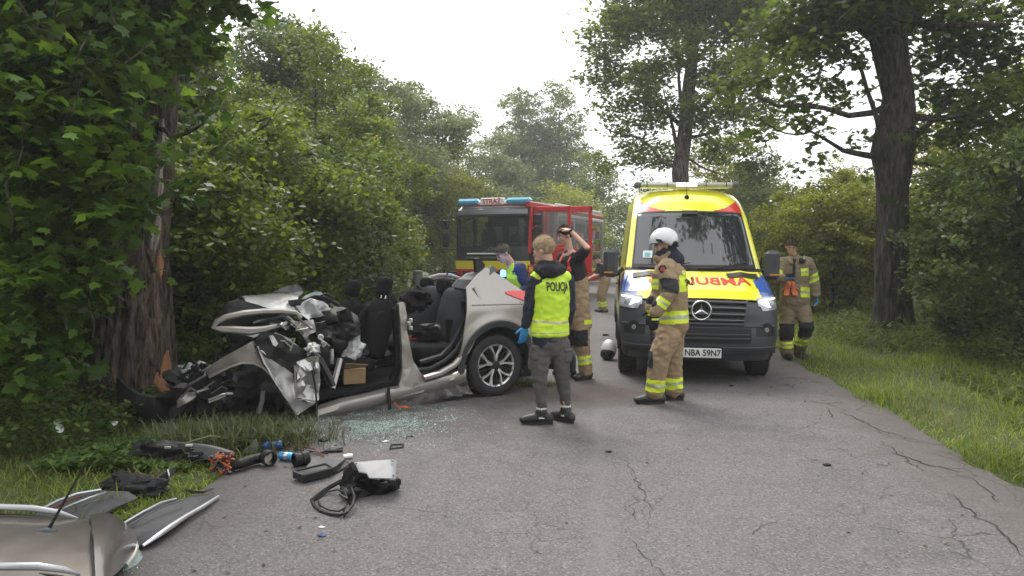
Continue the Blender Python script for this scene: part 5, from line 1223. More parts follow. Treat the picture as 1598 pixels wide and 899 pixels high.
# bodywork with open lockers
b0, b1 = 2.75, 8.42
fbox('body_rear', (-W_/2-.35, 5.55, 1.9), (W_-.75, 5.6, 2.1), mat('locker_inside', (.16, .16, .17), .7, var=.3)); fbox('body_roof', (-W_/2, 5.6, 3.02), (W_, 5.7, .16), fred); fbox('roof_band', (-.02, 5.6, 2.88), (.08, 5.7, .12), fwh)
fbox('roof_rail', (-.10, 5.6, 3.20), (.12, 5.6, .14), fwh); fbox('roof_rail', (-.10, 5.6, 3.12), (.14, 5.62, .05), fred); fbox('roof_ladder', (-.9, 4.8, 3.26), (.5, 4.4, .12), fwh)
for k, y in enumerate((b0, 4.6, 6.5, b1)):
    fbox('locker_post', (-.03, y, 1.85), (.08, .10, 1.95), mat('aluminium', (.55, .57, .60), .35, .8)); 
fbox('body_skirt', (-.05, 5.6, .70), (.10, 5.7, .40), fred); fbox('body_band', (-.005, 5.6, .95), (.06, 5.7, .12), fyel)
for y in (3.7, 5.55, 7.45): fbox('rolled_shutter', (-.10, y, 2.76), (.16, 1.7, .16), mat('aluminium', (.55, .57, .60), .35, .8), bev=.05)
rr = random.Random(6); eq = [mat('kit_red', (.4, .03, .02), .5), mat('kit_grey', (.3, .3, .31), .5), mat('kit_blue', (.03, .10, .3), .5), mat('kit_yellow', (.6, .5, .04), .5), blackp]
for y in (3.7, 5.55, 7.45):
    for z in (1.15, 1.65, 2.15):
        fbox('shelf', (-.32, y, z), (.5, 1.7, .03), mat('aluminium', (.55, .57, .60), .35, .8), bev=0)
        x = y-.75
        while x < y+.7:
            w2 = rr.uniform(.12, .32); h = rr.uniform(.15, .40); k = rr.random()
            if k < .6: fbox('equipment_case', (-.25, x+w2/2, z+.02+h/2), (.3, w2, h), rr.choice(eq))
            else: mb = MB(); mb.tube([(-.4, x+w2/2, z+.02+w2/2), (-.12, x+w2/2, z+.02+w2/2)], w2/2, 12); mb.build('hose_reel', rr.choice(eq), fire)
            x += w2+.03
for y in (1.0, 5.6):
    for x, s in ((-.18, 1), (-W_+.18, -1)):
        w_ = wheel(fire, (0, 0, 0), s, .5, .32, rim='dark'); w_.location = (x, y, .5); w_.rotation_euler = (0, 0, -math.pi/2)
for y in (1.0, 5.6):
    mb = MB(); mb.tube([(.0, y+math.cos(a)*.58, .5+math.sin(a)*.58) for a in lin(0, math.pi, 16)], .05, 6); mb.build('mudguard', blackp, fire)
fbox('chassis', (-W_/2, 3.8, .62), (1.0, 7.2, .3), blackp)
# =================================================================== grey post and blue flashing lamp behind the wreck
pp = G(652, 470); post = thing('marker_post', 'short grey roadside post behind the rear seats of the wreck', 'post', (AT(652, 470, 13).x, 13, 0))
mb = MB(); mb.tube([(0, 0, -.1), (0, 0, 1.28)], .085, 14); mb.build('shaft', greytrim, post); mb = MB(); mb.tube([(0, 0, 1.28), (0, 0, 1.30)], .09, 14); mb.build('cap', mat('post_cap', (.2, .2, .2), .6), post)
# =================================================================== PEOPLE
skin = mat('skin', (.60, .36, .27), .55, var=.10, vscale=14, spec=.4)
skin.node_tree.nodes['Principled BSDF'].inputs['Subsurface Weight'].default_value = .08
tan = mat('turnout_tan', (.30, .215, .125), .9, var=.14, vscale=7, bump=.5, bscale=90, bdist=.004, dirt=((.16, .12, .08), 3.5, .60))
navy = mat('navy_cloth', (.016, .02, .038), .9, var=.2, bump=.4, bscale=70)
blackc = mat('black_cloth', (.014, .014, .018), .92, var=.25, bump=.4, bscale=60)
greyc = mat('grey_trouser_cloth', (.095, .085, .085), .92, var=.15, vscale=8, bump=.5, bscale=80, bdist=.005)
hiv = mat('hi_vis_yellow', (.56, .80, .04), .6, var=.05, emit=(.5, .8, .03), estr=.0)
hiv2 = mat('hi_vis_band', (.70, .86, .03), .5, var=.04); silv = mat('reflective_silver', (.46, .50, .40), .35, .3)
glb = mat('nitrile_blue', (.03, .25, .55), .45, var=.1); bootm = mat('boot_leather', (.018, .017, .017), .45, var=.3, bump=.3)
hairb = mat('hair_blond', (.40, .29, .18), .8, var=.3, vscale=40, bump=1, bscale=90, bdist=.01); hairg = mat('hair_grey', (.10, .085, .075), .85, var=.35, vscale=40, bump=1, bscale=90, bdist=.01)
hairr = mat('hair_brown', (.055, .035, .022), .85, var=.3, vscale=40, bump=1, bscale=90, bdist=.01)
eyew = mat('eye_white', (.6, .58, .56), .3); eyed = mat('eye_dark', (.03, .02, .015), .2); lipm = mat('lips', (.40, .17, .14), .5)
orangeg = mat('orange_glove', (.65, .17, .06), .7, var=.1, bump=.3); scr = mat('phone_black', (.01, .01, .012), .15)
def V3(p): return Vector(p)
def remesh(mb, voxel, smooth=4, wr=0, wf=9, seed=0, dec=None):
    me = bpy.data.meshes.new('tmp'); me.from_pydata(mb.v, [], mb.f); me.update()
    o = bpy.data.objects.new('tmp', me); COL.objects.link(o)
    m = o.modifiers.new('r', 'REMESH'); m.mode = 'VOXEL'; m.voxel_size = voxel
    if smooth: s = o.modifiers.new('s', 'SMOOTH'); s.iterations = smooth; s.factor = .5
    dg = bpy.context.evaluated_depsgraph_get(); dg.update(); e = bpy.data.meshes.new_from_object(o.evaluated_get(dg))
    bpy.data.objects.remove(o); bpy.data.meshes.remove(me)
    n = len(e.vertices); co = np.empty(n*3, np.float32); e.vertices.foreach_get('co', co); co = co.reshape(-1, 3).astype(float)
    nr = np.empty(n*3, np.float32); e.vertices.foreach_get('normal', nr); nr = nr.reshape(-1, 3)
    q = np.empty(len(e.loops), np.int32); e.loops.foreach_get('vertex_index', q); F = q.reshape(-1, 4); bpy.data.meshes.remove(e)
    if wr:
        d = np.zeros(n)
        for i in range(n):
            c = co[i]; a = noise.noise(Vector((c[0]*wf, c[1]*wf, c[2]*wf*1.7+seed))); b = noise.noise(Vector((c[0]*wf*2.3+c[2]*6, c[1]*wf*2.3, c[2]*wf*2.6+seed+4)))
            d[i] = (.5-abs(a)*1.9) + .4*(.4-abs(b)*1.6)
        co = co+nr*(d*wr)[:, None]
    return co, F
def emit_mesh(name, co, F, m, parent, smooth=True, out=0):
    idx = np.unique(F); mp = -np.ones(len(co), int); mp[idx] = np.arange(len(idx)); f = mp[F]; c = co[idx]
    me = bpy.data.meshes.new(name); me.vertices.add(len(c)); me.vertices.foreach_set('co', c.reshape(-1).astype(np.float32))
    me.loops.add(len(f)*4); me.loops.foreach_set('vertex_index', f.reshape(-1).astype(np.int32)); me.polygons.add(len(f))
    me.polygons.foreach_set('loop_start', np.arange(0, len(f)*4, 4, dtype=np.int32)); me.polygons.foreach_set('loop_total', np.full(len(f), 4, np.int32))
    me.polygons.foreach_set('use_smooth', np.ones(len(f), bool)); me.update(calc_edges=True); me.validate()
    for x in (m if isinstance(m, (list, tuple)) else [m]): me.materials.append(x)
    o = bpy.data.objects.new(name, me); COL.objects.link(o); o.parent = parent; return o
def garment(name, mb, m, parent, voxel=.011, smooth=5, wr=.006, wf=9, seed=0, bands=()):
    """bands: (name, mats, a, b, t0, t1, r, test) -> faces near segment a-b between t0..t1 become their own sub-part"""
    co, F = remesh(mb, voxel, smooth, wr, wf, seed); cen = co[F].mean(1); left = np.ones(len(F), bool); subs = []
    for (bn, bm_, a, b, t0, t1, r, test) in bands:
        a = np.array(a, float); b = np.array(b, float); d = b-a; L2 = d@d; t = ((cen-a)@d)/L2; dist = np.linalg.norm(cen-(a+np.outer(t, d)), axis=1)
        k = left & (t >= t0) & (t < t1) & (dist < r)
        if test is not None: k &= test(cen)
        if not k.any(): continue
        left &= ~k; subs.append((bn, bm_, F[k], (t[k]-t0)/(t1-t0)))
    o = emit_mesh(name, co, F[left], m, parent)
    for bn, bm_, f, tt in subs:
        s = emit_mesh(bn, co, f, bm_, o)
        if isinstance(bm_, (list, tuple)) and len(bm_) == 2: s.data.polygons.foreach_set('material_index', ((tt > .36) & (tt < .64)).astype(np.int32))
    o['_bvh'] = 0; del o['_bvh']; return o
def hand(mb, wrist, d, n, curl=.5, sc=1.0, thumb=1, spread=.12, fr=1.0):
    """d: finger direction, n: palm normal (fingers curl towards it); thumb side +-1"""
    d = Vector(d).normalized(); n = Vector(n); n = (n-d*n.dot(d)).normalized(); s = d.cross(n)*thumb; W = Vector(wrist)
    pc = W+d*.05*sc
    mb.blob([W-d*.03*sc, W+d*.02*sc, W+d*.055*sc, W+d*.085*sc], [.026*sc, .034*sc, .040*sc, .038*sc], 12, s, [.020*sc, .017*sc, .016*sc, .013*sc])
    for k, (off, L) in enumerate(((.030, .074), (.010, .082), (-.010, .076), (-.029, .060))):
        p = W+d*.088*sc+s*off*sc; c = curl*(.8+.15*k); v = (d+s*off*spread*30*.3).normalized(); pts = [p-v*.015*sc, p]
        for q, f in enumerate((.42, .32, .26)):
            a = c*(.55+.35*q); v = (v*math.cos(a)+n*math.sin(a)).normalized(); n2 = n; p = p+v*L*f*sc; pts.append(p)
        mb.blob(pts, [.0105*sc*fr, .0105*sc*fr, .0095*sc*fr, .0088*sc*fr, .0078*sc*fr], 8)
    p = W+d*.028*sc+s*.030*sc; v = (s*.75+d*.65+n*.25).normalized(); pts = [W+d*.012*sc+s*.012*sc, p]
    for L in (.034, .030):
        p = p+v*L*sc; pts.append(p); v = (v+d*.35+n*.3*curl).normalized()
    mb.blob(pts, [.016*sc, .0145*sc, .0125*sc, .0095*sc], 8)
class Fig:
    def __init__(s, label, px, py, group=None, Y=None):
        b = G(px, py) if Y is None else AT(px, py, Y); b.z = 0; s.b = b; s.Y = b.y
        s.t = thing('person', label, 'person', b, 0, group)
    def P(s, px, py, dy=0): return AT(px, py, s.Y+dy)-s.b
def headblobs(mb, c, f, up=(0, 0, 1), sc=1.0):
    f = Vector(f).normalized(); u = Vector(up); u = (u-f*u.dot(f)).normalized(); s = u.cross(f); c = Vector(c); R = Matrix((f, s, u)).transposed()
    def e(o, r, n=14, m=10): mb.ell(c+R @ (Vector(o)*sc), [q*sc for q in r], R, n, m)
    e((-.012, 0, .030), (.098, .077, .088), 20, 14); e((.022, 0, -.035), (.066, .058, .075)); e((.052, 0, -.085), (.032, .034, .026)); e((.060, 0, .018), (.030, .052, .022))
    e((.088, 0, -.022), (.018, .012, .024)); e((.098, 0, -.032), (.014, .014, .011)); e((.080, 0, -.058), (.013, .024, .010)); e((.066, .036, -.02), (.02, .02, .022)); e((.066, -.036, -.02), (.02, .02, .022))
    for q in (-1, 1): e((-.008, q*.077, -.010), (.018, .012, .030), 10, 8)
    return R
def face_parts(parent, c, R, sc=1.0, brow=None):
    c = Vector(c)
    for q in (-1, 1):
        mb = MB(); mb.ell(c+R @ (Vector((.078, q*.031, .001))*sc), (.010*sc, .015*sc, .008*sc), R, 10, 6); e = mb.build('eye', eyew, parent, 60)
        mb = MB(); mb.ell(c+R @ (Vector((.086, q*.031, .000))*sc), (.005*sc, .0065*sc, .0065*sc), R, 8, 6); mb.build('iris', eyed, e, 60)
        mb = MB(); mb.tube([c+R @ (Vector((.088, q*.014, .020))*sc), c+R @ (Vector((.092, q*.032, .026))*sc), c+R @ (Vector((.080, q*.050, .019))*sc)], .0045*sc, 5); mb.build('eyebrow', brow or hairr, parent)
    mb = MB(); mb.tube([c+R @ (Vector((.082, -.022, -.062))*sc), c+R @ (Vector((.095, 0, -.059))*sc), c+R @ (Vector((.082, .022, -.062))*sc)], .0055*sc, 6); mb.build('mouth', lipm, parent)
def hair(parent, c, R, m, sc=1.0, seed=0, thick=.010, front=.35, low=-.03, name='hair', top=.0):
    """short hair: the scalp surface lifted, cut at the hair line"""
    mb = MB(); c = Vector(c); n, k = 36, 22; rows = []
    for i in range(k+1):
        ph = math.pi/2-i/k*math.pi*.72; row = []
        for j in range(n+1):
            th = 2*math.pi*j/n; d = Vector((math.cos(ph)*math.cos(th), math.cos(ph)*math.sin(th), math.sin(ph)))
            # hairline: high over the forehead, low at the nape
            side_ = math.exp(-((th if th < math.pi else 2*math.pi-th)-1.65)**2/.10)
            lim = .045*side_ + .055*max(0, math.cos(th))**.8 + low*(1-max(0, math.cos(th)))-(.03 if math.cos(th) < -.2 else 0)
            t = thick*(1+.5*fbm((d.x*9, d.y*9+seed, d.z*9), 1, 3))+top*max(0, d.z)
            p = Vector((-.012+d.x*(.100+t), d.y*(.079+t), .030+d.z*(.090+t)))
            if p.z < lim: p = Vector((-.012+d.x*.088, d.y*.070, lim+(p.z-lim)*.1))
            row.append(c+R @ (p*sc))
        rows.append(row)
    mb.grid(rows); o = mb.build(name, m, parent, 80)
    # short strands standing off the scalp
    rr = random.Random(seed); mb = MB()
    for _ in range(900):
        i = rr.randrange(0, k-3); j = rr.randrange(n); p = Vector(rows[i][j]).lerp(Vector(rows[i+1][(j+1)]), rr.random()); d = (p-c).normalized(); q = (R @ Vector((rr.uniform(.0, .9), rr.uniform(-.6, .6), rr.uniform(-.7, .1)))); v = (d*.55+q*.6).normalized(); L = rr.uniform(.010, .022)*sc*(1+thick*30); s_ = v.cross(d).normalized()*.0022
        if ((R.transposed() @ (p-c)).z) < .02 and abs(math.cos(2*math.pi*j/n)) < .5: continue
        mb.add([p-s_-d*.003, p+s_-d*.003, p+v*L+d*.002], [(0, 1, 2)])
    mb.build('hair_strands', m, o, 0)['kind'] = 'stuff'; return o
def boot(parent, ankle, toe_dir, m, L=.29, h=.12, name='boot', sole=True, w_=.05):
    d = Vector(toe_dir); d.z = 0; d.normalize(); s = Vector((-d.y, d.x, 0)); a = Vector(ankle); g = Vector((a.x, a.y, 0))
    mb = MB(); back = g-d*.075
    mb.blob([back+Vector((0, 0, .055)), back+d*L*.30+Vector((0, 0, .060)), back+d*L*.62+Vector((0, 0, .052)), back+d*L*.86+Vector((0, 0, .042))], [w_*.86, w_*.9, w_*1.02, w_*.86], 14, s, [.05, .055, .046, .036])
    mb.blob([g+Vector((0, 0, .07)), Vector((a.x, a.y, max(a.z, .12)+h*.4))], [.052, .056], 14, s)
    co, F = remesh(mb, .009, 4, .002, 20); co[:, 2] = np.maximum(co[:, 2], .012); o = emit_mesh(name, co, F, m, parent)
    if sole:
        mb = MB(); ol = []
        for k in range(22):
            th = 2*math.pi*k/22; ex = math.cos(th)*L*.5+L*.5-.02; wy_ = math.sin(th)*(w_*.95 if math.cos(th) > -.2 else w_*.8)*(1.0); ol.append(back-d*.035+d*(ex+.02)+s*wy_+Vector((0, 0, 0)))
        mb.prism(ol, (0, 0, .026)); mb.build('sole', rubber, o)
    return o
def legs_blobs(mb, pel, hipL, kneeL, ankL, hipR, kneeR, ankR, side, f=1.0, r=(.095, .075, .065, .058), pelr=(.165, .125)):
    mb.blob([Vector(pel)+Vector((0, 0, .12)), Vector(pel)+Vector((0, 0, .04)), Vector(pel)-Vector((0, 0, .05))], [pelr[0]*.94*f, pelr[0]*f, pelr[0]*.92*f], 18, side, [pelr[1]*.95*f, pelr[1]*f, pelr[1]*.9*f])
    for h, k, a in ((hipL, kneeL, ankL), (hipR, kneeR, ankR)):
        h, k, a = map(Vector, (h, k, a)); mb.blob([h, h.lerp(k, .5), k, k.lerp(a, .4), a], [r[0]*f, r[0]*.9*f, r[1]*f, r[2]*1.02*f, r[3]*f], 16)
def arm_blobs(mb, sh, el, wr_, r=(.062, .050, .040), f=1.0):
    sh, el, wr_ = map(Vector, (sh, el, wr_)); mb.blob([sh, sh.lerp(el, .5), el, el.lerp(wr_, .5), wr_], [r[0]*f, (r[0]*.5+r[1]*.5)*f*1.03, r[1]*f, (r[1]*.55+r[2]*.45)*f, r[2]*f], 14)
def torso_blobs(mb, pts, ra, rb, side, end=(1, 1)): mb.blob(pts, ra, 22, side, rb, 0, end)
def base_body(F_, head, fdir, neck, tors, tra, trb, side, arms, hips, hands=(), hup=(0, 0, 1), vox=.0085, sc=1.0, feet=True):
    """one continuous skin body"""
    mb = MB(); R = headblobs(mb, head, fdir, hup, sc); nk = Vector(neck); hc = Vector(head)
    mb.blob([nk-Vector((0, 0, .06)), nk, hc+R @ Vector((-.025, 0, -.055))], [.062, .056, .054], 14)
    torso_blobs(mb, tors, tra, trb, side)
    for a in arms: arm_blobs(mb, *a, r=(.050, .040, .027))
    for h in hands: hand(mb, *h[0], **h[1])
    for h, k, a in hips:
        h, k, a = map(Vector, (h, k, a)); mb.blob([h, h.lerp(k, .5), k, k.lerp(a, .35), a, Vector((a.x, a.y, .05))], [.088, .075, .055, .054, .036, .036], 14)
    co, F = remesh(mb, vox, 2); return emit_mesh('body', co, F, skin, F_.t), R
def proj_text(s, size, m, name, parent, surf, center, right, up, bold=0, sx=1, back=.35, off=.006):
    """lay lettering on a curved garment by dropping its points onto the surface"""
    me = surf.data; bv = BVHTree.FromPolygons([v.co for v in me.vertices], [p.vertices for p in me.polygons]); r = Vector(right).normalized(); u = Vector(up).normalized(); n = r.cross(u); c = Vector(center)
    def pj(x, y):
        o = c+r*x+u*y+n*back; h = bv.ray_cast(o, -n, 1.0); return (h[0]+n*off) if h[0] is not None else c+r*x+u*y
    return text_mesh(s, size, m, name, parent, None, bold=bold, sx=sx, project=pj)
HB = [hiv2, silv]
# ------------------------------------------------------------------- policeman in the yellow vest, seen from behind
def officer_back():
    f = Fig('bearded blond man in yellow POLICJA vest seen from behind beside the rear wheel', 850, 662)
    P = f.P; fd = Vector((-.5, .86, 0)).normalized(); sd_ = Vector((.86, .5, 0))
    head = P(848, 391); neck = P(855, 415); pel = P(858, 528)
    shL, shR = P(835, 437, -.03), P(884, 438, .06); elL, wrL = P(826, 481, -.04), P(820, 508, -.02); elR, wrR = P(889, 482, .10), P(882, 512, .22)
    hL, kL, aL = P(846, 536, 0), P(842, 584, -.03), P(845, 642, 0); hR, kR, aR = P(872, 536, .04), P(878, 586, .05), P(883, 636, .10)
    tors = [P(857, 520), P(859, 490), P(860, 460), P(859, 440), P(857, 425)]
    body, R = base_body(f, head, (-.88, .47, -.12), neck, tors, [.15, .14, .155, .165, .10], [.11, .10, .115, .11, .08], sd_, [(shL, elL, wrL), (shR, elR, wrR)], [(hL, kL, aL), (hR, kR, aR)])
    face_parts(body, head, R); hair(body, head, R, hairb, thick=.007, seed=2, top=.010)
    mb = MB(); c = head+R @ Vector((.050, 0, -.082)); mb.ell(c, (.044, .052, .042), R, 14, 10); co, F = remesh(mb, .007, 1, .003, 60); emit_mesh('beard', co, F, hairb, body)
    mb = MB(); torso_blobs(mb, [P(857, 530), P(858, 515), P(860, 490), P(860, 465), P(859, 442), P(857, 428), P(856, 418)], [.170, .168, .160, .172, .178, .130, .075], [.130, .125, .12, .13, .125, .10, .075], sd_)
    arm_blobs(mb, shL, elL, wrL, (.075, .060, .044)); arm_blobs(mb, shR, elR, wrR, (.075, .060, .044)); mb.blob([shL, P(859, 436, 0), shR], [.07, .085, .07], 14)
    jk = garment('hooded_jacket', mb, navy, f.t, wr=.008, seed=1)
    mb = MB(); mb.blob([P(838, 419, -.02), P(848, 423, -.12), P(862, 424, -.13), P(878, 420, -.03)], [.045, .065, .065, .045], 12, (0, 0, 1), [.04, .055, .055, .04]); mb.blob([P(844, 412, .03), P(850, 413, -.07), P(864, 413, -.07), P(870, 413, .05)], [.035, .045, .045, .035], 10)
    garment('hood', mb, blackc, jk, wr=.006, seed=4)
    # vest: an open sleeved shell over the jacket
    mb = MB(); torso_blobs(mb, [P(858, 523), P(858, 512), P(860, 490), P(860, 465), P(860, 444), P(859, 432)], [.192, .188, .178, .184, .184, .130], [.150, .148, .14, .15, .142, .115], sd_, (.15, 1))
    for sh in (shL, shR): mb.blob([P(860, 445, .01), Vector(sh).lerp(P(860, 440), .22)+Vector((0, 0, .014))], [.110, .086], 12)
    top, bot = P(860, 420), P(858, 524)
    vest = garment('hi_vis_vest', mb, hiv, f.t, wr=.010, wf=8, seed=7, bands=[('reflective_band', HB, top, bot, .72, .84, .5, None), ('reflective_band', HB, top, bot, .915, .96, .5, None)])
    proj_text('POLICJA', .112, blk, 'lettering', vest, vest, P(862, 447), (.93, .36, 0), (0, 0, 1), bold=.003, sx=.56)
    mb = MB(); hand(mb, wrL+Vector((0, 0, -.01)), P(816, 530, -.02)-wrL, (-.4, .9, 0), curl=.35, sc=1.05, thumb=-1); co, F = remesh(mb, .006, 2, .001, 30); emit_mesh('blue_glove', co, F, glb, f.t)
    mb = MB(); hand(mb, wrR, Vector((-.6, .7, -.1)), (0, 0, -1), curl=.6, thumb=1); co, F = remesh(mb, .006, 2); emit_mesh('blue_glove', co, F, glb, f.t)
    mb = MB(); mb.tube([wrL+Vector((0, 0, .02)), wrL-Vector((0, 0, .002))], [.036, .034], 12); mb.build('watch_strap', blackc, f.t)
    mb = MB(); legs_blobs(mb, P(859, 530), hL, kL, aL+Vector((0,0,.05)), hR, kR, aR+Vector((0,0,.05)), sd_, 1.0, (.106, .076, .062, .050), (.168, .130))
    for kk, s in ((P(836, 558, .0), -1), (P(888, 562, .06), 1)): mb.blob([kk+Vector((0, 0, .07)), kk-Vector((0, 0, .07))], [.045, .05], 10, (0, 1, 0), [.06, .07])
    garment('cargo_trousers', mb, greyc, f.t, wr=.010, wf=8, seed=11)
    for kk in (P(838, 552, -.09), P(886, 556, -.02)):
        mb = MB(); mb.box(kk, (.10, .05, .13), Matrix.Rotation(R_(25), 3, 'Z'), bev=.02); mb.box(kk+Vector((0, 0, .06)), (.11, .06, .035), Matrix.Rotation(R_(25), 3, 'Z'), bev=.012); garment('cargo_pocket', mb, greyc, f.t, voxel=.009, wr=.003)
    mb = MB(); mb.blob([P(884, 548, .02), P(893, 560, .02), P(893, 576, .02)], [.03, .04, .035], 10); garment('thigh_holster', mb, blackc, f.t, voxel=.01, wr=.002)
    for a, d in ((aL, (-1, .05, 0)), (aR, (-.62, .78, 0))):
        g = Vector((a.x, a.y, .0)); mb = MB(); mb.tube([g+Vector((0, 0, .06)), g+Vector((0, 0, .16))], [.052, .048], 12); mb.build('sock', mat('white_sock', (.6, .6, .6), .9), f.t)
        sh = boot(f.t, g+Vector((0, 0, .06)), d, bootm, L=.29, h=0, name='trainer')
        mb = MB(); dd = Vector(d).normalized(); s_ = Vector((-dd.y, dd.x, 0)); 
        for k in range(4):
            c = g+dd*(.05+.028*k)+Vector((0, 0, .108-.012*k)); mb.tube([c-s_*.022, c+s_*.022], .004, 4)
        mb.build('laces', greyc, sh)
officer_back()
# ------------------------------------------------------------------- firefighter in a black T-shirt, hand on forehead
def firefighter_tee():
    f = Fig('firefighter in black T-shirt and red braces with his hand raised to his forehead', 902, 591)
    P = f.P; side = Vector((.55, -.83, 0)).normalized(); fd = Vector((-.83, -.55, 0))
    head = P(881, 368, -.02); neck = P(888, 391); pel = P(900, 455)
    shN, shF = P(903, 402, -.18), P(878, 402, .14); elN, wrN = P(917, 387, -.36), P(890, 360, -.20); elF, wrF = P(873, 432, .10), P(866, 455, -.05)
    hN, kN, aN = P(906, 463, -.06), P(908, 530, -.10), P(914, 578, -.06); hF, kF, aF = P(893, 463, .08), P(890, 530, .10), P(886, 574, .16)
    tors = [P(899, 448), P(897, 430), P(894, 412), P(890, 400)]
    hd = (Vector((-.9, -.2, .30)))
    body, R = base_body(f, head, (-.86, -.42, -.22), neck, tors, [.15, .155, .175, .11], [.115, .12, .125, .09], side, [(shN, elN, wrN), (shF, elF, wrF)], [(hN, kN, aN), (hF, kF, aF)],
                        hands=[((wrN, Vector(P(874, 355, -.10))-wrN, Vector((-.1, .3, -1))), dict(curl=.45, thumb=1))])
    face_parts(body, head, R); hair(body, head, R, hairr, thick=.008, seed=5)
    mb = MB(); d_ = (wrN-elN).normalized(); mb.tube([wrN-d_*.025, wrN-d_*.002], [.034, .033], 14); wt = mb.build('wristwatch', blackc, f.t); mb = MB(); mb.ell(wrN-d_*.012+Vector((0, -.034, .01)), (.016, .008, .016)); mb.build('watch_face', scr, wt)
    mb = MB(); torso_blobs(mb, [P(900, 462), P(899, 448), P(897, 430), P(894, 412), P(890, 402), P(888, 396)], [.168, .165, .168, .185, .14, .07], [.130, .128, .13, .138, .115, .07], side)
    for s_, e_ in ((shN, elN), (shF, elF)): mb.blob([Vector(s_), Vector(s_).lerp(Vector(e_), .72)], [.078, .068], 14)
    mb.blob([shN, P(892, 402), shF], [.06, .08, .06], 12)
    ts = garment('t_shirt', mb, blackc, f.t, wr=.007, seed=21)
    redb = mat('red_braces', (.55, .04, .03), .6)
    for o_ in (-.085, .085):
        c = side*o_; n_ = fd; pts = [P(900, 446)+c+n_*.14, P(897, 425)+c+n_*.15, P(894, 408)+c*1.05+n_*.145, P(891, 396)+c*1.05+n_*.05, P(893, 400)+c-n_*.10, P(897, 425)+c*.7-n_*.145, P(900, 446)+c*.4-n_*.142]
        mb = MB(); mb.tube(pts, .022, 6, side=side, r2=.006); mb.build('braces', redb, f.t)
        mb = MB(); mb.box(P(897, 420)+c+n_*.158, (.05, .05, .06), Matrix.Rotation(math.atan2(fd.y, fd.x), 3, 'Z'), bev=.01); mb.build('radio_clip', redb, f.t)
    mb = MB(); legs_blobs(mb, pel, hN, kN, aN, hF, kF, aF, side, 1.0, (.120, .098, .088, .088), (.182, .145)); mb.blob([P(917, 488, -.10), P(918, 508, -.10)], [.045, .05], 10)
    b = [('reflective_band', HB, kN, aN, .50, .76, .16, None), ('reflective_band', HB, kF, aF, .50, .76, .16, None)]
    fl_ = fd
    for k_, a_, h_ in ((kN, aN, hN), (kF, aF, hF)):
        kk = np.array(k_); b.append(('knee_pad', blackc, h_, a_, .44, .66, .2, (lambda c, kk=kk, k2=np.array(fl_), : ((c-kk)@k2) > -.02)))
    b.append(('reflective_patch', hiv2, P(917, 490, -.1), P(917, 506, -.1), .55, .95, .12, lambda c: c[:, 0] > P(911, 500, -.1).x))
    garment('turnout_trousers', mb, tan, f.t, wr=.010, wf=8, seed=23, bands=b)
    for a, d in ((aN, (-.75, -.6, 0)), (aF, (-.9, .3, 0))): boot(f.t, Vector((a.x, a.y, .1)), d, bootm)
firefighter_tee()
# ------------------------------------------------------------------- policeman stooping behind the wreck
def officer_far():
    f = Fig('grey haired policeman in yellow vest looking down behind the rear of the wreck', 806, 585, Y=9.9)
    P = f.P; side = Vector((.5, -.86, 0)); fd = Vector((-.86, -.5, 0))
    head = P(785, 396, -.08); neck = P(797, 411, -.02); pel = P(815, 486)
    shN, shF = P(813, 419, -.16), P(801, 417, .18); elN, wrN = P(822, 450, -.20), P(800, 466, -.30); elF, wrF = P(800, 450, .16), P(782, 460, -.05)
    hN, kN, aN = P(819, 492, -.08), P(816, 535, -.1), P(818, 576, -.06); hF, kF, aF = P(811, 492, .08), P(806, 535, .1), P(806, 576, .1)
    tors = [P(814, 482), P(811, 460), P(807, 438), P(803, 420)]
    body, R = base_body(f, head, (-.80, -.42, -.42), neck, tors, [.15, .155, .175, .11], [.115, .12, .125, .09], side, [(shN, elN, wrN), (shF, elF, wrF)], [(hN, kN, aN), (hF, kF, aF)], hup=(-.35, -.1, 1),
                        hands=[((wrN, Vector((-.9, -.3, -.2)), Vector((0, 0, -1))), dict(curl=.5, thumb=1)), ((wrF, Vector((-.9, -.3, -.2)), Vector((0, 0, -1))), dict(curl=.5, thumb=-1))])
    face_parts(body, head, R, brow=hairg); hair(body, head, R, hairg, thick=.007, seed=6)
    mb = MB(); torso_blobs(mb, [P(815, 490), P(813, 475), P(810, 455), P(806, 435), P(803, 422), P(799, 414)], [.168, .165, .168, .185, .14, .07], [.130, .128, .13, .138, .115, .07], side)
    arm_blobs(mb, shN, elN, wrN, (.078, .064, .05)); arm_blobs(mb, shF, elF, wrF, (.078, .064, .05)); mb.blob([shN, P(806, 418), shF], [.07, .085, .07], 12)
    garment('police_shirt', mb, mat('police_navy', (.02, .035, .11), .8, var=.2, bump=.3), f.t, wr=.007, seed=31)
    mb = MB(); torso_blobs(mb, [P(814, 480), P(812, 465), P(809, 450), P(806, 433), P(804, 423)], [.185, .182, .182, .185, .14], [.150, .145, .148, .155, .125], side)
    v = garment('hi_vis_vest', mb, hiv, f.t, wr=.006, seed=32, bands=[('reflective_band', HB, P(804, 420), P(814, 484), .56, .68, .5, None), ('reflective_band', HB, P(804, 420), P(814, 484), .80, .92, .5, None)])
    proj_text('POLICJA', .05, blk, 'lettering', v, v, P(808, 427, -.15), (.75, -.66, 0), (0, 0, 1), bold=.001, sx=.7)
    mb = MB(); legs_blobs(mb, pel, hN, kN, aN, hF, kF, aF, side, 1.0, (.105, .08, .066, .058)); garment('dark_trousers', mb, navy, f.t, wr=.008, seed=33)
    for a in (aN, aF): boot(f.t, Vector((a.x, a.y, .08)), (-.85, -.5, 0), bootm)
    return f
officer_far()
lt = thing('flashing_lamp', 'small blue flashing lamp glowing between the wreck and the stooping policeman', 'lamp', AT(785, 427, 9.55))
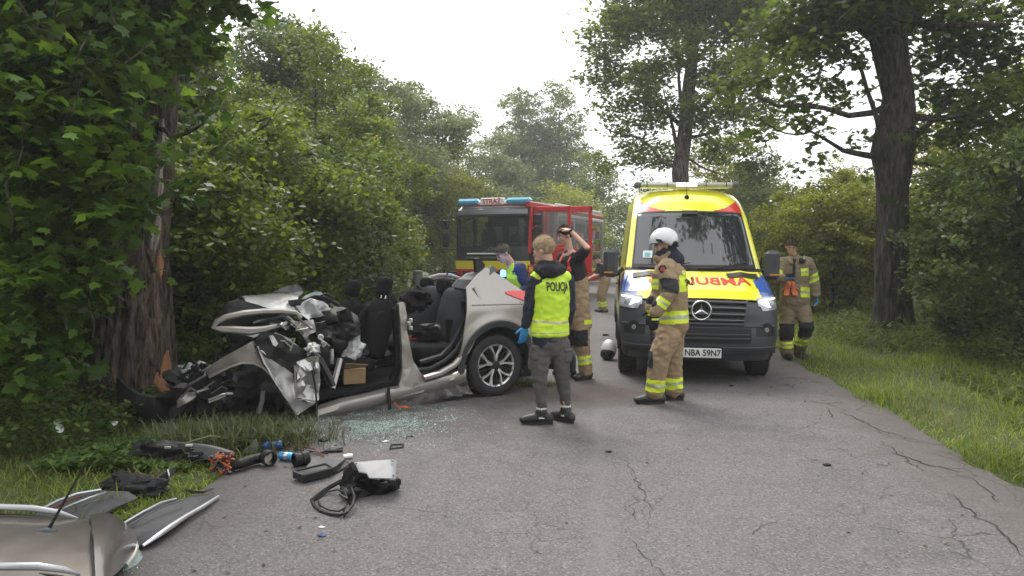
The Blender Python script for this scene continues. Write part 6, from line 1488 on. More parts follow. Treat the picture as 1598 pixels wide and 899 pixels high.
mb = MB(); mb.lathe([(.030, -.035), (.034, -.02), (.034, .025), (.02, .045)], 18, (0, 0, 0), 'z'); mb.build('dome', mat('blue_flash', (.05, .2, 1), .2, emit=(.05, .30, 1), estr=9), lt)
mb = MB(); mb.lathe([(.045, -.065), (.045, -.035)], 18, (0, 0, 0), 'z'); mb.tube([(0, 0, -.06), (0, 0, -1.32)], .014, 8); mb.build('stem', blackp, lt)
pl_ = bpy.data.lights.new('blue_flash_light', 'POINT'); po = bpy.data.objects.new('blue_flash_light', pl_); COL.objects.link(po); po.location = lt.location+Vector((-.01, .10, .04)); pl_.color = (.05, .25, 1); pl_.energy = .35; pl_.shadow_soft_size = .05
# ------------------------------------------------------------------- firefighter with the white helmet
def jacket_common(mb, P): pass
def firefighter_helmet():
    f = Fig('firefighter in tan gear and white helmet standing before the ambulance', 1026, 627)
    P = f.P; side = Vector((.10, -1, 0)).normalized(); fd = Vector((-1, -.10, 0)).normalized()
    head = P(1036, 383); neck = P(1043, 405); pel = P(1045, 515)
    shN, shF = P(1040, 418, -.20), P(1040, 416, .20); elN, wrN = P(1047, 454, -.30), P(1024, 487, -.30); elF, wrF = P(1030, 452, .28), P(1016, 480, .14)
    hN, kN, aN = P(1044, 522, -.10), P(1028, 560, -.14), P(1022, 610, -.10); hF, kF, aF = P(1048, 522, .10), P(1049, 564, .10), P(1051, 608, .10)
    tors = [P(1047, 505), P(1047, 475), P(1046, 445), P(1044, 420)]
    body, R = base_body(f, head, (-.98, -.02, -.22), neck, tors, [.15, .155, .175, .11], [.115, .12, .125, .09], side, [(shN, elN, wrN), (shF, elF, wrF)], [(hN, kN, aN), (hF, kF, aF)])
    face_parts(body, head, R)
    mb = MB(); torso_blobs(mb, [P(1049, 504), P(1048, 490), P(1047, 470), P(1045, 445), P(1043, 425), P(1043, 411), P(1041, 400)], [.205, .200, .195, .205, .185, .12, .095], [.178, .172, .172, .190, .178, .12, .10], side)
    arm_blobs(mb, shN, elN, wrN, (.095, .082, .068)); arm_blobs(mb, shF, elF, wrF, (.095, .082, .068)); mb.blob([shN, P(1043, 415), shF], [.085, .105, .085], 14)
    T, B = P(1044, 400), P(1049, 512); sn, en, wn = map(np.array, (shN, elN, wrN)); yb = AT(1045, 445, f.Y).y-f.b.y
    near = lambda c: np.abs(c[:, 1]-yb) < .30
    armd = lambda c: (np.linalg.norm(np.cross(c-sn, (en-sn)/np.linalg.norm(en-sn)), axis=1) > .115) | ((c-sn)@(en-sn) < 0)
    arm2 = lambda c: (np.linalg.norm(np.cross(c-en, (wn-en)/np.linalg.norm(wn-en)), axis=1) > .10)
    bk = P(1060, 440).x
    bands = [('elbow_patch', mat('patch_black', (.022, .022, .026), .8), P(1047, 432, -.25), P(1045, 464, -.30), .15, .85, .13, lambda c: c[:, 1] < yb-.22),
             ('reflective_band', HB, elN, wrN, .40, .74, .12, lambda c: c[:, 1] < yb-.16),
             ('reflective_band', HB, shF, elF, .35, .85, .13, lambda c: (c[:, 0] < P(1022, 440).x)),
             ('reflective_band', HB, T, B, .745, .92, .5, lambda c: arm2(c)),
             ('reflective_band', HB, T, B, .205, .26, .5, lambda c: (c[:, 0] > bk) & armd(c)),
             ('reflective_band', HB, T, B, .30, .44, .5, lambda c: (c[:, 0] < P(1024, 440).x) & armd(c)),
             ('back_patch', hiv2, T, B, .26, .49, .5, lambda c: (c[:, 0] > P(1054, 440).x))]
    jk = garment('turnout_jacket', mb, tan, f.t, wr=.011, wf=7, seed=41, bands=bands)
    bpatch = [o for o in jk.children if o.name.startswith('back_patch')]
    if bpatch: proj_text('STRAŻ', .10, blk, 'lettering', bpatch[0], bpatch[0], P(1071, 441, .0), (.85, .52, 0), (0, 0, 1), bold=.004, sx=.72, off=.008)
    # arm badge
    c = P(1034, 420, -.30); mb = MB(); mb.lathe([(.045, 0), (.045, .006)], 6, c, 'y'); bd = mb.build('arm_badge', blackc, jk); mb = MB(); mb.lathe([(.026, -.004), (.026, .0)], 12, c, 'y'); mb.build('badge_centre', mat('badge_red', (.4, .05, .05), .6), bd)
    mb = MB(); mb.blob([P(1040, 392, .0), P(1046, 402, .0), P(1052, 408, .0)], [.085, .105, .10], 14, side, [.10, .12, .12]); mb.blob([P(1030, 398), P(1040, 404)], [.06, .08], 12)
    garment('neck_guard', mb, navy, f.t, wr=.008, seed=44)
    mb = MB(); mb.blob([P(1026, 403, 0), P(1034, 408, 0)], [.055, .085], 12, side, [.05, .07]); garment('collar', mb, tan, jk, wr=.006, seed=45)
    # helmet: shell with rear drop, ridge, visor and side disc
    hc = head+R @ Vector((-.012, 0, .050)); mb = MB(); n, k = 40, 22; rows = []
    for i in range(k+1):
        ph = math.pi/2-i/k*math.pi*.66; row = []
        for j in range(n+1):
            th = 2*math.pi*j/n; cx = math.cos(th); d = Vector((math.cos(ph)*cx, math.cos(ph)*math.sin(th), math.sin(ph)))
            lim = -.005 if cx > .3 else -.005-.085*min(1, (.3-cx)/.9)
            p = Vector((d.x*.148, d.y*.122, d.z*.130)); 
            if abs(d.y) < .12: p *= 1+.03*(1-abs(d.y)/.12)
            if p.z < lim: p = Vector((d.x*.138, d.y*.115, lim-.0))
            row.append(hc+R @ p)
        rows.append(row)
    mb.grid(rows, thick=-.006); hm = mb.build('helmet', mat('helmet_white', (.68, .69, .70), .22, coat=.8, dirt=((.42, .42, .42), 6, .62)), f.t, 50)
    for s in (-1, 1):
        mb = MB(); c = hc+R @ Vector((.050, s*.112, .008)); mb.prism([c+R @ Vector(q) for q in ((-.005, 0, -.03), (.055, -s*.02, .010), (.050, -s*.02, .032), (.000, 0, .012))], R @ Vector((0, s*.014, 0))); mb.build('visor_hinge', blackc, hm)
        mb = MB(); c = hc+R @ Vector((-.085, s*.10, -.055)); mb.ell(c, (.04, .018, .028), R); mb.build('ear_disc', blackc, hm)
    mb = MB(); mb.tube([hc+R @ Vector((.149*math.cos(a), .123*math.sin(a), -.004)) for a in lin(-1.5, 1.5, 20)], .006, 6); mb.build('brim_edge', greytrim, hm)
    mb = MB(); mb.tube([hc+R @ Vector((-.141*math.cos(a), .117*math.sin(a), -.088)) for a in lin(-1.3, 1.3, 20)], .008, 6); mb.build('rear_rim', blackc, hm)
    for w_, d in ((wrN, P(1018, 518, -.30)-wrN), (wrF, P(1013, 512, .12)-wrF)):
        mb = MB(); e_ = d.normalized(); mb.blob([w_-e_*.07, w_+e_*.02], [.062, .052], 12); hand(mb, w_+e_*.01, d, (.3, .9, 0), curl=.28, sc=1.12, thumb=-1, fr=1.4, spread=.03); gl_ = garment('work_glove', mb, blackc, f.t, voxel=.008, wr=.003, smooth=2)
        mb = MB(); k_ = w_+e_*.075; mb.box(k_+Vector((0, -.026, 0)), (.07, .012, .02)); mb.build('glove_trim', hiv2, gl_)
    mb = MB(); legs_blobs(mb, pel, hN, kN, aN, hF, kF, aF, side, 1.0, (.135, .112, .102, .100), (.150, .185)); mb.blob([P(1036, 528, -.20), P(1034, 546, -.22)], [.05, .06], 12)
    kn, kf = np.array(kN), np.array(kF)
    b = [('reflective_band', HB, kN, aN, .60, .98, .2, None), ('reflective_band', HB, kF, aF, .56, .94, .2, None),
         ('knee_pad', blackc, hN, aN, .34, .62, .3, lambda c: (c[:, 0] < P(1013, 560).x)), ('knee_pad', blackc, hF, aF, .36, .60, .3, lambda c: (c[:, 0] < kf[0]-.07) & (c[:, 1] > kf[1]-.05))]
    garment('turnout_trousers', mb, tan, f.t, wr=.012, wf=8, seed=47, bands=b)
    for a, d in ((aN, (-1, -.05, 0)), (aF, (-.9, .12, 0))): boot(f.t, Vector((a.x+.0, a.y, .1)), d, bootm, L=.31, w_=.055)
firefighter_helmet()
# ------------------------------------------------------------------- firefighter walking at the right with a phone
def firefighter_phone():
    f = Fig('bareheaded firefighter in brown gear at the right verge looking at a phone', 1236, 560)
    P = f.P; side = Vector((1, .12, 0)).normalized(); fd = Vector((-.12, -1, 0))
    head = P(1235, 385, -.05); neck = P(1239, 401); pel = P(1240, 472)
    shL, shR = P(1221, 411, .0), P(1260, 411, .0); elL, wrL = P(1209, 438, -.10), P(1222, 434, -.30); elR, wrR = P(1270, 438, .04), P(1273, 460, -.02)
    hL, kL, aL = P(1230, 478), P(1227, 516, -.05), P(1228, 550, .0); hR, kR, aR = P(1251, 478), P(1259, 510, -.18), P(1247, 544, .16)
    tors = [P(1241, 462), P(1241, 445), P(1240, 426), P(1240, 410)]
    body, R = base_body(f, head, (-.28, -.84, -.40), neck, tors, [.16, .155, .175, .11], [.115, .12, .125, .09], side, [(shL, elL, wrL), (shR, elR, wrR)], [(hL, kL, aL), (hR, kR, aR)], hup=(0, -.3, 1))
    face_parts(body, head, R); hair(body, head, R, hairr, thick=.006, seed=9)
    mb = MB(); torso_blobs(mb, [P(1240, 470), P(1240, 458), P(1241, 440), P(1241, 424), P(1240, 411), P(1239, 403)], [.235, .225, .210, .220, .185, .09], [.175, .172, .168, .172, .150, .085], side)
    arm_blobs(mb, shL, elL, wrL, (.098, .084, .068)); arm_blobs(mb, shR, elR, wrR, (.098, .084, .068)); mb.blob([shL, P(1240, 409), shR], [.09, .10, .09], 14)
    for s in (-1, 1): mb.blob([P(1240+s*7, 402, -.03), P(1240+s*5, 410, -.13)], [.035, .03], 8)
    T, B = P(1240, 400), P(1240, 470); fy = P(1240, 440).y
    bands = [('reflective_band', HB, elR, shR, .02, .42, .13, lambda c: c[:, 0] > P(1263, 440).x), ('reflective_band', HB, elL, shL, .10, .50, .13, lambda c: c[:, 0] < P(1216, 440).x),
             ('reflective_band', HB, P(1240, 441), P(1237, 468), .20, .78, .5, lambda c: (c[:, 0] > P(1243, 440).x) & (c[:, 1] < fy+.10) & (c[:, 0] < P(1263, 440).x)),
             ('chest_band', HB, T, B, .27, .43, .5, lambda c: (c[:, 0] > P(1243, 424).x) & (c[:, 0] < P(1258, 424).x) & (c[:, 1] < fy))]
    jk = garment('turnout_jacket', mb, mat('turnout_brown', (.20, .155, .10), .9, var=.15, vscale=7, bump=.5, bscale=90, bdist=.004, dirt=((.11, .09, .065), 3.5, .58)), f.t, wr=.011, wf=7, seed=51, bands=bands)
    mb = MB(); mb.tube([P(1240, 404, -.12), P(1239, 425, -.185), P(1238, 450, -.185)], [.03, .022, .015], 6, side=side, r2=.008); mb.build('open_collar', blackc, jk)
    mb = MB(); mb.box(P(1252, 407, -.17), (.09, .05, .08), bev=.015); mb.build('shoulder_radio', blackc, jk); mb = MB(); mb.box(P(1255, 402, -.20), (.025, .02, .06), bev=.005); mb.build('radio_label', silv, jk)
    mb = MB(); legs_blobs(mb, pel, hL, kL, aL, hR, kR, aR, side, 1.0, (.125, .108, .100, .098), (.205, .16))
    fl = lambda k_: (lambda c, kk=np.array(k_): c[:, 1] < kk[1]+.05)
    b = [('reflective_band', HB, kL, aL, .44, .74, .2, None), ('reflective_band', HB, kR, aR, .36, .66, .2, None), ('knee_pad', blackc, hL, aL, .36, .72, .2, fl(kL)), ('knee_pad', blackc, kR+(hR-kR)*.35, kR+(aR-kR)*.36, 0, 1, .2, fl(kR))]
    garment('turnout_trousers', mb, MATS['turnout_brown'], f.t, wr=.012, wf=8, seed=53, bands=b)
    for w_, d, cu, n_ in ((wrL, Vector((.75, -.35, .05)), .35, Vector((.1, -.2, -1))), (wrR, Vector((.1, -.1, -1)), .4, Vector((-1, -.1, 0)))):
        mb = MB(); mb.blob([w_-d.normalized()*.05, w_+d.normalized()*.01], [.044, .04], 12); hand(mb, w_, d, n_, curl=cu, sc=1.1, thumb=-1 if d.z > -.5 else 1); co, F = remesh(mb, .006, 2, .001, 30); emit_mesh('blue_glove', co, F, glb, f.t)
    g0 = P(1230, 446, -.20); mb = MB(); hand(mb, g0, Vector((-.25, -.05, -1)), (0, -1, 0), curl=.35, sc=.95, fr=1.3, spread=.3); mb.blob([g0+Vector((0, 0, .03)), g0-Vector((0, 0, .01))], [.04, .035], 10); co, F = remesh(mb, .007, 2); c = thing('work_gloves', 'orange work gloves hanging at the belly of the firefighter with the phone', 'gloves', f.b+g0); co = co-np.array(g0); emit_mesh('glove', co, F, orangeg, c)
    co2 = co.copy(); co2[:, 0] = -co2[:, 0]+.07; co2[:, 1] += .02; emit_mesh('glove', co2, F[:, ::-1], orangeg, c)
    ph = thing('mobile_phone', 'black mobile phone held in the blue glove of the walking firefighter', 'phone', f.b+P(1233, 430, -.36))
    mb = MB(); mb.box((0, 0, 0), (.145, .075, .010), Matrix.Rotation(R_(30), 3, 'X'), bev=.004); c = mb.build('case', blackp, ph); mb = MB(); mb.box((0, -.003, .0065), (.13, .065, .002), Matrix.Rotation(R_(30), 3, 'X')); mb.build('screen', scr, ph)
    for a, d in ((aL, (-.1, -1, 0)), (aR, (.15, -1, 0))): boot(f.t, Vector((a.x, a.y, .1)), d, bootm, L=.31, w_=.055)
firefighter_phone()
# ------------------------------------------------------------------- firefighter bending by the fire engine
def firefighter_far():
    f = Fig('distant firefighter in black T-shirt and tan trousers bending beside the fire engine lockers', 941, 487)
    P = f.P; side = Vector((.3, -.95, 0)); head = P(931, 405, -.1); neck = P(936, 412); pel = P(944, 436)
    shN, shF = P(938, 416, -.2), P(936, 416, .2); elN, wrN = P(933, 429, -.25), P(923, 432, -.25); elF, wrF = P(929, 428, .2), P(922, 434, .1)
    hN, kN, aN = P(945, 439, -.1), P(940, 461, -.14), P(943, 482, -.1); hF, kF, aF = P(943, 439, .1), P(936, 461, .1), P(939, 482, .12)
    tors = [P(944, 434), P(941, 425), P(938, 417), P(937, 414)]
    body, R = base_body(f, head, (-.8, -.3, -.5), neck, tors, [.15, .155, .165, .11], [.115, .12, .125, .09], side, [(shN, elN, wrN), (shF, elF, wrF)], [(hN, kN, aN), (hF, kF, aF)], hup=(-.5, 0, 1), vox=.011,
                        hands=[((wrN, Vector((-1, 0, -.3)), Vector((0, 0, -1))), dict(curl=.6)), ((wrF, Vector((-1, 0, -.3)), Vector((0, 0, -1))), dict(curl=.6, thumb=-1))])
    hair(body, head, R, hairr, thick=.008); face_parts(body, head, R)
    mb = MB(); torso_blobs(mb, [P(944, 436), P(941, 425), P(938, 417), P(936, 413)], [.17, .17, .18, .10], [.14, .14, .14, .10], side)
    for s_, e_ in ((shN, elN), (shF, elF)): mb.blob([Vector(s_), Vector(s_).lerp(Vector(e_), .7)], [.08, .07], 12)
    garment('t_shirt', mb, blackc, f.t, voxel=.016, wr=.006, seed=61)
    mb = MB(); legs_blobs(mb, pel, hN, kN, aN, hF, kF, aF, side, 1.0, (.13, .10, .09, .09), (.18, .16))
    garment('turnout_trousers', mb, tan, f.t, voxel=.016, wr=.010, seed=63, bands=[('reflective_band', HB, kN, aN, .45, .8, .2, None), ('reflective_band', HB, kF, aF, .45, .8, .2, None)])
    for a in (aN, aF): boot(f.t, Vector((a.x, a.y, .1)), (-1, -.3, 0), bootm)
firefighter_far()
# =================================================================== SCATTERED WRECK PARTS
def T(name, label, cat, px, py, z=0, group=None):
    p = G(px, py, z); return thing(name, label, cat, p), p
def piece(root, org, name, pix, z, m, thick=.012, crumple=.01, seed=0, bend=0, zf=None, sub=5):
    """a sheet lying on the ground: outline given by sight lines, each met with height z"""
    V = [G(p[0], p[1], p[2] if len(p) > 2 else z)-org for p in pix]; bm = bmesh.new(); f = bm.faces.new([bm.verts.new(v) for v in V]); bmesh.ops.triangulate(bm, faces=[f])
    for _ in range(sub):
        es = [e for e in bm.edges if e.calc_length() > .045]
        if not es: break
        bmesh.ops.subdivide_edges(bm, edges=es, cuts=1); bmesh.ops.triangulate(bm, faces=[f for f in bm.faces if len(f.verts) > 3])
    c = sum(V, Vector())/len(V)
    for v in bm.verts:
        d = v.co-c; v.co.z += crumple*2*fbm(v.co+Vector((seed, 0, 0)), 7, 3) - bend*(d.x*d.x+d.y*d.y); v.co += nvec(v.co+Vector((seed, 4, 0)), 16)*crumple*.4
        if zf: v.co.z += zf(v.co)
    bm.normal_update(); r = bmesh.ops.extrude_face_region(bm, geom=list(bm.faces))
    for g in r['geom']:
        if isinstance(g, bmesh.types.BMVert): g.co.z -= thick
    bmesh.ops.recalc_face_normals(bm, faces=bm.faces); me = bpy.data.meshes.new(name); bm.to_mesh(me); bm.free(); me.materials.append(m)
    o = bpy.data.objects.new(name, me); COL.objects.link(o); o.parent = root; me.polygons.foreach_set('use_smooth', [True]*len(me.polygons)); me.set_sharp_from_angle(angle=R_(35)); return o
def gtube(root, org, name, pix, r, m, n=6, r2=None, side=None):
    mb = MB(); mb.tube([G(p[0], p[1], p[2])-org for p in pix], r, n, r2=r2, side=side); return mb.build(name, m, root, 45)
rail_m2 = mat('roof_rail_grey', (.42, .43, .45), .4, .6)
beige = mat('roof_paint', (.15, .13, .118), .36, .35, var=.05, coat=.5, dirt=((.24, .21, .19), 3, .62))
rail_m = mat('roof_rail_silver', (.62, .63, .66), .3, .7)
# --- cut off roof
t, o0 = T('cut_off_roof', 'beige silver car roof cut off by rescuers, with two roof rails and an aerial', 'car roof', 70, 860)
zr = .20
def roofrow(py0, py1, x0, x1, n, z):
    return None
rows = []
for i in range(15):
    v = i/14; r = []
    for j in range(25):
        u = j/24; A = G(-160+300*u, 811-2*u, zr+.02); B = G(-160+307*u, 905+3*u, zr+.02); p = A.lerp(B, v); p.z += .055*math.sin(math.pi*v)-.05*abs(2*u-1.0)**2*.6; r.append(p-o0)
    rows.append(r)
mb = MB(); mb.grid(rows, thick=-.02); mb.build('roof_skin', beige, t, 40)
rows = []
E_ = [((141,810),(150,807),(172,804),(186,813),(193,822),(197,842)), ((147,905),(155,910),(165,915),(178,900),(190,880),(197,850))]
for i in range(11):
    v = i/10; r = []
    for j in range(14):
        u = j/13*1.0; a0, a1 = G(141+50*u-3*u*u, 810-9*math.sin(u*2.1)+16*u*u, zr+.02-.10*u*u), G(147+44*u, 912-8*u-30*u*u, zr+.01-.16*u*u)
        p = a0.lerp(a1, v); p += Vector((.06*math.sin(math.pi*v)*u, 0, .055*math.sin(math.pi*v)*(1-u))); r.append(p-o0)
    rows.append(r)
mb = MB(); mb.grid(rows, thick=-.02); sp = mb.build('rear_spoiler', mat('spoiler_brown', (.16, .14, .125), .30, .5, coat=.6), t, 40)
mb = MB(); mb.tube([rows[i][-1] for i in range(11)], .020, 8); mb.tube([rows[i][-1]+Vector((.012, 0, -.03)) for i in range(11)], .018, 8); mb.build('spoiler_edge', mat('edge_silver', (.62, .57, .53), .3, .5, coat=.5), sp, 60)
mb = MB(); mb.grid([[rows[i][-1]+Vector((.012+.03*k, 0, -.03-.045*k+.01*noise.noise(Vector((i*1.3, k, 0))))) for k in range(4)] for i in range(3, 11)], thick=.006); mb.build('shattered_rear_glass', MATS['shattered_glass_sheet'], t, 40)
for nm, pts in (('roof_rail', [(-150,794,.24), (-60,790,.28), (0,791,.30), (50,793,.30), (90,799,.28), (121,809,.22)]), ('roof_rail', [(-150,878,.26), (-40,884,.29), (10,884,.31), (60,884,.31), (100,889,.28), (124,897,.23)])):
    gtube(t, o0, nm, pts, [.013, .015, .016, .016, .013, .006], rail_m2, 8, r2=[.012, .014, .016, .016, .012, .005])
    gtube(t, o0, 'rail_gasket', [(p[0]-2, p[1]+12, .235) for p in pts[:-1]], .008, blackp)
gtube(t, o0, 'roof_seam', [(141,811,.225), (143,850,.285), (147,905,.235)], .006, blackp)
a = G(72, 833, .27)-o0; mb = MB(); mb.ell(a+Vector((0, 0, .008)), (.055, .035, .026), None, 16, 8); ab = mb.build('aerial_base', darkp, t); b = AT(137, 717, G(72, 833, .27).y+.05)-o0
mb = MB(); mb.tube([a+Vector((.01, 0, .02)), a.lerp(b, .15), b], [.011, .007, .0035], 8); mb.build('aerial_rod', blackp, ab)
piece(t, o0, 'headlining', [(-150,822,.13), (150,822,.10), (150,905,.10), (-150,915,.12)], .1, mat('headlining', (.12, .12, .115), .95), .02)
for x, y in ((-60, 800), ): 
    q = G(x, y, 0)-o0; mb = MB(); mb.tube([q+Vector((0, 0, -.02)), q+Vector((0, 0, .17))], .03, 8); mb.build('pillar_stump', blackp, t)
# --- two curved dark panels with silver edges
dpan = mat('panel_charcoal', (.05, .05, .054), .55, var=.12, vscale=3, bump=.15, bscale=60, dirt=((.11, .10, .09), 5, .62))
t, o0 = T('body_panel', 'charcoal curved panel with a long silver edge lying at the road edge', 'car panel', 265, 815)
piece(t, o0, 'sheet', [(194,818,.05), (222,800,.09), (251,785,.10), (285,778,.09), (322,775,.05), (340,776,.02), (300,800,.03), (268,821,.04), (240,838,.05), (223,850,.03), (206,854,.02), (198,838,.03)], .05, dpan, .01, .003, 1)
gtube(t, o0, 'silver_edge', [(341,775,.02), (318,790,.035), (290,806,.045), (266,822,.05), (243,838,.05), (223,852,.03)], [.010, .014, .014, .018, .014, .008], rail_m, 8)
gtube(t, o0, 'silver_trim', [(192,817,.06), (222,799,.10), (251,784,.11), (275,778,.10)], .006, rail_m); gtube(t, o0, 'silver_trim', [(200,821,.065), (228,804,.10), (258,789,.115), (288,779,.10)], .005, greytrim)
t, o0 = T('body_panel', 'charcoal curved panel half sunk in the grass beyond the cut off roof', 'car panel', 110, 795)
piece(t, o0, 'sheet', [(62,796,.04), (90,782,.08), (120,771,.10), (157,765,.09), (200,768,.06), (215,776,.03), (185,790,.03), (160,803,.04), (140,812,.02), (100,812,.03), (40,812,.03)], .05, dpan, .01, .004, 2)
gtube(t, o0, 'silver_trim', [(60,797,.05), (90,781,.10), (120,770,.12), (157,764,.10)], .007, rail_m); gtube(t, o0, 'red_trim', [(72,799,.055), (98,785,.10), (128,774,.12)], .006, mat('dull_red', (.14, .04, .03), .6)); gtube(t, o0, 'silver_trim', [(84,801,.055), (110,788,.10), (140,776,.12), (165,768,.10)], .005, rail_m)
# --- bumper skin wrapped round the foot of the tree
t, o0 = T('bumper_skin', 'black front bumper skin torn off and hooked round the foot of the damaged tree', 'bumper', 230, 655)
rim = [(184,589), (194,600), (206,609), (220,616), (236,620), (254,623), (270,622), (274,630)]; Ys = [7.35, 7.2, 7.05, 6.98, 6.95, 6.98, 7.05, 7.1]
rows = [[AT(x, y, Yd)-o0+Vector((0, -.03*math.sin(k*1.1), -.075*k+ .012*noise.noise(Vector((x*.05, k, 0))))) for k in range(4)] for (x, y), Yd in zip(rim, Ys)]
mb = MB(); mb.grid(rows, thick=.01); mb.build('skin', blackp, t, 40); mb = MB(); mb.tube([r[0] for r in rows], .013, 6); mb.build('rim', darkp, t)
mb = MB(); mb.tube([AT(271, 622, 7.05)-o0, AT(276, 634, 7.0)-o0, AT(273, 648, 6.95)-o0, AT(265, 660, 6.9)-o0], .010, 6); mb.build('grey_lip', greytrim, t)
def scrap(name, label, cat, px, py, d, m, seed, amp=.5, fold=3.2, z=None, rot=0, n=26, k=16):
    p = G(px, py, 0); t = thing(name, label, cat, p); c = (0, 0, d[2]*.7 if z is None else z)
    crumpled('shell', c, d, m, t, seed, amp, n, k, fold, Matrix.Rotation(rot, 3, 'Z')); return t, p
t, p = scrap('plastic_scrap', 'black crumpled plastic cover lying on grass above the charcoal panels', 'wreck part', 205, 768, (.22, .10, .075), blackp, 71, .5)
crumpled('flap', (.17, -.04, .04), (.12, .06, .05), blackp, t, 72, .6)
t, p = scrap('liner_scrap', 'large black torn wheel liner heap on the grass left of the red scrap', 'wreck part', 262, 720, (.30, .12, .085), blackp, 73, .6, 3.6)
crumpled('torn_end', (-.22, .05, .07), (.10, .07, .09), blackp, t, 74, .7); crumpled('torn_end', (.23, -.02, .05), (.12, .10, .07), blackp, t, 75, .6)
piece(t, p, 'flat_flap', [(181,712,.03), (200,706,.05), (218,704,.06), (214,714,.04), (196,719,.02)], .03, darkp, .01, .01, 76)
for x, y in ((-.10, -.06), (.04, -.08), (.18, -.03)): mb = MB(); mb.box((x, y, .13), (.05, .03, .02), bev=.004); mb.build('clip', bareal, t)
t, p = T('plastic_shell', 'smooth dark grey rounded plastic shell beside the red orange scrap', 'wreck part', 325, 720); mb = MB(); rows = []
for i in range(13):
    a = i/12; rows.append([Vector((-.20+.42*a, math.cos(th)*.085*(1-.3*a), .02+math.sin(th)*(.11-.04*a)+.02*math.sin(a*3))) + Vector((0, -.12*a+.05, 0)) for th in lin(0, math.pi, 12)])
mb.grid(rows, thick=-.008); mb.build('shell', darkp, t, 60)
t, p = T('plastic_flap', 'black folded plastic flap with pale crease on the grass', 'wreck part', 258, 745); piece(t, p, 'flap', [(240,738,.03), (262,733,.10), (275,730,.08), (268,742,.05), (262,750,.01), (248,747,.02)], .04, darkp, .008, .01, 78); gtube(t, p, 'crease', [(262,733,.11), (264,742,.09), (266,751,.03)], .005, airb)
t, p = T('cable_knot', 'red orange tangled cable knot lying at the road edge', 'wreck part', 348, 738); rr = random.Random(5); redc = mat('red_cable', (.22, .035, .025), .5, var=.2)
for k in range(16):
    pts = [Vector((.075*math.sin(q*1.9+k*1.3), .065*math.cos(q*1.5+k*2.1), .075+.065*math.sin(q*1.2+k))) for q in range(9)]; mb = MB(); mb.tube(pts, .008, 5); mb.build('cable', [redc, MATS['orange_rubber'], blackp, greytrim][k % 4], t, 60)
t, p = T('air_hose', 'black corrugated air hose with open ring end lying on the asphalt edge', 'hose', 390, 722); P0 = [G(358,727,.05)-p, G(375,724,.05)-p, G(392,718,.05)-p, G(408,714,.05)-p]
mb = MB(); q = []
for a, b in zip(P0, P0[1:]): q += [a.lerp(b, k/8) for k in range(8)]
mb.tube(q, [.040 if k % 2 else .034 for k in range(len(q))], 12); mb.build('hose', blackp, t, 60)
c = G(418,714,.06)-p; mb = MB(); mb.lathe([(.055, -.03), (.058, 0), (.055, .05), (.046, .05), (.045, -.03)], 22, c, 'x', closed=False, rot=Matrix.Rotation(R_(-50), 3, 'Z')) ; mb.v = mb.v; mb.build('ring', blackp, t, 50)
t, p = T('plastic_bag_scrap', 'clear crumpled plastic scrap at the road edge above the hose', 'wreck part', 390, 702); piece(t, p, 'film', [(378,700,.02), (386,694,.09), (400,687,.14), (403,695,.10), (402,706,.01), (388,706,.02)], .05, mat('clear_film', (.45, .47, .46), .15, alpha=.55, coat=.6), .003, .02, 81)
bluep = mat('blue_plastic', (.015, .09, .30), .35, var=.1, coat=.3)
t, p = T('blue_cup', 'blue plastic cup lying on the asphalt above the blue can', 'cup', 432, 702); mb = MB(); mb.lathe([(.027, -.035), (.036, .04), (.033, .04), (.024, -.03)], 20, (0, 0, .04), 'x', closed=False, rot=Matrix.Rotation(R_(20), 3, 'Z')); mb.build('cup', bluep, t, 50); crumpled('torn_base', (-.08, .01, .03), (.05, .04, .03), bluep, t, 82, .5)
t, p = T('drink_can', 'blue and silver drink can lying on its side by the black cylinder', 'can', 448, 719); M_ = Matrix.Rotation(R_(-18), 3, 'Z')
mb = MB(); mb.lathe([(.026, -.062), (.033, -.054), (.033, .054), (.026, .062)], 24, (0, 0, .033), 'x', rot=M_); cn = mb.build('can', mat('can_blue', (.03, .22, .55), .3, .4, col2=(.10, .45, .75), vscale=18), t, 50); mb = MB(); mb.lathe([(.0335, -.012), (.0336, .018)], 24, (0, 0, .033), 'x', closed=False, rot=M_); mb.build('silver_band', rail_m, cn, 50)
mb = MB(); mb.lathe([(.028, -.0635), (.024, -.0625), (.0, -.0625)], 20, (0, 0, .033), 'x', closed=False, rot=M_); mb.build('can_end', rail_m, cn, 50)
t, p = T('throttle_body', 'black ribbed cylinder with open end lying beside the drink can', 'wreck part', 470, 727); mb = MB(); M_ = Matrix.Rotation(R_(40), 3, 'Z')
mb.lathe([(.044, -.06), (.052, -.055), (.052, -.03), (.046, -.028), (.046, 0), (.052, .003), (.055, .05), (.046, .052), (.042, .0), (.0, .0)], 28, (0, 0, .054), 'x', closed=False, rot=M_); mb.build('cylinder', blackp, t, 40); mb = MB(); mb.lathe([(.055, .049), (.05, .056), (.045, .049)], 28, (0, 0, .054), 'x', closed=False, rot=M_); mb.build('rim', greytrim, t, 60)
t, p = T('wiring_loom', 'thin dark wiring loom and bracket strewn across the asphalt', 'wreck part', 497, 708)
for k, pts in enumerate(([(460,700,.01), (475,706,.03), (490,704,.02), (512,708,.01)], [(462,712,.01), (480,702,.05), (500,706,.02), (516,698,.01)], [(500,705,.01), (516,703,.02), (535,699,.01)], [(470,697,.01), (488,700,.03), (505,712,.01)])): gtube(t, p, 'wire', pts, .006, [blackp, greytrim, blackp, redc][k], 5)
mb = MB(); mb.box(G(521, 704, .012)-p, (.14, .025, .02), Matrix.Rotation(R_(12), 3, 'Z'), bev=.004); mb.build('bracket', blackp, t)
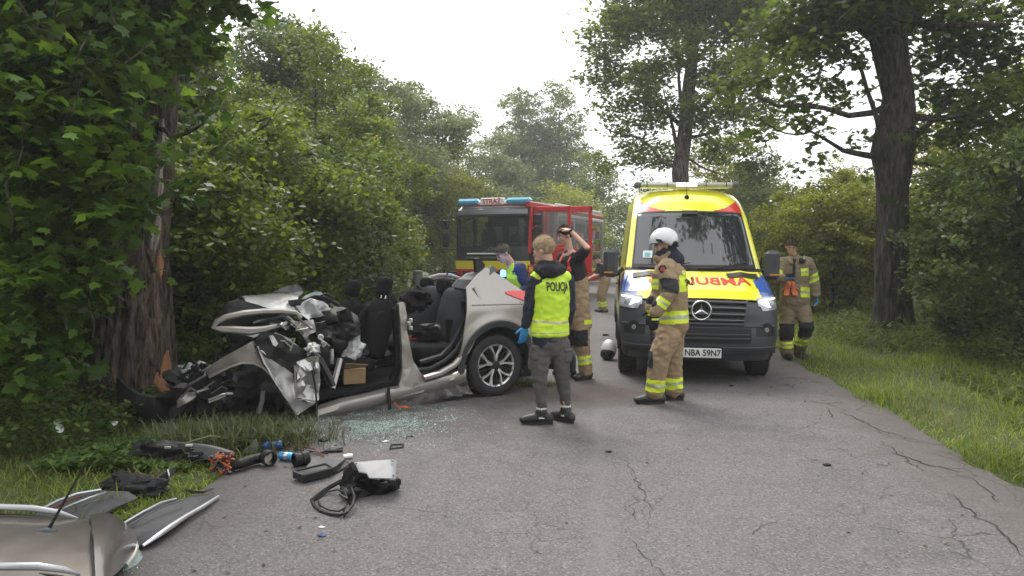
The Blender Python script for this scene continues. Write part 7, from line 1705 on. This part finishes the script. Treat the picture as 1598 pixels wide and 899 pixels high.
t, p = T('plastic_plate', 'flat square dark plastic plate lying above the black tray', 'wreck part', 508, 724); piece(t, p, 'plate', [(477,731,.05), (488,716,.07), (528,713,.06), (538,717,.05), (514,733,.06)], .05, darkp, .012, .003, 84); piece(t, p, 'torn_lip', [(514,733,.06), (538,717,.05), (546,722,.03), (527,735,.02)], .04, blackp, .01, .008, 85)
t, p = T('plastic_tray', 'long black plastic tray lying in front of the flat dark plate', 'wreck part', 488, 745); rows = []
A, B, C_, D = G(457,746,.015)-p, G(474,753,.015)-p, G(519,741,.015)-p, G(508,734,.03)-p
mb = MB(); mb.prism([A, B, C_, D], (0, 0, .045)); mb.build('tray', blackp, t, 0)
for a, b in ((A, B), (B, C_), (C_, D), (D, A)): mb = MB(); mb.tube([a+Vector((0, 0, .05)), b+Vector((0, 0, .05))], .007, 5); mb.build('tray_rim', darkp, t)
t, p = T('plastic_tube', 'small white plastic tube end beside the flat dark plate', 'wreck part', 543, 716); mb = MB(); mb.lathe([(.016, -.035), (.02, 0), (.018, .035)], 14, (0, 0, .02), 'x', rot=Matrix.Rotation(R_(25), 3, 'Z')); mb.build('tube', whi, t)
# --- door module with grey board and broken speaker ring
t, p = T('door_module', 'black broken door module with grey board and empty speaker ring lying in the lane', 'wreck part', 560, 775)
piece(t, p, 'board', [(553,721,.20), (612,717,.20), (619,718,.19), (617,747,.13), (576,745,.15), (572,738,.16), (560,736,.18)], .18, mat('board_grey', (.20, .205, .215), .5, var=.06, dirt=((.14, .13, .13), 6, .6)), .008, .002, 90)
piece(t, p, 'carrier', [(534,735,.12), (552,728,.17), (576,742,.14), (600,748,.13), (617,747,.12), (624,756,.03), (618,762,.02), (590,764,.03), (566,772,.02), (548,774,.03), (540,758,.06)], .1, blackp, .03, .03, 91)
piece(t, p, 'carrier', [(530,757,.06), (536,738,.15), (545,728,.20), (553,722,.20), (557,738,.16), (552,752,.12), (545,764,.04)], .1, blackp, .02, .03, 92)
for k, pts in enumerate(([(487,781,.01), (500,770,.02), (515,760,.04), (530,752,.08), (540,748,.10)], [(487,781,.01), (491,790,.01), (500,797,.01), (515,802,.01), (530,804,.015), (541,800,.03), (550,788,.05), (553,775,.07), (548,762,.09)], [(496,779,.015), (500,789,.02), (513,796,.02), (529,798,.03), (540,792,.05), (543,780,.06), (538,768,.08), (526,764,.07), (510,768,.05), (496,779,.02)], [(541,800,.02), (538,805,.02), (536,796,.03)], [(548,790,.02), (541,778,.08), (530,772,.09)])):
    gtube(t, p, 'ring_rib' if k in (1, 2) else 'arm', pts, [.015, .010, .006, .008, .008][k], blackp, 6, r2=None)
crumpled('latch', G(546, 768, .05)-p, (.06, .05, .05), blackp, t, 93, .7); crumpled('motor', G(598, 756, .04)-p, (.09, .05, .05), blackp, t, 94, .5)
gtube(t, p, 'cable_loop', [(600,764,.02), (614,766,.02), (623,762,.03), (622,750,.08), (614,746,.13)], .006, blackp, 5)
for x, y, z in ((556, 724, .205), (612, 720, .20), (614, 742, .145)): mb = MB(); mb.lathe([(.008, 0), (.006, .004)], 10, G(x, y, z)-p, 'z'); mb.build('rivet', blackp, t)
# small loose bits
t, p = T('frame_scrap', 'tiny black rectangular frame lying on the road beyond the door module', 'wreck part', 619, 697)
for a, b in (((609,700),(628,698)), ((611,694),(629,693)), ((609,700),(611,694)), ((628,698),(629,693))): gtube(t, p, 'bar', [(*a, .01), (*b, .01)], .008, blackp, 5)
t, p = T('paper_sheet', 'white folded paper sheet lying under the hanging strap of the wreck', 'paper', 476, 671); piece(t, p, 'sheet', [(463,671,.02), (472,667,.04), (489,668,.02), (484,673,.03), (468,675,.01)], .02, whi, .002, .01, 95)
for k, (x, y, m, nm, lab, d) in enumerate([(502, 824, whi, 'white_chip', 'tiny white plastic chip alone on the asphalt', .02), (502, 837, bluep, 'blue_chip', 'tiny blue plastic chip below the white one', .025), (505, 689, blackp, 'black_sliver', 'thin black sliver left of the green glass crumbs', .05), (602, 690, whi, 'white_sliver', 'thin white sliver among the green glass crumbs', .03),
                                        (640, 682, blackp, 'black_chip', 'black chip near the feet of the policeman', .03), (950, 706, blackp, 'dark_chip', 'dark chip in the middle of the lane', .03), (960, 552, whi, 'none', '', 0), (1291, 727, blackp, 'dark_leaf', 'dark curled leaf on the right lane', .035), (1141, 603, blackp, 'dark_pebble', 'dark pebble below the number plate of the ambulance', .035), (634, 638, MATS['orange_rubber'], 'orange_lens_chip', 'orange lens chip under the door sill of the wreck', .04), (945, 524, blackp, 'dark_clod', 'dark clod on the road between fire engine and ambulance', .07)]):
    if not d: continue
    t, p = T(nm, lab, 'debris', x, y); crumpled('bit', (0, 0, d*.25), (d, d*.55, d*.3), m, t, 100+k, .5, 10, 6)
# thin bent stem and stick
t, p = T('bent_stem', 'long thin pale stem arching over the torn liner heap', 'stick', 300, 700); gtube(t, p, 'stem', [(230,708,.05), (265,703,.10), (300,688,.14), (330,680,.16), (350,683,.12), (368,694,.03)], .006, mat('stem_green', (.14, .15, .07), .8), 5)
t, p = T('stick', 'short broken stick beside the charcoal panel at the road edge', 'stick', 310, 766); gtube(t, p, 'stick', [(289,764,.03), (300,768,.02), (318,768,.02), (333,762,.03)], [.008, .010, .008, .004], bark, 6)
t, p = T('stick', 'pale stick pointing at the clear plastic scrap', 'stick', 360, 700); gtube(t, p, 'stick', [(343,699,.05), (356,702,.03), (368,698,.03), (378,694,.05)], .008, MATS['torn_inner_bark'], 6)
t, p = T('grey_board_scrap', 'grey flat scrap with wires below the bumper skin at the tree', 'wreck part', 265, 676); piece(t, p, 'board', [(250,664,.05), (268,660,.07), (285,663,.06), (290,674,.03), (270,679,.02), (252,677,.02)], .04, darkp, .015, .01, 97)
# white and black helmet beside the ambulance wheel
t, p = T('spare_helmet', 'white helmet with dark visor standing on the road beside the ambulance front wheel', 'helmet', 950, 561); mb = MB(); mb.ell((0, 0, .15), (.115, .14, .155), None, 24, 14); hm = mb.build('shell', whi, t); mb = MB(); mb.ell((-.02, -.035, .10), (.115, .13, .10), Matrix.Rotation(R_(-25), 3, 'Y'), 20, 12); mb.build('visor', blackp, hm)
# green-tinted glass crumbs
gm = leafmat('glass_crumbs', (.19, .28, .26), (.50, .62, .60), .0, .12)
r = np.random.default_rng(77); P = []
for cx, cy, sx, sy, k in ((600, 655, 66, 13, 15000), (560, 672, 52, 13, 12000), (690, 640, 40, 9, 1500), (520, 680, 30, 9, 700), (640, 668, 70, 22, 500), (800, 680, 120, 40, 160), (198, 870, 6, 14, 260)):
    for _ in range(k):
        q = G(cx+r.normal()*sx, cy+r.normal()*sy); c = noise.noise(Vector((q.x*3.5, q.y*3.5, 1)))
        if c < -.12 and r.random() < .8: continue
        P.append((q.x, q.y, .006))
o = leaves_obj('glass_crumbs', np.array(P), .0085, HEX, gm, seed=5, tilt=.5); tag(o, 'greenish crumbs of shattered window glass on the asphalt below the door sill', 'glass crumbs')
# fallen leaves and grit on road and verge
r = np.random.default_rng(78); P = []
for _ in range(420):
    u = r.choice([r.uniform(RW-1.6, RW+.2), r.uniform(-.2, 1.2), r.uniform(0, RW)]); v = r.uniform(-3, 14); q = road(u, v); P.append((q.x, q.y, .008))
o = leaves_obj('fallen_leaves', np.array(P), .028, HEX, leafmat('fallen_leaf', (.05, .035, .02), (.16, .10, .04), .1, .8), seed=6, tilt=.3); tag(o, 'small fallen leaves and grit scattered over the asphalt', 'leaf litter')
c0 = G(836, 600); P = np.stack([c0.x+r.normal(0, .11, 420), c0.y+r.normal(0, .07, 420), np.zeros(420)], 1); o = grass_mesh('grass_tuft', P, .07, .005, grass_m, 16, 1.2); tag(o, 'torn grass tuft on the asphalt behind the rear wheel', 'grass', kind='stuff')
for k, (x, y) in enumerate([(95, 668), (90, 660), (180, 660)]):
    t, p = T('white_flower', ['white bindweed flower low among the weeds at the far left', 'smaller white flower just above the low bindweed flower', 'pale flower in the weeds below the damaged tree'][k], 'flower', x, y, .22); mb = MB(); rows = [[Vector((math.cos(a)*rr_, -h, math.sin(a)*rr_)) for a in lin(0, 2*math.pi, 13)] for rr_, h in ((.005, -.03), (.012, -.01), (.035-.008*k, .015))]; mb.grid(rows); mb.build('petals', mat('petal_white', (.7, .7, .68), .6), t, 60)
    mb = MB(); mb.tube([(0, .03, 0), (0, .05, -.12), (.02, .06, -.24)], .003, 4); mb.build('stem', MATS['stem_green'], t)
# =================================================================== HAZE: the damp bright air that pales the far trees
hm_ = bpy.data.materials.new('damp_air'); hm_.use_nodes = True; n = hm_.node_tree.nodes; n.remove(n['Principled BSDF']); pv = n.new('ShaderNodeVolumePrincipled')
pv.inputs['Color'].default_value = (.95, .97, 1, 1); pv.inputs['Density'].default_value = .0019; pv.inputs['Anisotropy'].default_value = .3
hm_.node_tree.links.new(pv.outputs[0], n['Material Output'].inputs['Volume'])
mb = MB(); mb.box((0, 50, 9.5), (860, 940, 22)); hz = mb.build('haze', hm_, smooth=0); tag(hz, kind='stuff'); hz['label'] = 'thin pale haze filling the air over the road'
